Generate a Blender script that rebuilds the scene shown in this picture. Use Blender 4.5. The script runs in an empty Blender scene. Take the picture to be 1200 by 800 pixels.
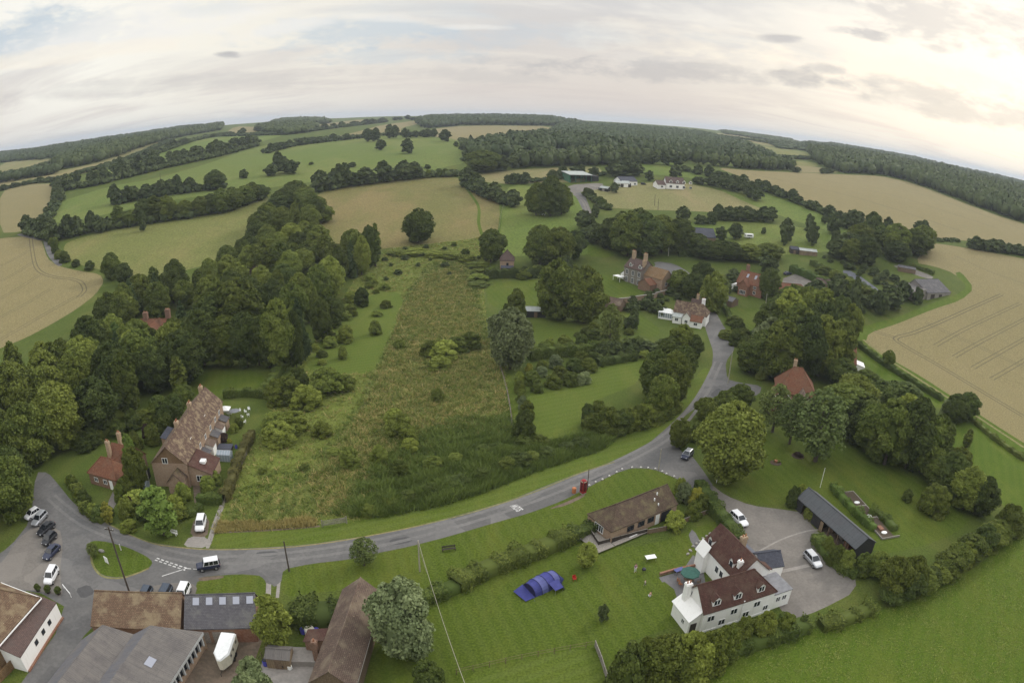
HAZE, EXPO, ZEN = 0.00014, 0.0, 1.35
import bpy, math, random
import numpy as np
from mathutils import Vector, Matrix
from mathutils.geometry import delaunay_2d_cdt
R = math.radians
rnd = random.Random(7)
npr = np.random.default_rng(11)
COL = bpy.context.scene.collection

# ---------------------------------------------------------------- camera model (1200x800 photo, equisolid fisheye)
CAMH, FPX, PITCH, ROLL = 65.0, 800.0, R(19.0), R(1.7)
_up = Vector((math.sin(ROLL)*math.cos(PITCH), math.cos(ROLL)*math.cos(PITCH), math.sin(PITCH)))
_fw = Vector((0, 0, -1)) - _up*(-_up.z); _fw.normalize()
_rt = _fw.cross(_up)
CAM_ROT = Matrix((_rt, _fw, _up))            # camera space -> world

def ray(px, py):
    x, y = px-600.0, 400.0-py
    r = math.hypot(x, y) or 1e-9
    th = 2*math.asin(min(1, r/(2*FPX))); s = math.sin(th)/r
    return CAM_ROT @ Vector((x*s, y*s, -math.cos(th)))

_rot_inv = CAM_ROT.transposed()
def proj(p):
    d = _rot_inv @ (Vector(p) - Vector((0, 0, CAMH))); d.normalize()
    th = math.acos(max(-1, min(1, -d.z))); r = 2*FPX*math.sin(th/2)
    k = r/max(1e-9, math.hypot(d.x, d.y))
    return 600+d.x*k, 400-d.y*k

# ---------------------------------------------------------------- terrain: flat village floor, downs rising behind it
_PR = [0, 220, 280, 335, 450, 565, 750, 1000, 1600, 2200, 2700, 4000, 7000, 30000]
_PZ = [0, 0, 4, 11, 22, 31, 37.5, 43, 53, 58.5, 57, 25, -10, -30]
def height(x, y):
    r = math.hypot(x, y)
    if y < 0: r = min(r, 330)
    i = 0
    n = len(_PR)
    while i < n-2 and r > _PR[i+1]: i += 1
    def sl(k):
        if k <= 0 or k >= n-1: return 0.0
        a = (_PZ[k]-_PZ[k-1])/(_PR[k]-_PR[k-1]); b = (_PZ[k+1]-_PZ[k])/(_PR[k+1]-_PR[k])
        return 0.0 if a*b <= 0 else 2*a*b/(a+b)
    h = _PR[i+1]-_PR[i]; t = min(1, (r-_PR[i])/h)
    z = ((1+2*t)*(1-t)**2*_PZ[i] + t*(1-t)**2*h*sl(i) + t*t*(3-2*t)*_PZ[i+1] + t*t*(t-1)*h*sl(i+1))
    w = max(0, min(1, (r-260)/500))
    far = max(0, min(1, (3000-r)/800))
    z += w*far*(2.2*math.sin(x/170+1.3)*math.sin(y/210) + 1.2*math.sin(x/75+y/90))
    az = math.atan2(x, max(y, 1e-6))
    if r > 900 and y > 0:            # the downs fall away to the right
        k = min(1, (r-900)/900)*max(0, min(1, (az-0.25)/0.45))
        z -= k*far*7
    return z

def at(px, py, h=0.0):
    """ground point (plus h metres) seen at photo pixel px,py"""
    d = ray(px, py); t, step = 20.0, 4.0
    o = Vector((0, 0, CAMH))
    prev = t
    while t < 14000:
        p = o+d*t
        if p.z < height(p.x, p.y)+h:
            a, b = prev, t
            for _ in range(24):
                m = (a+b)/2; q = o+d*m
                if q.z < height(q.x, q.y)+h: b = m
                else: a = m
            q = o+d*b
            return Vector((q.x, q.y, height(q.x, q.y)))
        prev = t; t += max(2.0, t*0.01)
    p = o+d*9000
    return Vector((p.x, p.y, height(p.x, p.y)))

def hfor(base, ytop):
    """height whose top is seen at photo row ytop above the ground point"""
    a, b = 0.0, 70.0
    for _ in range(30):
        m = (a+b)/2
        if proj((base.x, base.y, base.z+m))[1] > ytop: a = m
        else: b = m
    return a

# ---------------------------------------------------------------- object helpers
def tag(o, label=None, cat=None, group=None, kind=None):
    if label: o['label'] = label
    if cat: o['category'] = cat
    if group: o['group'] = group
    if kind: o['kind'] = kind
    return o

def empty(name, loc, rz=0.0, label=None, cat=None, group=None):
    o = bpy.data.objects.new(name, None); COL.objects.link(o)
    o.empty_display_size = .3
    o.location = loc; o.rotation_euler = (0, 0, rz)
    return tag(o, label, cat, group)

def copy_tree(o, parent=None):
    c = o.copy(); COL.objects.link(c)
    c.parent = parent
    for ch in list(o.children): copy_tree(ch, c)
    return c

class MB:
    def __init__(s): s.v, s.f, s.m = [], [], []
    def face(s, pts, mi=0):
        b = len(s.v); s.v += [tuple(p) for p in pts]; s.f.append(tuple(range(b, b+len(pts)))); s.m.append(mi)
    def box(s, x0, x1, y0, y1, z0, z1, mi=0):
        c = [(x, y, z) for z in (z0, z1) for y in (y0, y1) for x in (x0, x1)]
        for q in ((0,2,3,1), (4,5,7,6), (0,1,5,4), (1,3,7,5), (3,2,6,7), (2,0,4,6)): s.face([c[i] for i in q], mi)
    def obox(s, c, ax, hx, hy, z0, z1, mi=0):      # box turned by angle ax about z at c
        ca, sa = math.cos(ax), math.sin(ax)
        P = [(c[0]+ca*i*hx-sa*j*hy, c[1]+sa*i*hx+ca*j*hy) for i, j in ((-1,-1), (1,-1), (1,1), (-1,1))]
        s.prism(P, z0, z1, mi)
    def prism(s, poly, z0, z1, mi=0, top=None):
        n = len(poly); t = top or poly
        s.face([(p[0], p[1], z0) for p in reversed(poly)], mi); s.face([(p[0], p[1], z1) for p in t], mi)
        for i in range(n):
            a, b, c, d = poly[i], poly[(i+1) % n], t[(i+1) % n], t[i]
            s.face([(a[0], a[1], z0), (b[0], b[1], z0), (c[0], c[1], z1), (d[0], d[1], z1)], mi)
    def slab(s, pts, t, mi=0, edge=None):
        e = mi if edge is None else edge
        lo = [(p[0], p[1], p[2]-t) for p in pts]
        s.face(pts, mi); s.face(list(reversed(lo)), e)
        n = len(pts)
        for i in range(n): s.face([pts[i], lo[i], lo[(i+1) % n], pts[(i+1) % n]], e)
    def tube(s, p, q, r0, r1=None, n=7, mi=0):
        r1 = r0 if r1 is None else r1
        p, q = Vector(p), Vector(q); d = (q-p).normalized()
        u = d.orthogonal().normalized(); w = d.cross(u)
        a = [p+(u*math.cos(2*math.pi*i/n)+w*math.sin(2*math.pi*i/n))*r0 for i in range(n)]
        b = [q+(u*math.cos(2*math.pi*i/n)+w*math.sin(2*math.pi*i/n))*r1 for i in range(n)]
        for i in range(n): s.face([a[i], a[(i+1) % n], b[(i+1) % n], b[i]], mi)
        s.face(list(reversed(a)), mi); s.face(b, mi)
    def loft(s, rings, mi=0, caps=True):
        n = len(rings[0])
        for a, b in zip(rings, rings[1:]):
            for i in range(n): s.face([a[i], a[(i+1) % n], b[(i+1) % n], b[i]], mi)
        if caps: s.face(list(reversed(rings[0])), mi); s.face(rings[-1], mi)
    def ball(s, c, rx, ry, rz, nu=8, nv=6, mi=0):
        rings = []
        for j in range(nv+1):
            t = math.pi*(j+.02)/(nv+.04)
            rings.append([(c[0]+rx*math.sin(t)*math.cos(2*math.pi*i/nu), c[1]+ry*math.sin(t)*math.sin(2*math.pi*i/nu), c[2]-rz*math.cos(t)) for i in range(nu)])
        s.loft(rings, mi)
    def build(s, name, mats, parent=None, loc=None, rz=0.0, merge=False, smooth=False):
        me = bpy.data.meshes.new(name)
        me.from_pydata(s.v, [], s.f)
        if not isinstance(mats, (list, tuple)): mats = [mats]
        for m in mats: me.materials.append(m)
        me.polygons.foreach_set('material_index', s.m)
        uv = me.uv_layers.new(name='UVMap'); data = uv.data
        for p in me.polygons:
            n = p.normal
            if abs(n.z) > .995: u, w = Vector((1, 0, 0)), Vector((0, 1, 0))
            else:
                u = Vector((-n.y, n.x, 0)).normalized(); w = n.cross(u)
            for li in p.loop_indices:
                co = me.vertices[me.loops[li].vertex_index].co
                data[li].uv = (co.dot(u), co.dot(w))
        if merge or smooth:
            import bmesh
            bm = bmesh.new(); bm.from_mesh(me)
            bmesh.ops.remove_doubles(bm, verts=bm.verts, dist=1e-4)
            bmesh.ops.recalc_face_normals(bm, faces=bm.faces)
            bm.to_mesh(me); bm.free()
        if smooth: me.polygons.foreach_set('use_smooth', [True]*len(me.polygons))
        o = bpy.data.objects.new(name, me); COL.objects.link(o)
        if parent is not None: o.parent = parent
        if loc is not None: o.location = loc
        if rz: o.rotation_euler = (0, 0, rz)
        return o

# ---------------------------------------------------------------- materials
MATS = {}
class NT:
    def __init__(s, name):
        s.m = bpy.data.materials.new(name); s.m.use_nodes = True
        s.t = s.m.node_tree; s.t.nodes.clear()
        s.out = s.t.nodes.new('ShaderNodeOutputMaterial'); s.b = s.t.nodes.new('ShaderNodeBsdfPrincipled')
        s.t.links.new(s.b.outputs[0], s.out.inputs[0])
    def n(s, typ, **kw):
        o = s.t.nodes.new('ShaderNode'+typ)
        for k, v in kw.items():
            if k.startswith('i_'): o.inputs[k[2:].replace('_', ' ')].default_value = v
            else: setattr(o, k, v)
        return o
    def l(s, a, b): s.t.links.new(a, b)
    def mix(s, fac, a, b, mode='MIX'):
        o = s.t.nodes.new('ShaderNodeMix'); o.data_type = 'RGBA'; o.blend_type = mode; o.clamp_factor = True
        for sock, v in ((o.inputs[0], fac), (o.inputs[6], a), (o.inputs[7], b)):
            if hasattr(v, 'is_output'): s.l(v, sock)
            elif isinstance(v, (int, float)): sock.default_value = v
            else: sock.default_value = (*v, 1)
        return o.outputs[2]
    def math(s, op, a, b=0.0, clamp=False):
        o = s.t.nodes.new('ShaderNodeMath'); o.operation = op; o.use_clamp = clamp
        for sock, v in ((o.inputs[0], a), (o.inputs[1], b)):
            if hasattr(v, 'is_output'): s.l(v, sock)
            else: sock.default_value = v
        return o.outputs[0]
    def noise(s, vec, scale, detail=4, rough=.55, dist=0):
        o = s.n('TexNoise'); o.inputs['Scale'].default_value = scale; o.inputs['Detail'].default_value = detail
        o.inputs['Roughness'].default_value = rough; o.inputs['Distortion'].default_value = dist
        s.l(vec, o.inputs['Vector']); return o.outputs['Fac']
    def ramp(s, fac, lo, hi):
        o = s.n('MapRange'); o.interpolation_type = 'SMOOTHSTEP'
        o.inputs[1].default_value = lo; o.inputs[2].default_value = hi
        s.l(fac, o.inputs[0]); return o.outputs[0]
    def bump(s, h, strength, dist=.05):
        o = s.n('Bump'); o.inputs['Strength'].default_value = strength; o.inputs['Distance'].default_value = dist
        s.l(h, o.inputs['Height']); s.l(o.outputs[0], s.b.inputs['Normal'])

def plain(name, c, rough=.6, metal=0.0, var=.15, scale=3.0, spec=.3):
    if name in MATS: return MATS[name]
    t = NT(name); tc = t.n('TexCoord')
    f = t.noise(tc.outputs['Object'], scale, 5)
    col = t.mix(t.ramp(f, .3, .7), tuple(x*(1-var) for x in c), tuple(min(1, x*(1+var)) for x in c))
    t.l(col, t.b.inputs['Base Color']); t.b.inputs['Roughness'].default_value = rough
    t.b.inputs['Metallic'].default_value = metal; t.b.inputs['Specular IOR Level'].default_value = spec
    MATS[name] = t.m; return t.m

def render_wall(name, c):
    t = NT(name); tc = t.n('TexCoord'); mp = t.n('Mapping'); mp.inputs['Scale'].default_value = (1.6, 1.6, .22); t.l(tc.outputs['Object'], mp.inputs['Vector'])
    f = t.noise(mp.outputs[0], 1.3, 6, .7); g = t.noise(tc.outputs['Object'], .7, 5, .6)
    col = t.mix(t.math('MULTIPLY', t.ramp(f, .52, .75), .35), c, (c[0]*.62, c[1]*.60, c[2]*.55)); col = t.mix(t.math('MULTIPLY', t.ramp(g, .5, .72), .25), col, (c[0]*.8, c[1]*.8, c[2]*.74))
    t.l(col, t.b.inputs['Base Color']); t.b.inputs['Roughness'].default_value = .85; t.b.inputs['Specular IOR Level'].default_value = .2
    t.bump(t.noise(tc.outputs['Object'], 9, 4, .6), .2, .02); MATS[name] = t.m

def tiles(name, c1, c2, lichen, amt=.5, bw=.3, rh=.26, mort=(.03, .025, .02), rough=.85, patch=.5):
    """roof tiles, slates or bricks laid in courses on the surface UV"""
    t = NT(name); tc = t.n('TexCoord')
    b = t.n('TexBrick'); b.offset = .5
    b.inputs['Scale'].default_value = 1; b.inputs['Brick Width'].default_value = bw; b.inputs['Row Height'].default_value = rh
    b.inputs['Mortar Size'].default_value = .018; b.inputs['Color1'].default_value = (*c1, 1); b.inputs['Color2'].default_value = (*c2, 1)
    b.inputs['Mortar'].default_value = (*mort, 1); b.inputs['Bias'].default_value = 0
    t.l(tc.outputs['UV'], b.inputs['Vector'])
    f = t.noise(tc.outputs['Object'], patch, 6, .65)
    g = t.noise(tc.outputs['Object'], 2.8, 5, .7)
    col = t.mix(t.ramp(g, .35, .75), b.outputs['Color'], tuple(x*.6 for x in c1))
    m = t.math('MULTIPLY', t.ramp(f, .44, .66), amt)
    col = t.mix(m, col, lichen)
    sp = t.ramp(t.noise(tc.outputs['Object'], 5.5, 2, .5), .66, .74)
    col = t.mix(t.math('MULTIPLY', sp, amt), col, tuple(min(1, x*1.9+.02) for x in lichen))
    t.l(col, t.b.inputs['Base Color']); t.b.inputs['Roughness'].default_value = rough
    t.b.inputs['Specular IOR Level'].default_value = .2
    t.bump(b.outputs['Fac'], -.5, .03)
    MATS[name] = t.m; return t.m

def corrugated(name, c1, c2, stain, wl=.15):
    t = NT(name); tc = t.n('TexCoord')
    w = t.n('TexWave'); w.wave_type = 'BANDS'; w.bands_direction = 'X'
    w.inputs['Scale'].default_value = .314/wl*.5; t.l(tc.outputs['UV'], w.inputs['Vector'])
    mp = t.n('Mapping'); mp.inputs['Scale'].default_value = (1, .12, 1); t.l(tc.outputs['UV'], mp.inputs['Vector'])
    f = t.noise(mp.outputs[0], 1.2, 6, .7); g = t.noise(tc.outputs['Object'], .45, 5, .6)
    col = t.mix(t.ramp(f, .35, .7), c1, c2); col = t.mix(t.ramp(g, .42, .7), col, stain)
    h = t.noise(tc.outputs['Object'], 3.5, 5, .7); col = t.mix(t.math('MULTIPLY', t.ramp(h, .5, .75), .55), col, tuple(x*.45 for x in c1))
    # sheet laps every 2.4 m
    b = t.n('TexBrick'); b.offset = 0; b.inputs['Scale'].default_value = 1; b.inputs['Brick Width'].default_value = 1.1
    b.inputs['Row Height'].default_value = 2.4; b.inputs['Mortar Size'].default_value = .025
    t.l(tc.outputs['UV'], b.inputs['Vector']); col = t.mix(t.math('MULTIPLY', b.outputs['Fac'], .45), col, tuple(x*.4 for x in c1))
    t.l(col, t.b.inputs['Base Color']); t.b.inputs['Roughness'].default_value = .8
    t.bump(w.outputs['Fac'], .6, .05); MATS[name] = t.m; return t.m

def ground(name, cols, scales=(.02, .15, 1.2), fine=3.0, bump=.4, stripes=None, rough=.95, hard=(.4, .6)):
    """earth, grass, crop or road surface: three colours broken up at three sizes, with a fine bump"""
    t = NT(name); g = t.n('NewGeometry'); P = g.outputs['Position']
    a = t.ramp(t.noise(P, scales[0], 5, .6), .38, .62)
    b = t.ramp(t.noise(P, scales[1], 6, .65), hard[0], hard[1])
    c = t.ramp(t.noise(P, scales[2], 5, .7), .35, .7)
    col = t.mix(t.math('MULTIPLY', a, .75), cols[0], cols[1])
    col = t.mix(t.math('MULTIPLY', b, .6), col, cols[2])
    col = t.mix(t.math('MULTIPLY', c, .45), col, tuple(x*.55 for x in cols[0]))
    if name in ('ground_lawn', 'ground_lawn2', 'ground_bright', 'ground_grass', 'ground_strip_green', 'ground_hill_green', 'ground_pasture', 'ground_pale', 'ground_field_dry'):   # dry and lush patches, trodden streaks
        far_ = name[7:] in ('strip_green', 'hill_green', 'pasture', 'pale', 'field_dry'); k1 = .02 if far_ else .09
        mq = t.n('Mapping'); mq.inputs['Scale'].default_value = (1, .35, 1); mq.inputs['Rotation'].default_value = (0, 0, .4); t.l(P, mq.inputs['Vector'])
        col = t.mix(t.math('MULTIPLY', t.ramp(t.noise(mq.outputs[0], k1, 6, .7), .46, .68), .7), col, (cols[1][0]*1.55, cols[1][1]*1.16, cols[1][2]*1.6))
        col = t.mix(t.math('MULTIPLY', t.ramp(t.noise(P, k1*2.3, 6, .7), .54, .7), .5), col, tuple(x*.68 for x in cols[2]))
        col = t.mix(t.math('MULTIPLY', t.ramp(t.noise(P, .9, 3, .6), .66, .72), .5), col, (cols[1][0]*1.7, cols[1][1]*1.45, cols[1][2]*1.6))
    if name in ('asphalt', 'yard_asphalt', 'gravel'):     # worn patches, tyre polish and dust
        v2 = t.n('TexVoronoi'); v2.inputs['Scale'].default_value = .16; v2.inputs['Randomness'].default_value = 1; wn = t.n('VectorMath'); wn.operation = 'ADD'; nz = t.n('TexNoise'); nz.inputs['Scale'].default_value = .5; t.l(P, nz.inputs['Vector']); t.l(P, wn.inputs[0]); t.l(nz.outputs['Color'], wn.inputs[1]); t.l(wn.outputs[0], v2.inputs['Vector'])
        sx = t.n('SeparateColor'); t.l(v2.outputs['Color'], sx.inputs[0]); col = t.mix(t.math('MULTIPLY', t.ramp(sx.outputs[0], .55, .95), .35), col, tuple(x*.72 for x in cols[2])); col = t.mix(t.math('MULTIPLY', t.ramp(sx.outputs[1], .7, .95), .3), col, tuple(min(1, x*1.25) for x in cols[1]))
    if stripes:
        ang, wl, amt, tint = stripes
        mp = t.n('Mapping'); mp.inputs['Rotation'].default_value = (0, 0, ang); t.l(P, mp.inputs['Vector'])
        w = t.n('TexWave'); w.wave_type = 'BANDS'; w.bands_direction = 'X'; w.inputs['Scale'].default_value = .314/wl
        w.inputs['Distortion'].default_value = 3.5; w.inputs['Detail'].default_value = 4; w.inputs['Detail Scale'].default_value = .35; w.inputs['Detail Roughness'].default_value = .65
        t.l(mp.outputs[0], w.inputs['Vector'])
        col = t.mix(t.math('MULTIPLY', t.ramp(w.outputs['Fac'], .35, .65), amt), col, tint)
    d = t.noise(P, fine, 4, .7)
    col = t.mix(.5, col, t.mix(t.ramp(d, .3, .72), tuple(x*.45 for x in cols[0]), tuple(min(1, x*1.5) for x in cols[1])), 'MIX') if bump > .2 else col
    t.l(col, t.b.inputs['Base Color']); t.b.inputs['Roughness'].default_value = rough
    t.b.inputs['Specular IOR Level'].default_value = .1
    t.bump(d, bump, .12); MATS[name] = t.m; return t.m

def leafmat(name, dark, light, hue=.25, trans=.15):
    """foliage: leaf clumps differ in colour, and so does each whole plant"""
    t = NT(name); at_ = t.n('Attribute'); at_.attribute_name = 'tint'
    oi = t.n('ObjectInfo')
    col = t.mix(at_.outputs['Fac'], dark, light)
    warm = tuple((light[0]*1.12, light[1]*1.04, light[2]*.75)); cool = (dark[0]*.7, dark[1]*.85, dark[2]*1.15)
    oc = t.n('SeparateColor'); t.l(oi.outputs['Color'], oc.inputs[0])       # R: lightness, G: hue of the whole plant
    r = t.math('SUBTRACT', oc.outputs[1], .5)
    col = t.mix(t.math('MULTIPLY', t.math('MAXIMUM', r, 0), hue*2), col, warm)
    col = t.mix(t.math('MULTIPLY', t.math('MAXIMUM', t.math('MULTIPLY', r, -1), 0), hue*2.6), col, cool)
    v = t.math('MULTIPLY', oc.outputs[0], 2.0)
    vm = t.n('VectorMath'); vm.operation = 'SCALE'; t.l(col, vm.inputs[0]); t.l(v, vm.inputs['Scale']); col = vm.outputs[0]
    t.l(col, t.b.inputs['Base Color']); t.b.inputs['Roughness'].default_value = .75
    t.b.inputs['Specular IOR Level'].default_value = .15
    if trans:
        tr = t.n('BsdfTranslucent'); t.l(col, tr.inputs[0]); ms = t.n('MixShader'); ms.inputs[0].default_value = trans
        t.l(t.b.outputs[0], ms.inputs[1]); t.l(tr.outputs[0], ms.inputs[2]); t.l(ms.outputs[0], t.out.inputs[0])
    MATS[name] = t.m; return t.m

def glass(name, c=(.02, .025, .035), rough=.08):
    t = NT(name); t.b.inputs['Base Color'].default_value = (*c, 1); t.b.inputs['Roughness'].default_value = rough
    t.b.inputs['Specular IOR Level'].default_value = .6; MATS[name] = t.m; return t.m

M = MATS
GR = dict(
 grass=[(.070, .102, .018), (.092, .116, .024), (.056, .086, .014)],
 lawn=[(0.068, 0.106, 0.011), (0.089, 0.117, 0.016), (0.052, 0.085, 0.009)],
 lawn2=[(0.077, 0.119, 0.014), (0.099, 0.131, 0.020), (0.108, 0.126, 0.024)],
 bright=[(0.071, 0.119, 0.011), (0.089, 0.128, 0.015), (0.055, 0.094, 0.008)],
 rough_meadow=[(0.138, 0.157, 0.038), (0.162, 0.162, 0.048), (0.104, 0.141, 0.027)],
 meadow_green=[(0.119, 0.157, 0.028), (0.143, 0.167, 0.035), (0.157, 0.162, 0.044)],
 tall_dry=[(0.196, 0.186, 0.056), (0.225, 0.196, 0.069), (0.147, 0.168, 0.043)],
 pasture=[(.150, .165, .048), (.172, .175, .056), (.122, .150, .036)],
 hill_green=[(.108, .155, .032), (.132, .166, .040), (.145, .162, .046)],
 field_dry=[(.160, .152, .050), (.180, .160, .060), (.120, .138, .036)],
 pale=[(.190, .182, .072), (.210, .195, .084), (.150, .162, .054)],
 wheat=[(.225, .190, .090), (.248, .206, .100), (.195, .170, .076)],
 wheat_far=[(.215, .185, .088), (.235, .20, .098), (.19, .168, .076)],
 strip_green=[(.104, .154, .028), (.128, .165, .036), (.094, .138, .024)],
)
for k, c in GR.items():
    st = None; sc = (.02, .15, 1.2); fine = 3.0; bp = .5
    if k in ('wheat', 'wheat_far'): sc = (.012, .05, .8); bp = .3; fine = 2.2; st = (R(28), 12, .30, (.19, .155, .07))
    if k == 'lawn': st = (R(-20), 2.1, .26, (.120, .146, .040)); sc = (.03, .22, 1.6)
    if k == 'lawn2': st = (R(62), 2.0, .34, (.128, .156, .046))
    if k in ('hill_green', 'pasture', 'field_dry', 'pale', 'strip_green'): sc = (.008, .05, .5); fine = 1.2
    if k == 'bright': st = (R(35), 2.6, .2, (.135, .150, .034))
    if k in ('rough_meadow', 'meadow_green', 'tall_dry'): sc = (.05, .3, 1.4); fine = 2.0
    ground('ground_'+k, c, sc, fine, bp, st)
ground('asphalt', [(.150, .145, .140), (.180, .172, .164), (.122, .118, .116)], (.05, .25, 1.5), 8, .1, rough=.9)
ground('asphalt_worn', [(.185, .178, .170), (.205, .196, .186), (.160, .154, .148)], (.05, .25, 1.5), 8, .1, rough=.9)
ground('asphalt_patch', [(.095, .093, .094), (.115, .112, .110), (.082, .08, .08)], (.05, .25, 1.5), 8, .1, rough=.9)
ground('yard_asphalt', [(.160, .155, .150), (.19, .182, .174), (.125, .12, .12)], (.06, .25, 1.2), 8, .1, rough=.9)
ground('gravel', [(.200, .182, .162), (.232, .21, .186), (.165, .15, .136)], (.08, .35, 2), 9, .15)
ground('dirt', [(.165, .125, .092), (.20, .155, .12), (.11, .09, .066)], (.1, .5, 2), 5, .15)
ground('concrete', [(.30, .275, .25), (.34, .31, .28), (.25, .23, .21)], (.1, .4, 2), 8, .1)
ground('soil', [(.10, .075, .055), (.125, .095, .07), (.07, .06, .04)], (.2, .8, 3), 5, .15)
ground('paving', [(.17, .165, .165), (.20, .19, .185), (.14, .135, .14)], (.2, .8, 3), 6, .1)
plain('road_paint', (.55, .54, .52), .7, var=.25, scale=2)
tiles('tile_maroon', (.088, .040, .032), (.115, .052, .040), (.16, .12, .085), .30)
tiles('tile_brown', (.105, .072, .052), (.135, .09, .064), (.17, .145, .075), .6)
tiles('tile_mottled', (.125, .078, .058), (.155, .098, .074), (.30, .235, .145), .7, patch=1.1)
tiles('tile_red', (.21, .085, .048), (.26, .115, .064), (.16, .12, .08), .35)
tiles('tile_rust', (.150, .105, .082), (.185, .128, .10), (.25, .20, .14), .7, patch=.35)
tiles('tile_orange', (.26, .160, .080), (.30, .19, .10), (.22, .18, .12), .5)
tiles('tile_pub', (.165, .105, .068), (.205, .130, .082), (.26, .205, .125), .75)
tiles('tile_plum', (.125, .085, .075), (.155, .10, .085), (.11, .09, .08), .4)
tiles('slate', (.105, .10, .11), (.13, .125, .135), (.17, .165, .15), .5, .32, .24)
tiles('slate_blue', (.075, .08, .105), (.09, .095, .12), (.12, .12, .14), .3, .32, .24)
tiles('brick_wall', (.26, .13, .078), (.31, .165, .10), (.30, .20, .13), .3, .24, .085, (.24, .2, .16))
tiles('brick_pale', (.42, .27, .18), (.46, .30, .20), (.33, .26, .18), .4, .24, .085, (.3, .26, .2))
tiles('brick_red', (.30, .105, .055), (.34, .13, .07), (.25, .15, .1), .3, .24, .085, (.24, .2, .16))
tiles('tile_hung', (.29, .18, .10), (.33, .21, .12), (.28, .2, .12), .35, .2, .14)
tiles('flint', (.24, .215, .19), (.28, .25, .215), (.2, .17, .14), .4, .22, .16, (.26, .24, .2))
corrugated('roof_asbestos', (.128, .116, .108), (.168, .150, .134), (.105, .094, .09))
corrugated('roof_asbestos_blue', (.12, .117, .128), (.15, .145, .152), (.165, .148, .134))
corrugated('roof_shed', (.075, .08, .085), (.09, .095, .10), (.08, .08, .085), .3)
corrugated('board_black', (.018, .018, .02), (.026, .026, .028), (.03, .028, .026), .2)
corrugated('board_wood', (.22, .16, .095), (.26, .19, .12), (.17, .125, .085), .15)
corrugated('metal_green', (.055, .17, .10), (.07, .20, .12), (.08, .15, .10), .25)
corrugated('metal_pale', (.36, .39, .37), (.42, .44, .41), (.30, .32, .30), .25)
render_wall('white_wall', (.88, .87, .84))
plain('white_paint', (.84, .84, .82), .5, var=.05)
plain('cream_paint', (.66, .62, .50), .5, var=.08)
plain('fascia', (.40, .41, .41), .6, var=.1)
plain('flat_felt', (.20, .20, .21), .85, var=.15, scale=1.5)
plain('flat_felt_blue', (.115, .12, .14), .85, var=.15, scale=1.5)
plain('lead', (.17, .175, .19), .6, var=.15)
plain('timber', (.17, .12, .08), .85, var=.3, scale=5)
plain('timber_grey', (.26, .235, .205), .9, var=.25, scale=5)
plain('timber_dark', (.055, .045, .038), .85, var=.3, scale=5)
plain('pole_wood', (.085, .068, .055), .9, var=.25, scale=4)
plain('pole_pale', (.36, .33, .27), .8, var=.15, scale=4)
plain('bark', (.10, .08, .06), .95, var=.35, scale=6)
plain('brick_stack', (.22, .135, .095), .9, var=.3, scale=7)
plain('brick_stack_pale', (.40, .30, .20), .9, var=.25, scale=7)
plain('clay_pot', (.34, .15, .08), .8, var=.2)
plain('rubber', (.018, .018, .018), .85)
plain('rim_metal', (.38, .38, .39), .4, .6)
plain('car_white', (.74, .74, .75), .3, var=.02, spec=.5)
plain('car_silver', (.42, .43, .45), .35, .5, var=.03, spec=.5)
plain('car_black', (.016, .017, .022), .28, var=.1, spec=.5)
plain('car_navy', (.022, .028, .06), .28, var=.1, spec=.5)
plain('car_slate', (.045, .06, .085), .3, .2, var=.1, spec=.5)
plain('lamp_clear', (.6, .6, .6), .2, spec=.6)
plain('lamp_red', (.35, .02, .02), .3)
plain('phone_red', (.30, .022, .026), .4, var=.1)
plain('post_orange', (.46, .17, .07), .7, var=.15)
plain('stone_white', (.62, .60, .56), .85, var=.12)
plain('stone_grey', (.30, .28, .25), .95, var=.25, scale=4)
plain('tent_blue', (.045, .050, .205), .75, var=.14, scale=1.2)
plain('tent_pale', (.095, .105, .27), .75, var=.12, scale=1.2)
plain('tent_dark', (.018, .018, .07), .8)
plain('toy_red', (.40, .02, .015), .5)
plain('toy_blue', (.06, .08, .40), .5)
plain('canvas_green', (.045, .12, .095), .8, var=.12)
plain('skin', (.55, .33, .24), .6, var=.05)
plain('hair_brown', (.05, .03, .02), .7)
plain('cloth_purple', (.22, .08, .24), .8)
plain('cloth_white', (.66, .66, .68), .8)
plain('cloth_grey', (.18, .18, .20), .8)
plain('cloth_pink', (.52, .30, .26), .8)
plain('black_iron', (.02, .02, .02), .5)
plain('plastic_blue', (.08, .08, .42), .4)
plain('plastic_dark', (.03, .03, .04), .5)
plain('greenhouse_alu', (.55, .58, .6), .4, .4)
plain('cover_purple', (.13, .05, .12), .8)
glass('window_glass'); glass('car_glass', (.012, .014, .018), .05)
glass('greenhouse_glass', (.28, .32, .36), .15); glass('skylight_glass', (.30, .31, .36), .2)
leafmat('leaf_oak', (.074, .100, .018), (.160, .186, .036))
leafmat('leaf_dark', (.050, .072, .017), (.106, .132, .030), .2)
leafmat('leaf_light', (.120, .152, .028), (.235, .268, .054), .2)
leafmat('leaf_silver', (.115, .145, .062), (.225, .260, .120), .15)
leafmat('leaf_conifer', (.042, .066, .024), (.084, .112, .038), .15)
leafmat('leaf_sparse', (.090, .122, .032), (.150, .178, .052), .3)
leafmat('leaf_purple', (.035, .024, .020), (.075, .048, .036), .1)
leafmat('leaf_yellow', (.16, .17, .03), (.30, .28, .05), .1)
leafmat('leaf_bright', (.085, .135, .026), (.160, .220, .048), .2)
leafmat('leaf_hedge', (.070, .100, .020), (.140, .172, .036), .25)
leafmat('leaf_hedge_dry', (.10, .095, .03), (.16, .145, .045), .15)
leafmat('leaf_far', (.056, .078, .026), (.112, .138, .048), .2, 0)
leafmat('leaf_far_dark', (.044, .066, .025), (.086, .110, .040), .2, 0)
leafmat('leaf_far_pale', (.052, .080, .030), (.100, .128, .048), .2, 0)
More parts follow.
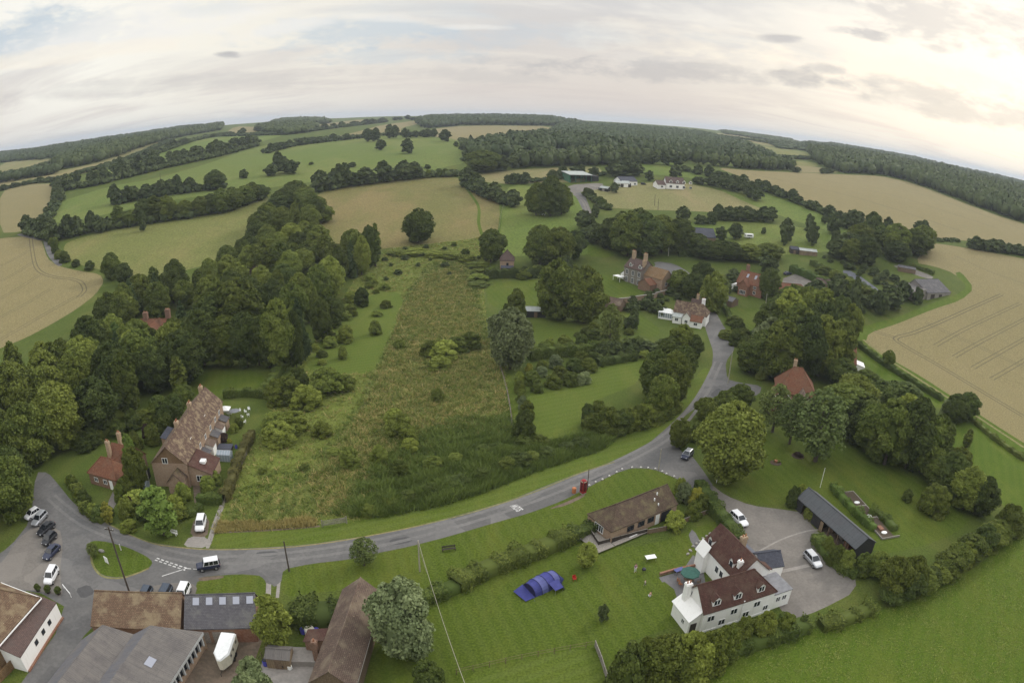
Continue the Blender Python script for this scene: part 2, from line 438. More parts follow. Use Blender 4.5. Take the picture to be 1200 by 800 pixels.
leafmat('leaf_reed', (.070, .110, .022), (.180, .230, .052), .2)
leafmat('leaf_dry', (.290, .250, .085), (.470, .385, .155), .2)
leafmat('leaf_grassblade', (.138, .180, .034), (.265, .290, .074), .2)
# ---------------------------------------------------------------- the ground: one sheet cut along field, road and garden edges
# (name, material, outline as seen in the photo); later outlines cut into earlier ones
REG = [
 # far country
 ('field', 'ground_pale', [(0,191),(40,187),(62,186),(88,183),(66,190),(42,197),(20,204),(0,207)]),
 ('field', 'ground_pale', [(0,212),(30,207),(70,200),(110,192),(150,178),(195,162),(205,160),(190,170),(150,187),(110,200),(70,211),(30,218),(0,221)]),
 ('field', 'ground_strip_green', [(90,208),(150,192),(200,170),(260,156),(310,152),(335,158),(300,168),(250,178),(190,192),(130,204)]),
 ('field', 'ground_pale', [(128,170),(150,167),(150,175),(128,177)]),
 ('field', 'ground_wheat_far', [(262,158),(275,148),(302,149),(303,155)]),
 ('field', 'ground_pale', [(325,150),(352,148),(358,153),(330,155)]),
 ('field', 'ground_wheat_far', [(372,146),(432,139),(432,143),(378,149)]),
 ('field', 'ground_wheat_far', [(395,160),(425,153),(445,147),(490,141),(498,144),(470,150),(470,156),(420,160),(380,168),(340,170)]),
 ('field', 'ground_wheat_far', [(500,152),(545,147),(655,148),(640,160),(560,173),(545,176),(530,164),(508,160)]),
 ('field', 'ground_hill_green', [(532,142),(570,140),(575,145),(540,147)]),
 ('field', 'ground_pasture', [(833,162),(870,168),(945,178),(952,186),(900,183),(870,177),(845,172)]),
 ('field', 'ground_pale', [(830,155),(880,160),(878,163),(835,160)]),
 ('field', 'ground_wheat_far', [(930,193),(968,197),(985,203),(930,202)]),
 ('field', 'ground_pale', [(1050,190),(1070,193),(1068,197),(1052,194)]),
 ('field', 'ground_pale', [(0,181),(30,178),(60,173),(58,176),(28,182),(0,185)]),
 ('field', 'ground_pasture', [(700,160),(760,158),(800,162),(790,166),(730,166)]),
 ('field', 'ground_pale', [(862,160),(905,166),(930,171),(925,174),(890,170)]),
 ('field', 'ground_pale', [(1120,203),(1138,208),(1136,214),(1122,210)]),
 ('field', 'ground_pasture', [(905,187),(955,190),(960,196),(910,192)]),
 ('field', 'ground_strip_green', [(650,176),(672,178),(668,186),(645,184)]),
 # middle fields
 ('wheat_field', 'ground_wheat_far', [(0,222),(35,216),(63,215),(66,222),(64,236),(58,244),(46,256),(46,265),(22,272),(0,273)]),
 ('field', 'ground_hill_green', [(66,246),(72,236),(84,232),(130,218),(180,210),(240,193),(300,172),(345,165),(420,161),(470,159),(541,163),(549,178),(546,191),(520,196),(490,205),(420,208),(360,214),(300,222),(250,228),(190,236),(130,250),(62,264)]),
 ('field', 'ground_pasture', [(74,292),(78,284),(110,274),(160,265),(210,258),(240,252),(290,240),(318,230),(318,250),(300,265),(285,285),(262,305),(205,320),(160,325),(118,316),(92,310),(78,303)]),
 ('field', 'ground_field_dry', [(345,290),(350,265),(365,240),(374,226),(400,220),(430,213),(480,209),(532,207),(545,213),(570,230),(584,240),(588,270),(586,280),(520,286),(440,292),(400,300)]),
 ('field', 'ground_field_dry', [(549,212),(566,220),(584,232),(588,268),(584,278),(566,276),(562,250),(556,232)]),
 ('field', 'ground_strip_green', [(585,236),(600,215),(640,222),(676,226),(684,240),(690,262),(695,285),(690,300),(640,300),(580,300),(586,262)]),
 ('field', 'ground_pale', [(548,206),(600,199),(700,194),(708,204),(680,214),(640,214),(600,216),(570,214)]),
 ('field', 'ground_pale', [(684,222),(720,217),(790,212),(840,222),(893,238),(905,245),(862,252),(830,248),(760,246),(700,243),(692,234)]),
 ('field', 'ground_strip_green', [(745,192),(790,190),(812,198),(850,213),(900,228),(960,250),(1012,272),(990,276),(940,262),(880,240),(830,216),(800,206),(745,204)]),
 ('wheat_field', 'ground_wheat', [(838,196),(880,200),(930,202),(1000,205),(1030,206),(1060,212),(1090,222),(1125,236),(1170,253),(1200,262),(1300,300),(1300,320),(1200,291),(1140,282),(1090,281),(1040,270),(1000,258),(960,245),(910,226),(870,208)]),
 ('wheat_field', 'ground_wheat', [(0,279),(45,276),(50,285),(55,302),(66,311),(90,317),(117,321),(122,330),(112,345),(90,362),(60,380),(30,396),(0,408),(-120,460),(-160,300)]),
 ('wheat_field', 'ground_wheat', [(1088,284),(1130,290),(1200,303),(1330,330),(1400,600),(1200,522),(1170,500),(1130,475),(1080,442),(1030,415),(1012,402),(1006,390),(1012,382),(1050,372),(1090,356),(1120,346),(1134,336),(1118,320),(1095,312),(1072,308)]),
 # village green ground
 ('grass_margin', 'ground_bright', [(1000,388),(1012,382),(1050,372),(1090,356),(1120,346),(1134,336),(1118,320),(1126,318),(1142,338),(1126,352),(1094,362),(1050,380),(1018,390),(1014,402),(1032,414),(1080,441),(1130,474),(1170,500),(1210,525),(1210,537),(1165,512),(1120,480),(1070,452),(1020,422),(1002,405)]),
 ('meadow', 'ground_meadow_green', [(248,624),(262,580),(280,545),(300,515),(330,470),(350,430),(370,400),(400,350),(430,310),(445,292),(520,284),(566,278),(580,300),(566,320),(568,360),(575,400),(592,430),(600,480),(606,516),(560,560),(500,595),(420,610),(375,614)]),
 ('meadow', 'ground_rough_meadow', [(262,615),(272,585),(300,560),(360,545),(400,500),(420,470),(450,400),(470,350),(500,310),(545,300),(560,330),(566,370),(580,420),(594,470),(600,510),(540,550),(470,580),(420,600),(370,608)]),
 ('meadow', 'ground_tall_dry', [(375,600),(360,560),(400,520),(430,470),(455,410),(470,360),(500,322),(540,310),(556,350),(566,400),(586,440),(596,480),(560,500),(500,510),(460,530),(420,570),(400,598)]),
 ('meadow', 'ground_meadow_green', [(274,590),(300,520),(340,480),(380,470),(430,450),(425,470),(400,510),(370,540),(340,570),(300,585)]),
 ('mown_strip', 'ground_lawn2', [(355,432),(372,405),(388,380),(415,355),(445,342),(466,342),(474,352),(466,378),(452,405),(440,436),(400,438)]),
 ('lawn', 'ground_lawn', [(210,465),(225,445),(260,430),(308,437),(315,455),(285,462),(262,462)]),
 ('lawn', 'ground_lawn', [(166,388),(190,372),(222,362),(224,374),(200,390)]),
 ('lawn', 'ground_lawn', [(570,332),(635,326),(640,350),(625,362),(572,360)]),
 ('lawn', 'ground_lawn2', [(618,376),(640,370),(695,372),(700,396),(690,406),(640,406),(620,400)]),
 ('lawn', 'ground_lawn', [(690,318),(720,325),(760,345),(755,352),(720,354),(695,340)]),
 ('lawn', 'ground_lawn', [(730,366),(750,368),(775,386),(770,396),(735,390)]),
 ('lawn', 'ground_lawn2', [(602,530),(604,500),(615,470),(625,458),(660,448),(690,432),(705,422),(750,415),(762,414),(752,440),(742,452),(700,468),(682,478),(680,500),(662,518),(640,530)]),
 ('lawn', 'ground_lawn', [(590,440),(598,436),(608,470),(604,500),(598,520),(594,480)]),
 ('lawn', 'ground_bright', [(688,300),(690,285),(715,284),(735,296),(712,302)]),
 ('paddock', 'ground_strip_green', [(795,262),(835,258),(900,262),(985,272),(1000,290),(960,296),(900,300),(850,290),(800,282)]),
 ('garden', 'ground_lawn', [(842,360),(900,362),(905,380),(870,388),(850,384)]),
 ('yard', 'gravel', [(918,326),(940,318),(962,330),(958,345),(925,348),(915,338)]),
 ('lawn', 'ground_lawn', [(840,560),(870,530),(900,500),(960,505),(1020,520),(1100,575),(1140,605),(1120,625),(1080,640),(1030,650),(1000,620),(960,575),(940,572),(920,592),(880,590),(855,578)]),
 ('lawn', 'ground_bright', [(1000,400),(1030,425),(1080,455),(1110,470),(1100,480),(1060,460),(1015,430)]),
 ('pasture', 'ground_bright', [(1098,480),(1120,482),(1150,500),(1175,520),(1210,540),(1420,640),(1420,1000),(820,900),(812,800),(845,770),(890,758),(940,740),(1000,725),(1060,706),(1100,690),(1150,660),(1196,620),(1170,585),(1130,548),(1105,500)]),
 ('lawn', 'ground_lawn', [(428,800),(440,760),(500,715),(540,690),(600,665),(660,640),(700,640),(760,640),(840,608),(855,615),(815,650),(808,690),(800,730),(770,740),(730,755),(700,800),(690,840),(430,840)]),
 ('lawn', 'ground_lawn2', [(545,790),(600,775),(690,757),(705,775),(715,810),(560,830)]),
 ('verge', 'ground_lawn', [(330,700),(332,668),(365,661),(410,656),(440,649),(480,641),(530,628),(580,613),(620,602),(660,587),(685,574),(700,566),(722,555),(740,549),(765,550),(790,560),(812,572),(800,590),(760,600),(700,630),(640,650),(560,680),(520,692),(440,690),(380,692)]),
 ('verge', 'ground_lawn2', [(246,642),(248,625),(300,622),(375,616),(420,609),(500,594),(560,572),(620,545),(680,530),(740,505),(785,470),(812,445),(825,430),(834,434),(822,456),(806,478),(785,498),(757,522),(720,540),(680,553),(640,569),(600,585),(560,597),(520,608),(470,620),(420,629),(360,638),(300,642)]),
 ('garden', 'ground_grass', [(60,568),(75,545),(100,500),(150,490),(190,470),(265,470),(296,472),(290,515),(240,630),(212,636),(180,639),(145,636),(118,620),(100,603),(82,588)]),
 # hard surfaces
 ('road', 'asphalt', [(42,553),(56,553),(69,568),(84,587),(100,600),(120,610),(140,620),(160,629),(180,636),(212,640.5),(245,643),(300,642),(360,638),(420,629),(470,620),(520,608),(560,597),(600,585),(640,569),(680,553),(720,540),(757,522),(785,498),(805,478),(822,455),(834,432),(836,412),(830,395),(824,376),(818,355),(808,338),(790,324),(772,314),(765,306),(790,309),(806,318),(822,332),(832,350),(842,372),(856,395),(862,408),(850,424),(852,444),(866,448),(893,452),(890,462),(872,466),(858,454),(842,462),(815,478),(796,492),(786,512),(800,530),(820,552),(838,572),(828,584),(812,571),(790,559),(765,549),(740,548),(722,554),(700,565),(685,573),(660,586),(620,601),(580,612),(530,627),(480,640),(440,648),(410,655),(365,660),(330,667),(325,690),(306,674),(280,672),(232,676),(226,705),(150,712),(108,730),(62,800),(20,850),(-10,850),(84,715),(40,690),(0,700),(-20,660),(12,640),(36,610)]),
 ('car_park', 'gravel', [(-30,680),(0,662),(22,630),(40,616),(70,618),(74,640),(70,668),(74,700),(60,695),(30,690),(0,690)]),
 ('gravel_margin', 'gravel', [(130,706),(160,690),(200,682),(232,684),(226,706),(180,710)]),
 ('lane', 'gravel', [(812,571),(820,553),(832,566),(850,580),(880,592),(920,597),(940,600),(955,620),(975,635),(1000,660),(1004,692),(960,715),(925,727),(905,700),(870,650),(850,612),(832,590)]),
 ('lane', 'asphalt', [(794,540),(806,528),(822,548),(838,572),(828,586),(812,571),(798,560)]),
 ('drive', 'dirt', [(222,628),(228,606),(246,606),(243,630)]),
 ('drive', 'concrete', [(214,640),(222,628),(244,629),(242,642)]),
 ('footpath', 'concrete', [(240,642),(250,610),(262,580),(276,545),(292,514),(297,515),(282,546),(268,580),(256,610),(246,642)]),
 ('path', 'concrete', [(311,705),(312,682),(318,682),(317,706)]),
 ('path', 'concrete', [(323,700),(325,680),(329,680),(327,700)]),
 ('road', 'asphalt', [(306,673),(332,666),(329,684),(312,684)]),
 ('path', 'dirt', [(228,590),(226,568),(234,566),(236,590)]),
 ('path', 'gravel', [(122,604),(128,585),(134,572),(140,572),(136,590),(128,606)]),
 ('yard', 'dirt', [(205,800),(238,745),(310,742),(300,770),(280,800),(278,830),(195,830)]),
 ('yard', 'concrete', [(300,800),(310,765),(360,760),(372,745),(380,760),(366,800),(366,830),(300,830)]),
 ('patio', 'paving', [(772,676),(800,668),(812,650),(822,655),(828,690),(808,708),(800,720),(790,690)]),
 ('drive', 'asphalt', [(670,225),(684,226),(690,240),(696,256),(691,263),(683,246),(676,232)]),
 ('farmyard', 'gravel', [(664,217),(706,214),(708,221),(686,224),(670,227)]),
 ('road', 'asphalt', [(770,306),(790,309),(806,318),(800,322),(782,318),(766,314)]),
 ('road', 'asphalt', [(50,282),(56,284),(66,300),(74,311),(67,312),(56,300)]),
 ('road', 'asphalt', [(18,275),(30,273),(52,278),(52,283),(30,278)]),
 ('tennis_court', 'flat_felt_blue', [(985,316),(1000,318),(1034,342),(1025,346),(1000,332)]),
 ('drive', 'gravel', [(1045,312),(1056,310),(1095,324),(1090,328)]),
 ('green_island', 'ground_lawn', [(104,635),(112,633),(126,634.5),(150,641),(172,651.5),(179,658),(176,664),(160,671),(140,676.5),(120,674),(109,662)]),
 ('verge', 'ground_lawn', [(230,704),(232,679),(275,674),(311,674),(311,704),(280,708)]),
 ('verge', 'ground_lawn', [(88,800),(108,776),(124,770),(112,786),(100,810)]),
 ('raised_ground', 'paving', [(812,618),(828,648),(822,655),(806,628)]),
 ('path', 'paving', [(772,676),(800,668),(806,672),(776,682)]),
]

def densify(poly, step=9.0):
    out = []
    n = len(poly)
    for i in range(n):
        a, b = poly[i], poly[(i+1) % n]
        k = max(1, int(math.hypot(b[0]-a[0], b[1]-a[1])/step))
        for j in range(k): out.append((a[0]+(b[0]-a[0])*j/k, a[1]+(b[1]-a[1])*j/k))
    return out

def band(pts, w):
    """outline of a strip w metres wide along world points"""
    L, Rr = [], []
    for i, p in enumerate(pts):
        a = pts[max(0, i-1)]; b = pts[min(len(pts)-1, i+1)]
        d = Vector((b[0]-a[0], b[1]-a[1])).normalized(); n = Vector((-d.y, d.x))*w/2
        L.append((p[0]+n.x, p[1]+n.y)); Rr.append((p[0]-n.x, p[1]-n.y))
    return L+Rr[::-1]

def smooth_px(pts, n=4):
    out = []
    for i in range(len(pts)-1):
        p0, p1, p2, p3 = pts[max(0, i-1)], pts[i], pts[i+1], pts[min(len(pts)-1, i+2)]
        for j in range(n):
            t = j/n
            out.append(tuple(.5*(2*p1[k]+(p2[k]-p0[k])*t+(2*p0[k]-5*p1[k]+4*p2[k]-p3[k])*t*t+(3*p1[k]-p0[k]-3*p2[k]+p3[k])*t**3) for k in (0, 1)))
    out.append(tuple(pts[-1])); return out

def pline(pts, n=4): return [at(*p) for p in smooth_px(pts, n)]

def build_ground():
    V = []; seen = {}
    def addv(x, y):
        k = (round(x, 2), round(y, 2))
        if k not in seen: seen[k] = len(V); V.append(k)
        return seen[k]
    rs = [6.0]
    while rs[-1] < 12000: rs.append(rs[-1]*1.045+.6)
    for r in rs:
        for i in range(-84, 85):
            a = R(i*.9); addv(r*math.sin(a), r*math.cos(a))
        if r > 20:
            for i in range(-13, 14): a = R(180+i*7); addv(r*math.sin(a)*.6, min(-2, r*math.cos(a)*.3))
    faces, info = [], []
    def addpoly(name, mat, pts):
        f = []
        for p in pts:
            i = addv(p[0], p[1])
            if not f or f[-1] != i: f.append(i)
        if f[0] == f[-1]: f.pop()
        ar = sum(V[f[i-1]][0]*V[f[i]][1]-V[f[i]][0]*V[f[i-1]][1] for i in range(len(f)))
        if ar < 0: f.reverse()
        faces.append(f); info.append((name, mat))
    for name, mat, poly in REG:
        addpoly(name, mat, [at(*p) for p in densify(smooth_closed(poly) if name not in ('yard', 'path', 'patio') else poly)])
    # wheel tracks through the crops, faint paths through the grass, the mower line
    for name, mat, pts, w in STRIPS:
        addpoly(name, mat, band(pline(pts, 5), w))
    vs, _e, fs, ov, oe, of = delaunay_2d_cdt([Vector(v) for v in V], [], faces, 0, 1e-3, True)
    groups = {}
    for f, o in zip(fs, of):
        k = max(o) if o else -1
        groups.setdefault(k, []).append(f)
    for k, fl in groups.items():
        name, mat = ('ground', 'ground_grass') if k < 0 else info[k]
        idx = {}; vv = []; ff = []
        for f in fl:
            g = []
            for i in f:
                if i not in idx: idx[i] = len(vv); vv.append((vs[i].x, vs[i].y, height(vs[i].x, vs[i].y)))
                g.append(idx[i])
            ff.append(g)
        me = bpy.data.meshes.new(name); me.from_pydata(vv, [], ff); me.materials.append(M[mat])
        me.polygons.foreach_set('use_smooth', [True]*len(ff))
        o = bpy.data.objects.new(name, me); COL.objects.link(o); o['kind'] = 'structure'

def smooth_closed(poly):
    """round the corners of a hand-drawn outline a little"""
    out = []
    n = len(poly)
    for i in range(n):
        a, b, c = poly[i-1], poly[i], poly[(i+1) % n]
        out += [(b[0]+(a[0]-b[0])*.2, b[1]+(a[1]-b[1])*.2), (b[0]*.8+(a[0]+c[0])*.1, b[1]*.8+(a[1]+c[1])*.1), (b[0]+(c[0]-b[0])*.2, b[1]+(c[1]-b[1])*.2)]
    return out

plain('track_crop', (.105, .088, .044), .95, var=.2)
STRIPS = []
def tracks(pts, gap=1.8, w=.55, mat='track_crop', name='wheel_track'):
    # two wheel marks either side of a line: offset in the world, kept as photo points
    P = [at(*p) for p in pts]
    for s in (-1, 1):
        q = []
        for i, p in enumerate(P):
            a = P[max(0, i-1)]; b = P[min(len(P)-1, i+1)]
            d = Vector((b.x-a.x, b.y-a.y)).normalized()
            x, y = p.x-d.y*gap/2*s, p.y+d.x*gap/2*s
            q.append(proj((x, y, height(x, y))))
        STRIPS.append((name, mat, q, w))
tracks([(36,279),(38,295),(42,312),(50,320),(66,325),(84,327),(95,331),(99,340),(92,348)])
tracks([(0,398),(35,378),(70,358),(92,346)], w=.35)
tracks([(1174,345),(1140,360),(1100,378),(1070,390),(1050,396),(1060,405),(1100,428),(1150,458),(1200,488)])
tracks([(1050,396),(1025,388)], w=.4)
tracks([(1085,378),(1130,398),(1200,430)], w=.3)
tracks([(1120,300),(1160,318),(1200,332)], w=.3)
tracks([(670,226),(684,236),(690,252),(692,262)], 1.6, 1.0, 'gravel', 'farm_track')
tracks([(262,656),(330,652),(420,640),(500,622),(580,599),(660,570),(740,535),(790,504),(822,464),(842,424)], 1.9, .75, 'asphalt_worn', 'wheel_track')
tracks([(60,582),(92,608),(128,625),(160,636),(195,648),(230,655),(262,656)], 1.9, .7, 'asphalt_worn', 'wheel_track')
REG += [('road_patch', 'asphalt_patch', [(455,632),(480,628),(484,634),(460,639)]), ('road_patch', 'asphalt_patch', [(690,560),(704,554),(708,557),(694,564)]), ('road_patch', 'asphalt_patch', [(300,646),(326,645),(327,651),(302,652)]), ('road_patch', 'asphalt_patch', [(88,690),(104,684),(112,694),(96,702)]),
 ('road_patch', 'asphalt_patch', [(832,462),(842,454),(846,458),(837,466)]), ('bare_ground', 'dirt', [(232,676),(262,674),(262,677),(234,681)]), ('bare_ground', 'dirt', [(140,621),(165,632),(190,639),(190,641),(160,632)]), ('bare_ground', 'dirt', [(640,597),(668,586),(684,578),(686,581),(664,592)])]
for k in range(1, 5):      # tramlines through the crops, all drilled the same way
    tracks([(1174+22*k,345+10*k),(1110+20*k,372+14*k),(1074+22*k,392+13*k)], w=.4)
for a_, b_ in (((0,372),(60,338)),((0,350),(46,322)),((0,330),(40,306)),((0,312),(34,293))): tracks([a_, ((a_[0]+b_[0])/2, (a_[1]+b_[1])/2+1), b_], w=.32)
for a_, b_ in (((880,204),(1130,272)),((930,204),(1170,268)),((985,206),(1196,268))): tracks([a_, ((a_[0]+b_[0])/2, (a_[1]+b_[1])/2-6), b_], w=.4)
STRIPS += [
 ('grass_track', 'ground_bright', [(541,213),(552,228),(561,243),(561,262),(566,278)], 1.6),
 ('grass_track', 'ground_bright', [(588,240),(586,262),(583,280)], 1.2),
 ('mown_edge', 'ground_tall_dry', [(360,460),(400,440),(440,436),(455,405)], .6),
 ('trodden_path', 'ground_tall_dry', [(372,600),(392,550),(420,500),(440,460),(462,400),(490,350),(520,315)], .8),
 ('trodden_path', 'dirt', [(585,425),(594,455),(602,505)], .35),
 ('field_path', 'ground_pale', [(1012,398),(1040,420),(1080,446),(1130,478),(1200,524)], 1.1),
 ('verge_edge', 'dirt', [(248,624),(290,622),(330,620),(375,616)], .5),
 ('drive_edging', 'concrete', [(885,648),(915,632),(945,622),(962,620)], .35),
 ('drive_edging', 'concrete', [(900,672),(925,667),(948,662)], .8),
 ('road_edge', 'ground_pale', [(122,611),(150,625),(180,636.5),(212,641),(250,643.5),(320,642),(380,636),(440,626),(500,613.5),(560,598),(620,578.5),(680,554),(720,541)], .3),
 ('road_edge', 'ground_pale', [(106,645),(109,662),(120,674.5),(140,677),(160,671.5),(175,665)], .4),
]
build_ground()

def flat(name, mb, mat, label=None, cat=None, group=None):
    o = mb.build(name, mat); return tag(o, label, cat, group)

def road_patch(cx, cy, pts):
    """turn flat world points (near, level ground) into a painted mark 5 mm up"""
    return [(p[0], p[1], height(p[0], p[1])+.006) for p in pts]

# give-way dashes and centre line at the junction by the green
A, B = at(181,656), at(216,668); d = (B-A); d.z = 0; L = d.length; d.normalize(); nrm = Vector((-d.y, d.x, 0))
gw = MB()
for row in (0, .55):
    k = 0.0
    while k < L*.97:
        p = A+d*k+nrm*row
        gw.face(road_patch(0, 0, [p, p+d*.62, p+d*.62+nrm*.24, p+nrm*.24])); k += .98
tag(gw.build('give_way_marking', M['road_paint']), kind='structure')
cl = MB()
for a, b in (((190,675), (218,666)),):
    A2, B2 = at(*a), at(*b); dd = (B2-A2); dd.z = 0; Ln = dd.length; dd.normalize(); nn = Vector((-dd.y, dd.x, 0))
    cl.face(road_patch(0, 0, [A2, A2+dd*Ln, A2+dd*Ln+nn*.16, A2+nn*.16]))
A2 = at(219,666)
for k in range(3):
    p = A2+Vector((.98, .12, 0))*(k*1.1); cl.face(road_patch(0, 0, [p, p+Vector((.7, .08, 0)), p+Vector((.68, .24, 0)), p+Vector((-.02, .16, 0))]))
tag(cl.build('junction_line', M['road_paint']), kind='structure')

# SLOW painted on the lane, read by drivers heading towards the junction
cu = bpy.data.curves.new('slow_marking', 'FONT'); cu.body = 'SLOW'; cu.size = 1; cu.align_x = 'CENTER'; cu.align_y = 'CENTER'; cu.offset = .02
to = bpy.data.objects.new('slow_tmp', cu); COL.objects.link(to)
bpy.context.view_layer.update()
me = bpy.data.meshes.new_from_object(to.evaluated_get(bpy.context.evaluated_depsgraph_get()))
bpy.data.objects.remove(to); me.name = 'slow_marking'; me.materials.append(M['road_paint'])
so = bpy.data.objects.new('slow_marking', me); COL.objects.link(so)
c = at(606, 594.5); c2 = at(560,610); a = math.atan2(c2.y-c.y, c2.x-c.x)        # travel direction, towards the junction
so.location = (c.x, c.y, c.z+.006); so.rotation_euler = (0, 0, a-math.pi/2); so.scale = (.78, 2.0, 1)
so['kind'] = 'structure'
# ---------------------------------------------------------------- vegetation: tapered trunks with limbs, crowns of leaf clumps
def mesh_np(name, V, F, mat, tint=None, smooth=False):
    """V (n,3), F (m,4) quads, one tint value per face"""
    me = bpy.data.meshes.new(name)
    me.vertices.add(len(V)); me.vertices.foreach_set('co', np.asarray(V, np.float32).ravel())
    F = np.asarray(F, np.int32); k = F.shape[1]
    me.loops.add(F.size); me.loops.foreach_set('vertex_index', F.ravel())
    me.polygons.add(len(F)); me.polygons.foreach_set('loop_start', np.arange(0, F.size, k, dtype=np.int32))
    me.polygons.foreach_set('loop_total', np.full(len(F), k, np.int32))
    if tint is not None:
        a = me.attributes.new('tint', 'FLOAT', 'FACE'); a.data.foreach_set('value', np.asarray(tint, np.float32))
    if smooth: me.polygons.foreach_set('use_smooth', [True]*len(F))
    me.materials.append(mat); me.update(calc_edges=True); me.validate()
    return me

def cards(P, Nrm, size, rng, asp=1.0):
    """leaf sprays: one bent-free quad per point, facing roughly along Nrm"""
    n = len(P)
    r = rng.normal(size=(n, 3)); u = np.cross(Nrm, r); u /= np.linalg.norm(u, axis=1, keepdims=True)+1e-9
    w = np.cross(Nrm, u)
    s = (size*rng.uniform(.6, 1.35, n))[:, None]
    a = .75+.5*rng.random((n, 4))
    V = np.stack([P-u*s*a[:, :1]-w*s*asp*.5, P+u*s*.35*a[:, 1:2]-w*s*asp*a[:, 1:2], P+u*s*a[:, 2:3]+w*s*asp*.5, P-u*s*.35*a[:, 3:4]+w*s*asp*a[:, 3:4]], 1).reshape(-1, 3)
    F = np.arange(4*n).reshape(n, 4)
    return V, F

def rdirs(n, rng):
    d = rng.normal(size=(n, 3)); return d/np.linalg.norm(d, axis=1, keepdims=True)

def lump(c, r, rng, nu=8, nv=5):
    th = (np.arange(nv)+.5)/nv*math.pi; ph = np.arange(nu)/nu*2*math.pi
    T, Ph = np.meshgrid(th, ph, indexing='ij')
    rr = np.asarray(r)*(1+.18*rng.normal(size=T.shape))[..., None]
    d = np.stack([np.sin(T)*np.cos(Ph), np.sin(T)*np.sin(Ph), -np.cos(T)], -1)
    V = (np.asarray(c)+d*rr).reshape(-1, 3)
    F = [(j*nu+i, j*nu+(i+1) % nu, (j+1)*nu+(i+1) % nu, (j+1)*nu+i) for j in range(nv-1) for i in range(nu)]
    return V, np.array(F)

# a crown profile gives the half-width at each height fraction of the tree
PROF = {
 'round':   (.05, lambda t: .40*math.sin(math.pi*min(1, .10+.90*t))**.62),
 'tall':    (.05, lambda t: .26*math.sin(math.pi*min(1, .08+.92*t))**.55),
 'cone':    (.02, lambda t: .26*(1-t)**.75+.015),
 'column':  (.03, lambda t: .135*math.sin(math.pi*min(1, .12+.88*t))**.5),
 'sparse':  (.12, lambda t: .32*math.sin(math.pi*min(1, .12+.88*t))**.7),
 'bush':    (.0, lambda t: .55*math.sqrt(max(0, 1-(t*.98)**2.8))),
}
def make_crown(seed, prof, mat, lobes=34, per=150, size=.030, core=.62, spread=1.0):
    rng = np.random.default_rng(seed); z0, fn = PROF[prof]
    Vs, Fs, Ts = [], [], []; base = 0
    def push(V, F, T):
        nonlocal base
        Vs.append(V); Fs.append(F+base); Ts.append(T); base += len(V)
    asym = rng.uniform(.82, 1.18, 8)
    for k in range(lobes):
        t = (k+.5)/lobes; t = t**.85
        a = k*2.39996+rng.normal()*.35
        R0 = fn(t)*asym[int(a/(2*math.pi)*8) % 8]
        rl = max(.030, R0*rng.uniform(.24, .50)) if prof not in ('cone', 'column') else max(.03, R0*rng.uniform(.45, .7))
        rad = max(0, R0-rl*.75)*rng.uniform(.75, 1.05)
        zz = z0+(1-z0)*t
        c = np.array([rad*math.cos(a), rad*math.sin(a), min(zz, 1-rl*.55)])
        sq = np.array([1, 1, rng.uniform(.7, .95)])
        lt = rng.uniform(0, 1)
        if core:
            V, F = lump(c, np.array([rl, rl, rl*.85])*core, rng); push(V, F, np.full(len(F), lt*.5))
        n = int(per*(rl/.13)**1.6*rng.uniform(.8, 1.2))+14
        d = rdirs(n, rng); d[:, 2] = np.where(d[:, 2] < -.35, -d[:, 2], d[:, 2])
        P = c+d*sq*rl*(rng.uniform(.72, 1.08, n)*spread)[:, None]
        nr = d*.8+rdirs(n, rng)*.75; nr /= np.linalg.norm(nr, axis=1, keepdims=True)
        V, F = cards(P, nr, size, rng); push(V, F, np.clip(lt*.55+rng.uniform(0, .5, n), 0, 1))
    if core and prof in ('round', 'tall', 'bush'):       # leafy heart, so the sky does not show straight through
        zc = z0+(1-z0)*.48
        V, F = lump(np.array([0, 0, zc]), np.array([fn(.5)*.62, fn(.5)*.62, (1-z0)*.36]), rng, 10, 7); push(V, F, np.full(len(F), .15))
    return mesh_np('crown', np.concatenate(Vs), np.concatenate(Fs), mat, np.concatenate(Ts))

def make_trunk(seed, prof):
    rng = random.Random(seed); mb = MB(); z0, fn = PROF[prof]
    top = .72 if prof != 'bush' else .5
    pts = [(0, 0, -.02)]
    for i in range(1, 5): pts.append((rng.uniform(-.012, .012)*i, rng.uniform(-.012, .012)*i, top*i/4))
    rad = [.030, .022, .017, .011, .004]
    for i in range(4): mb.tube(pts[i], pts[i+1], rad[i], rad[i+1], 7)
    for k in range(9 if prof != 'cone' else 4):
        t = rng.uniform(.25, .9); j = min(3, int(t*4)); f = t*4-j
        s = Vector(pts[j]).lerp(Vector(pts[j+1]), f); a = rng.uniform(0, 6.28); L = fn(min(.95, max(.05, (s.z-z0)/(1-z0)+.15)))*.85
        e = s+Vector((math.cos(a)*L, math.sin(a)*L, L*rng.uniform(.45, .9))); m = s.lerp(e, .5)+Vector((0, 0, -.01))
        mb.tube(s, m, .010*(1.2-t), .007*(1.2-t)+.001, 5); mb.tube(m, e, .007*(1.2-t)+.001, .0015, 5)
    o = mb.build('trunk', M['bark']); me = o.data; bpy.data.objects.remove(o); return me

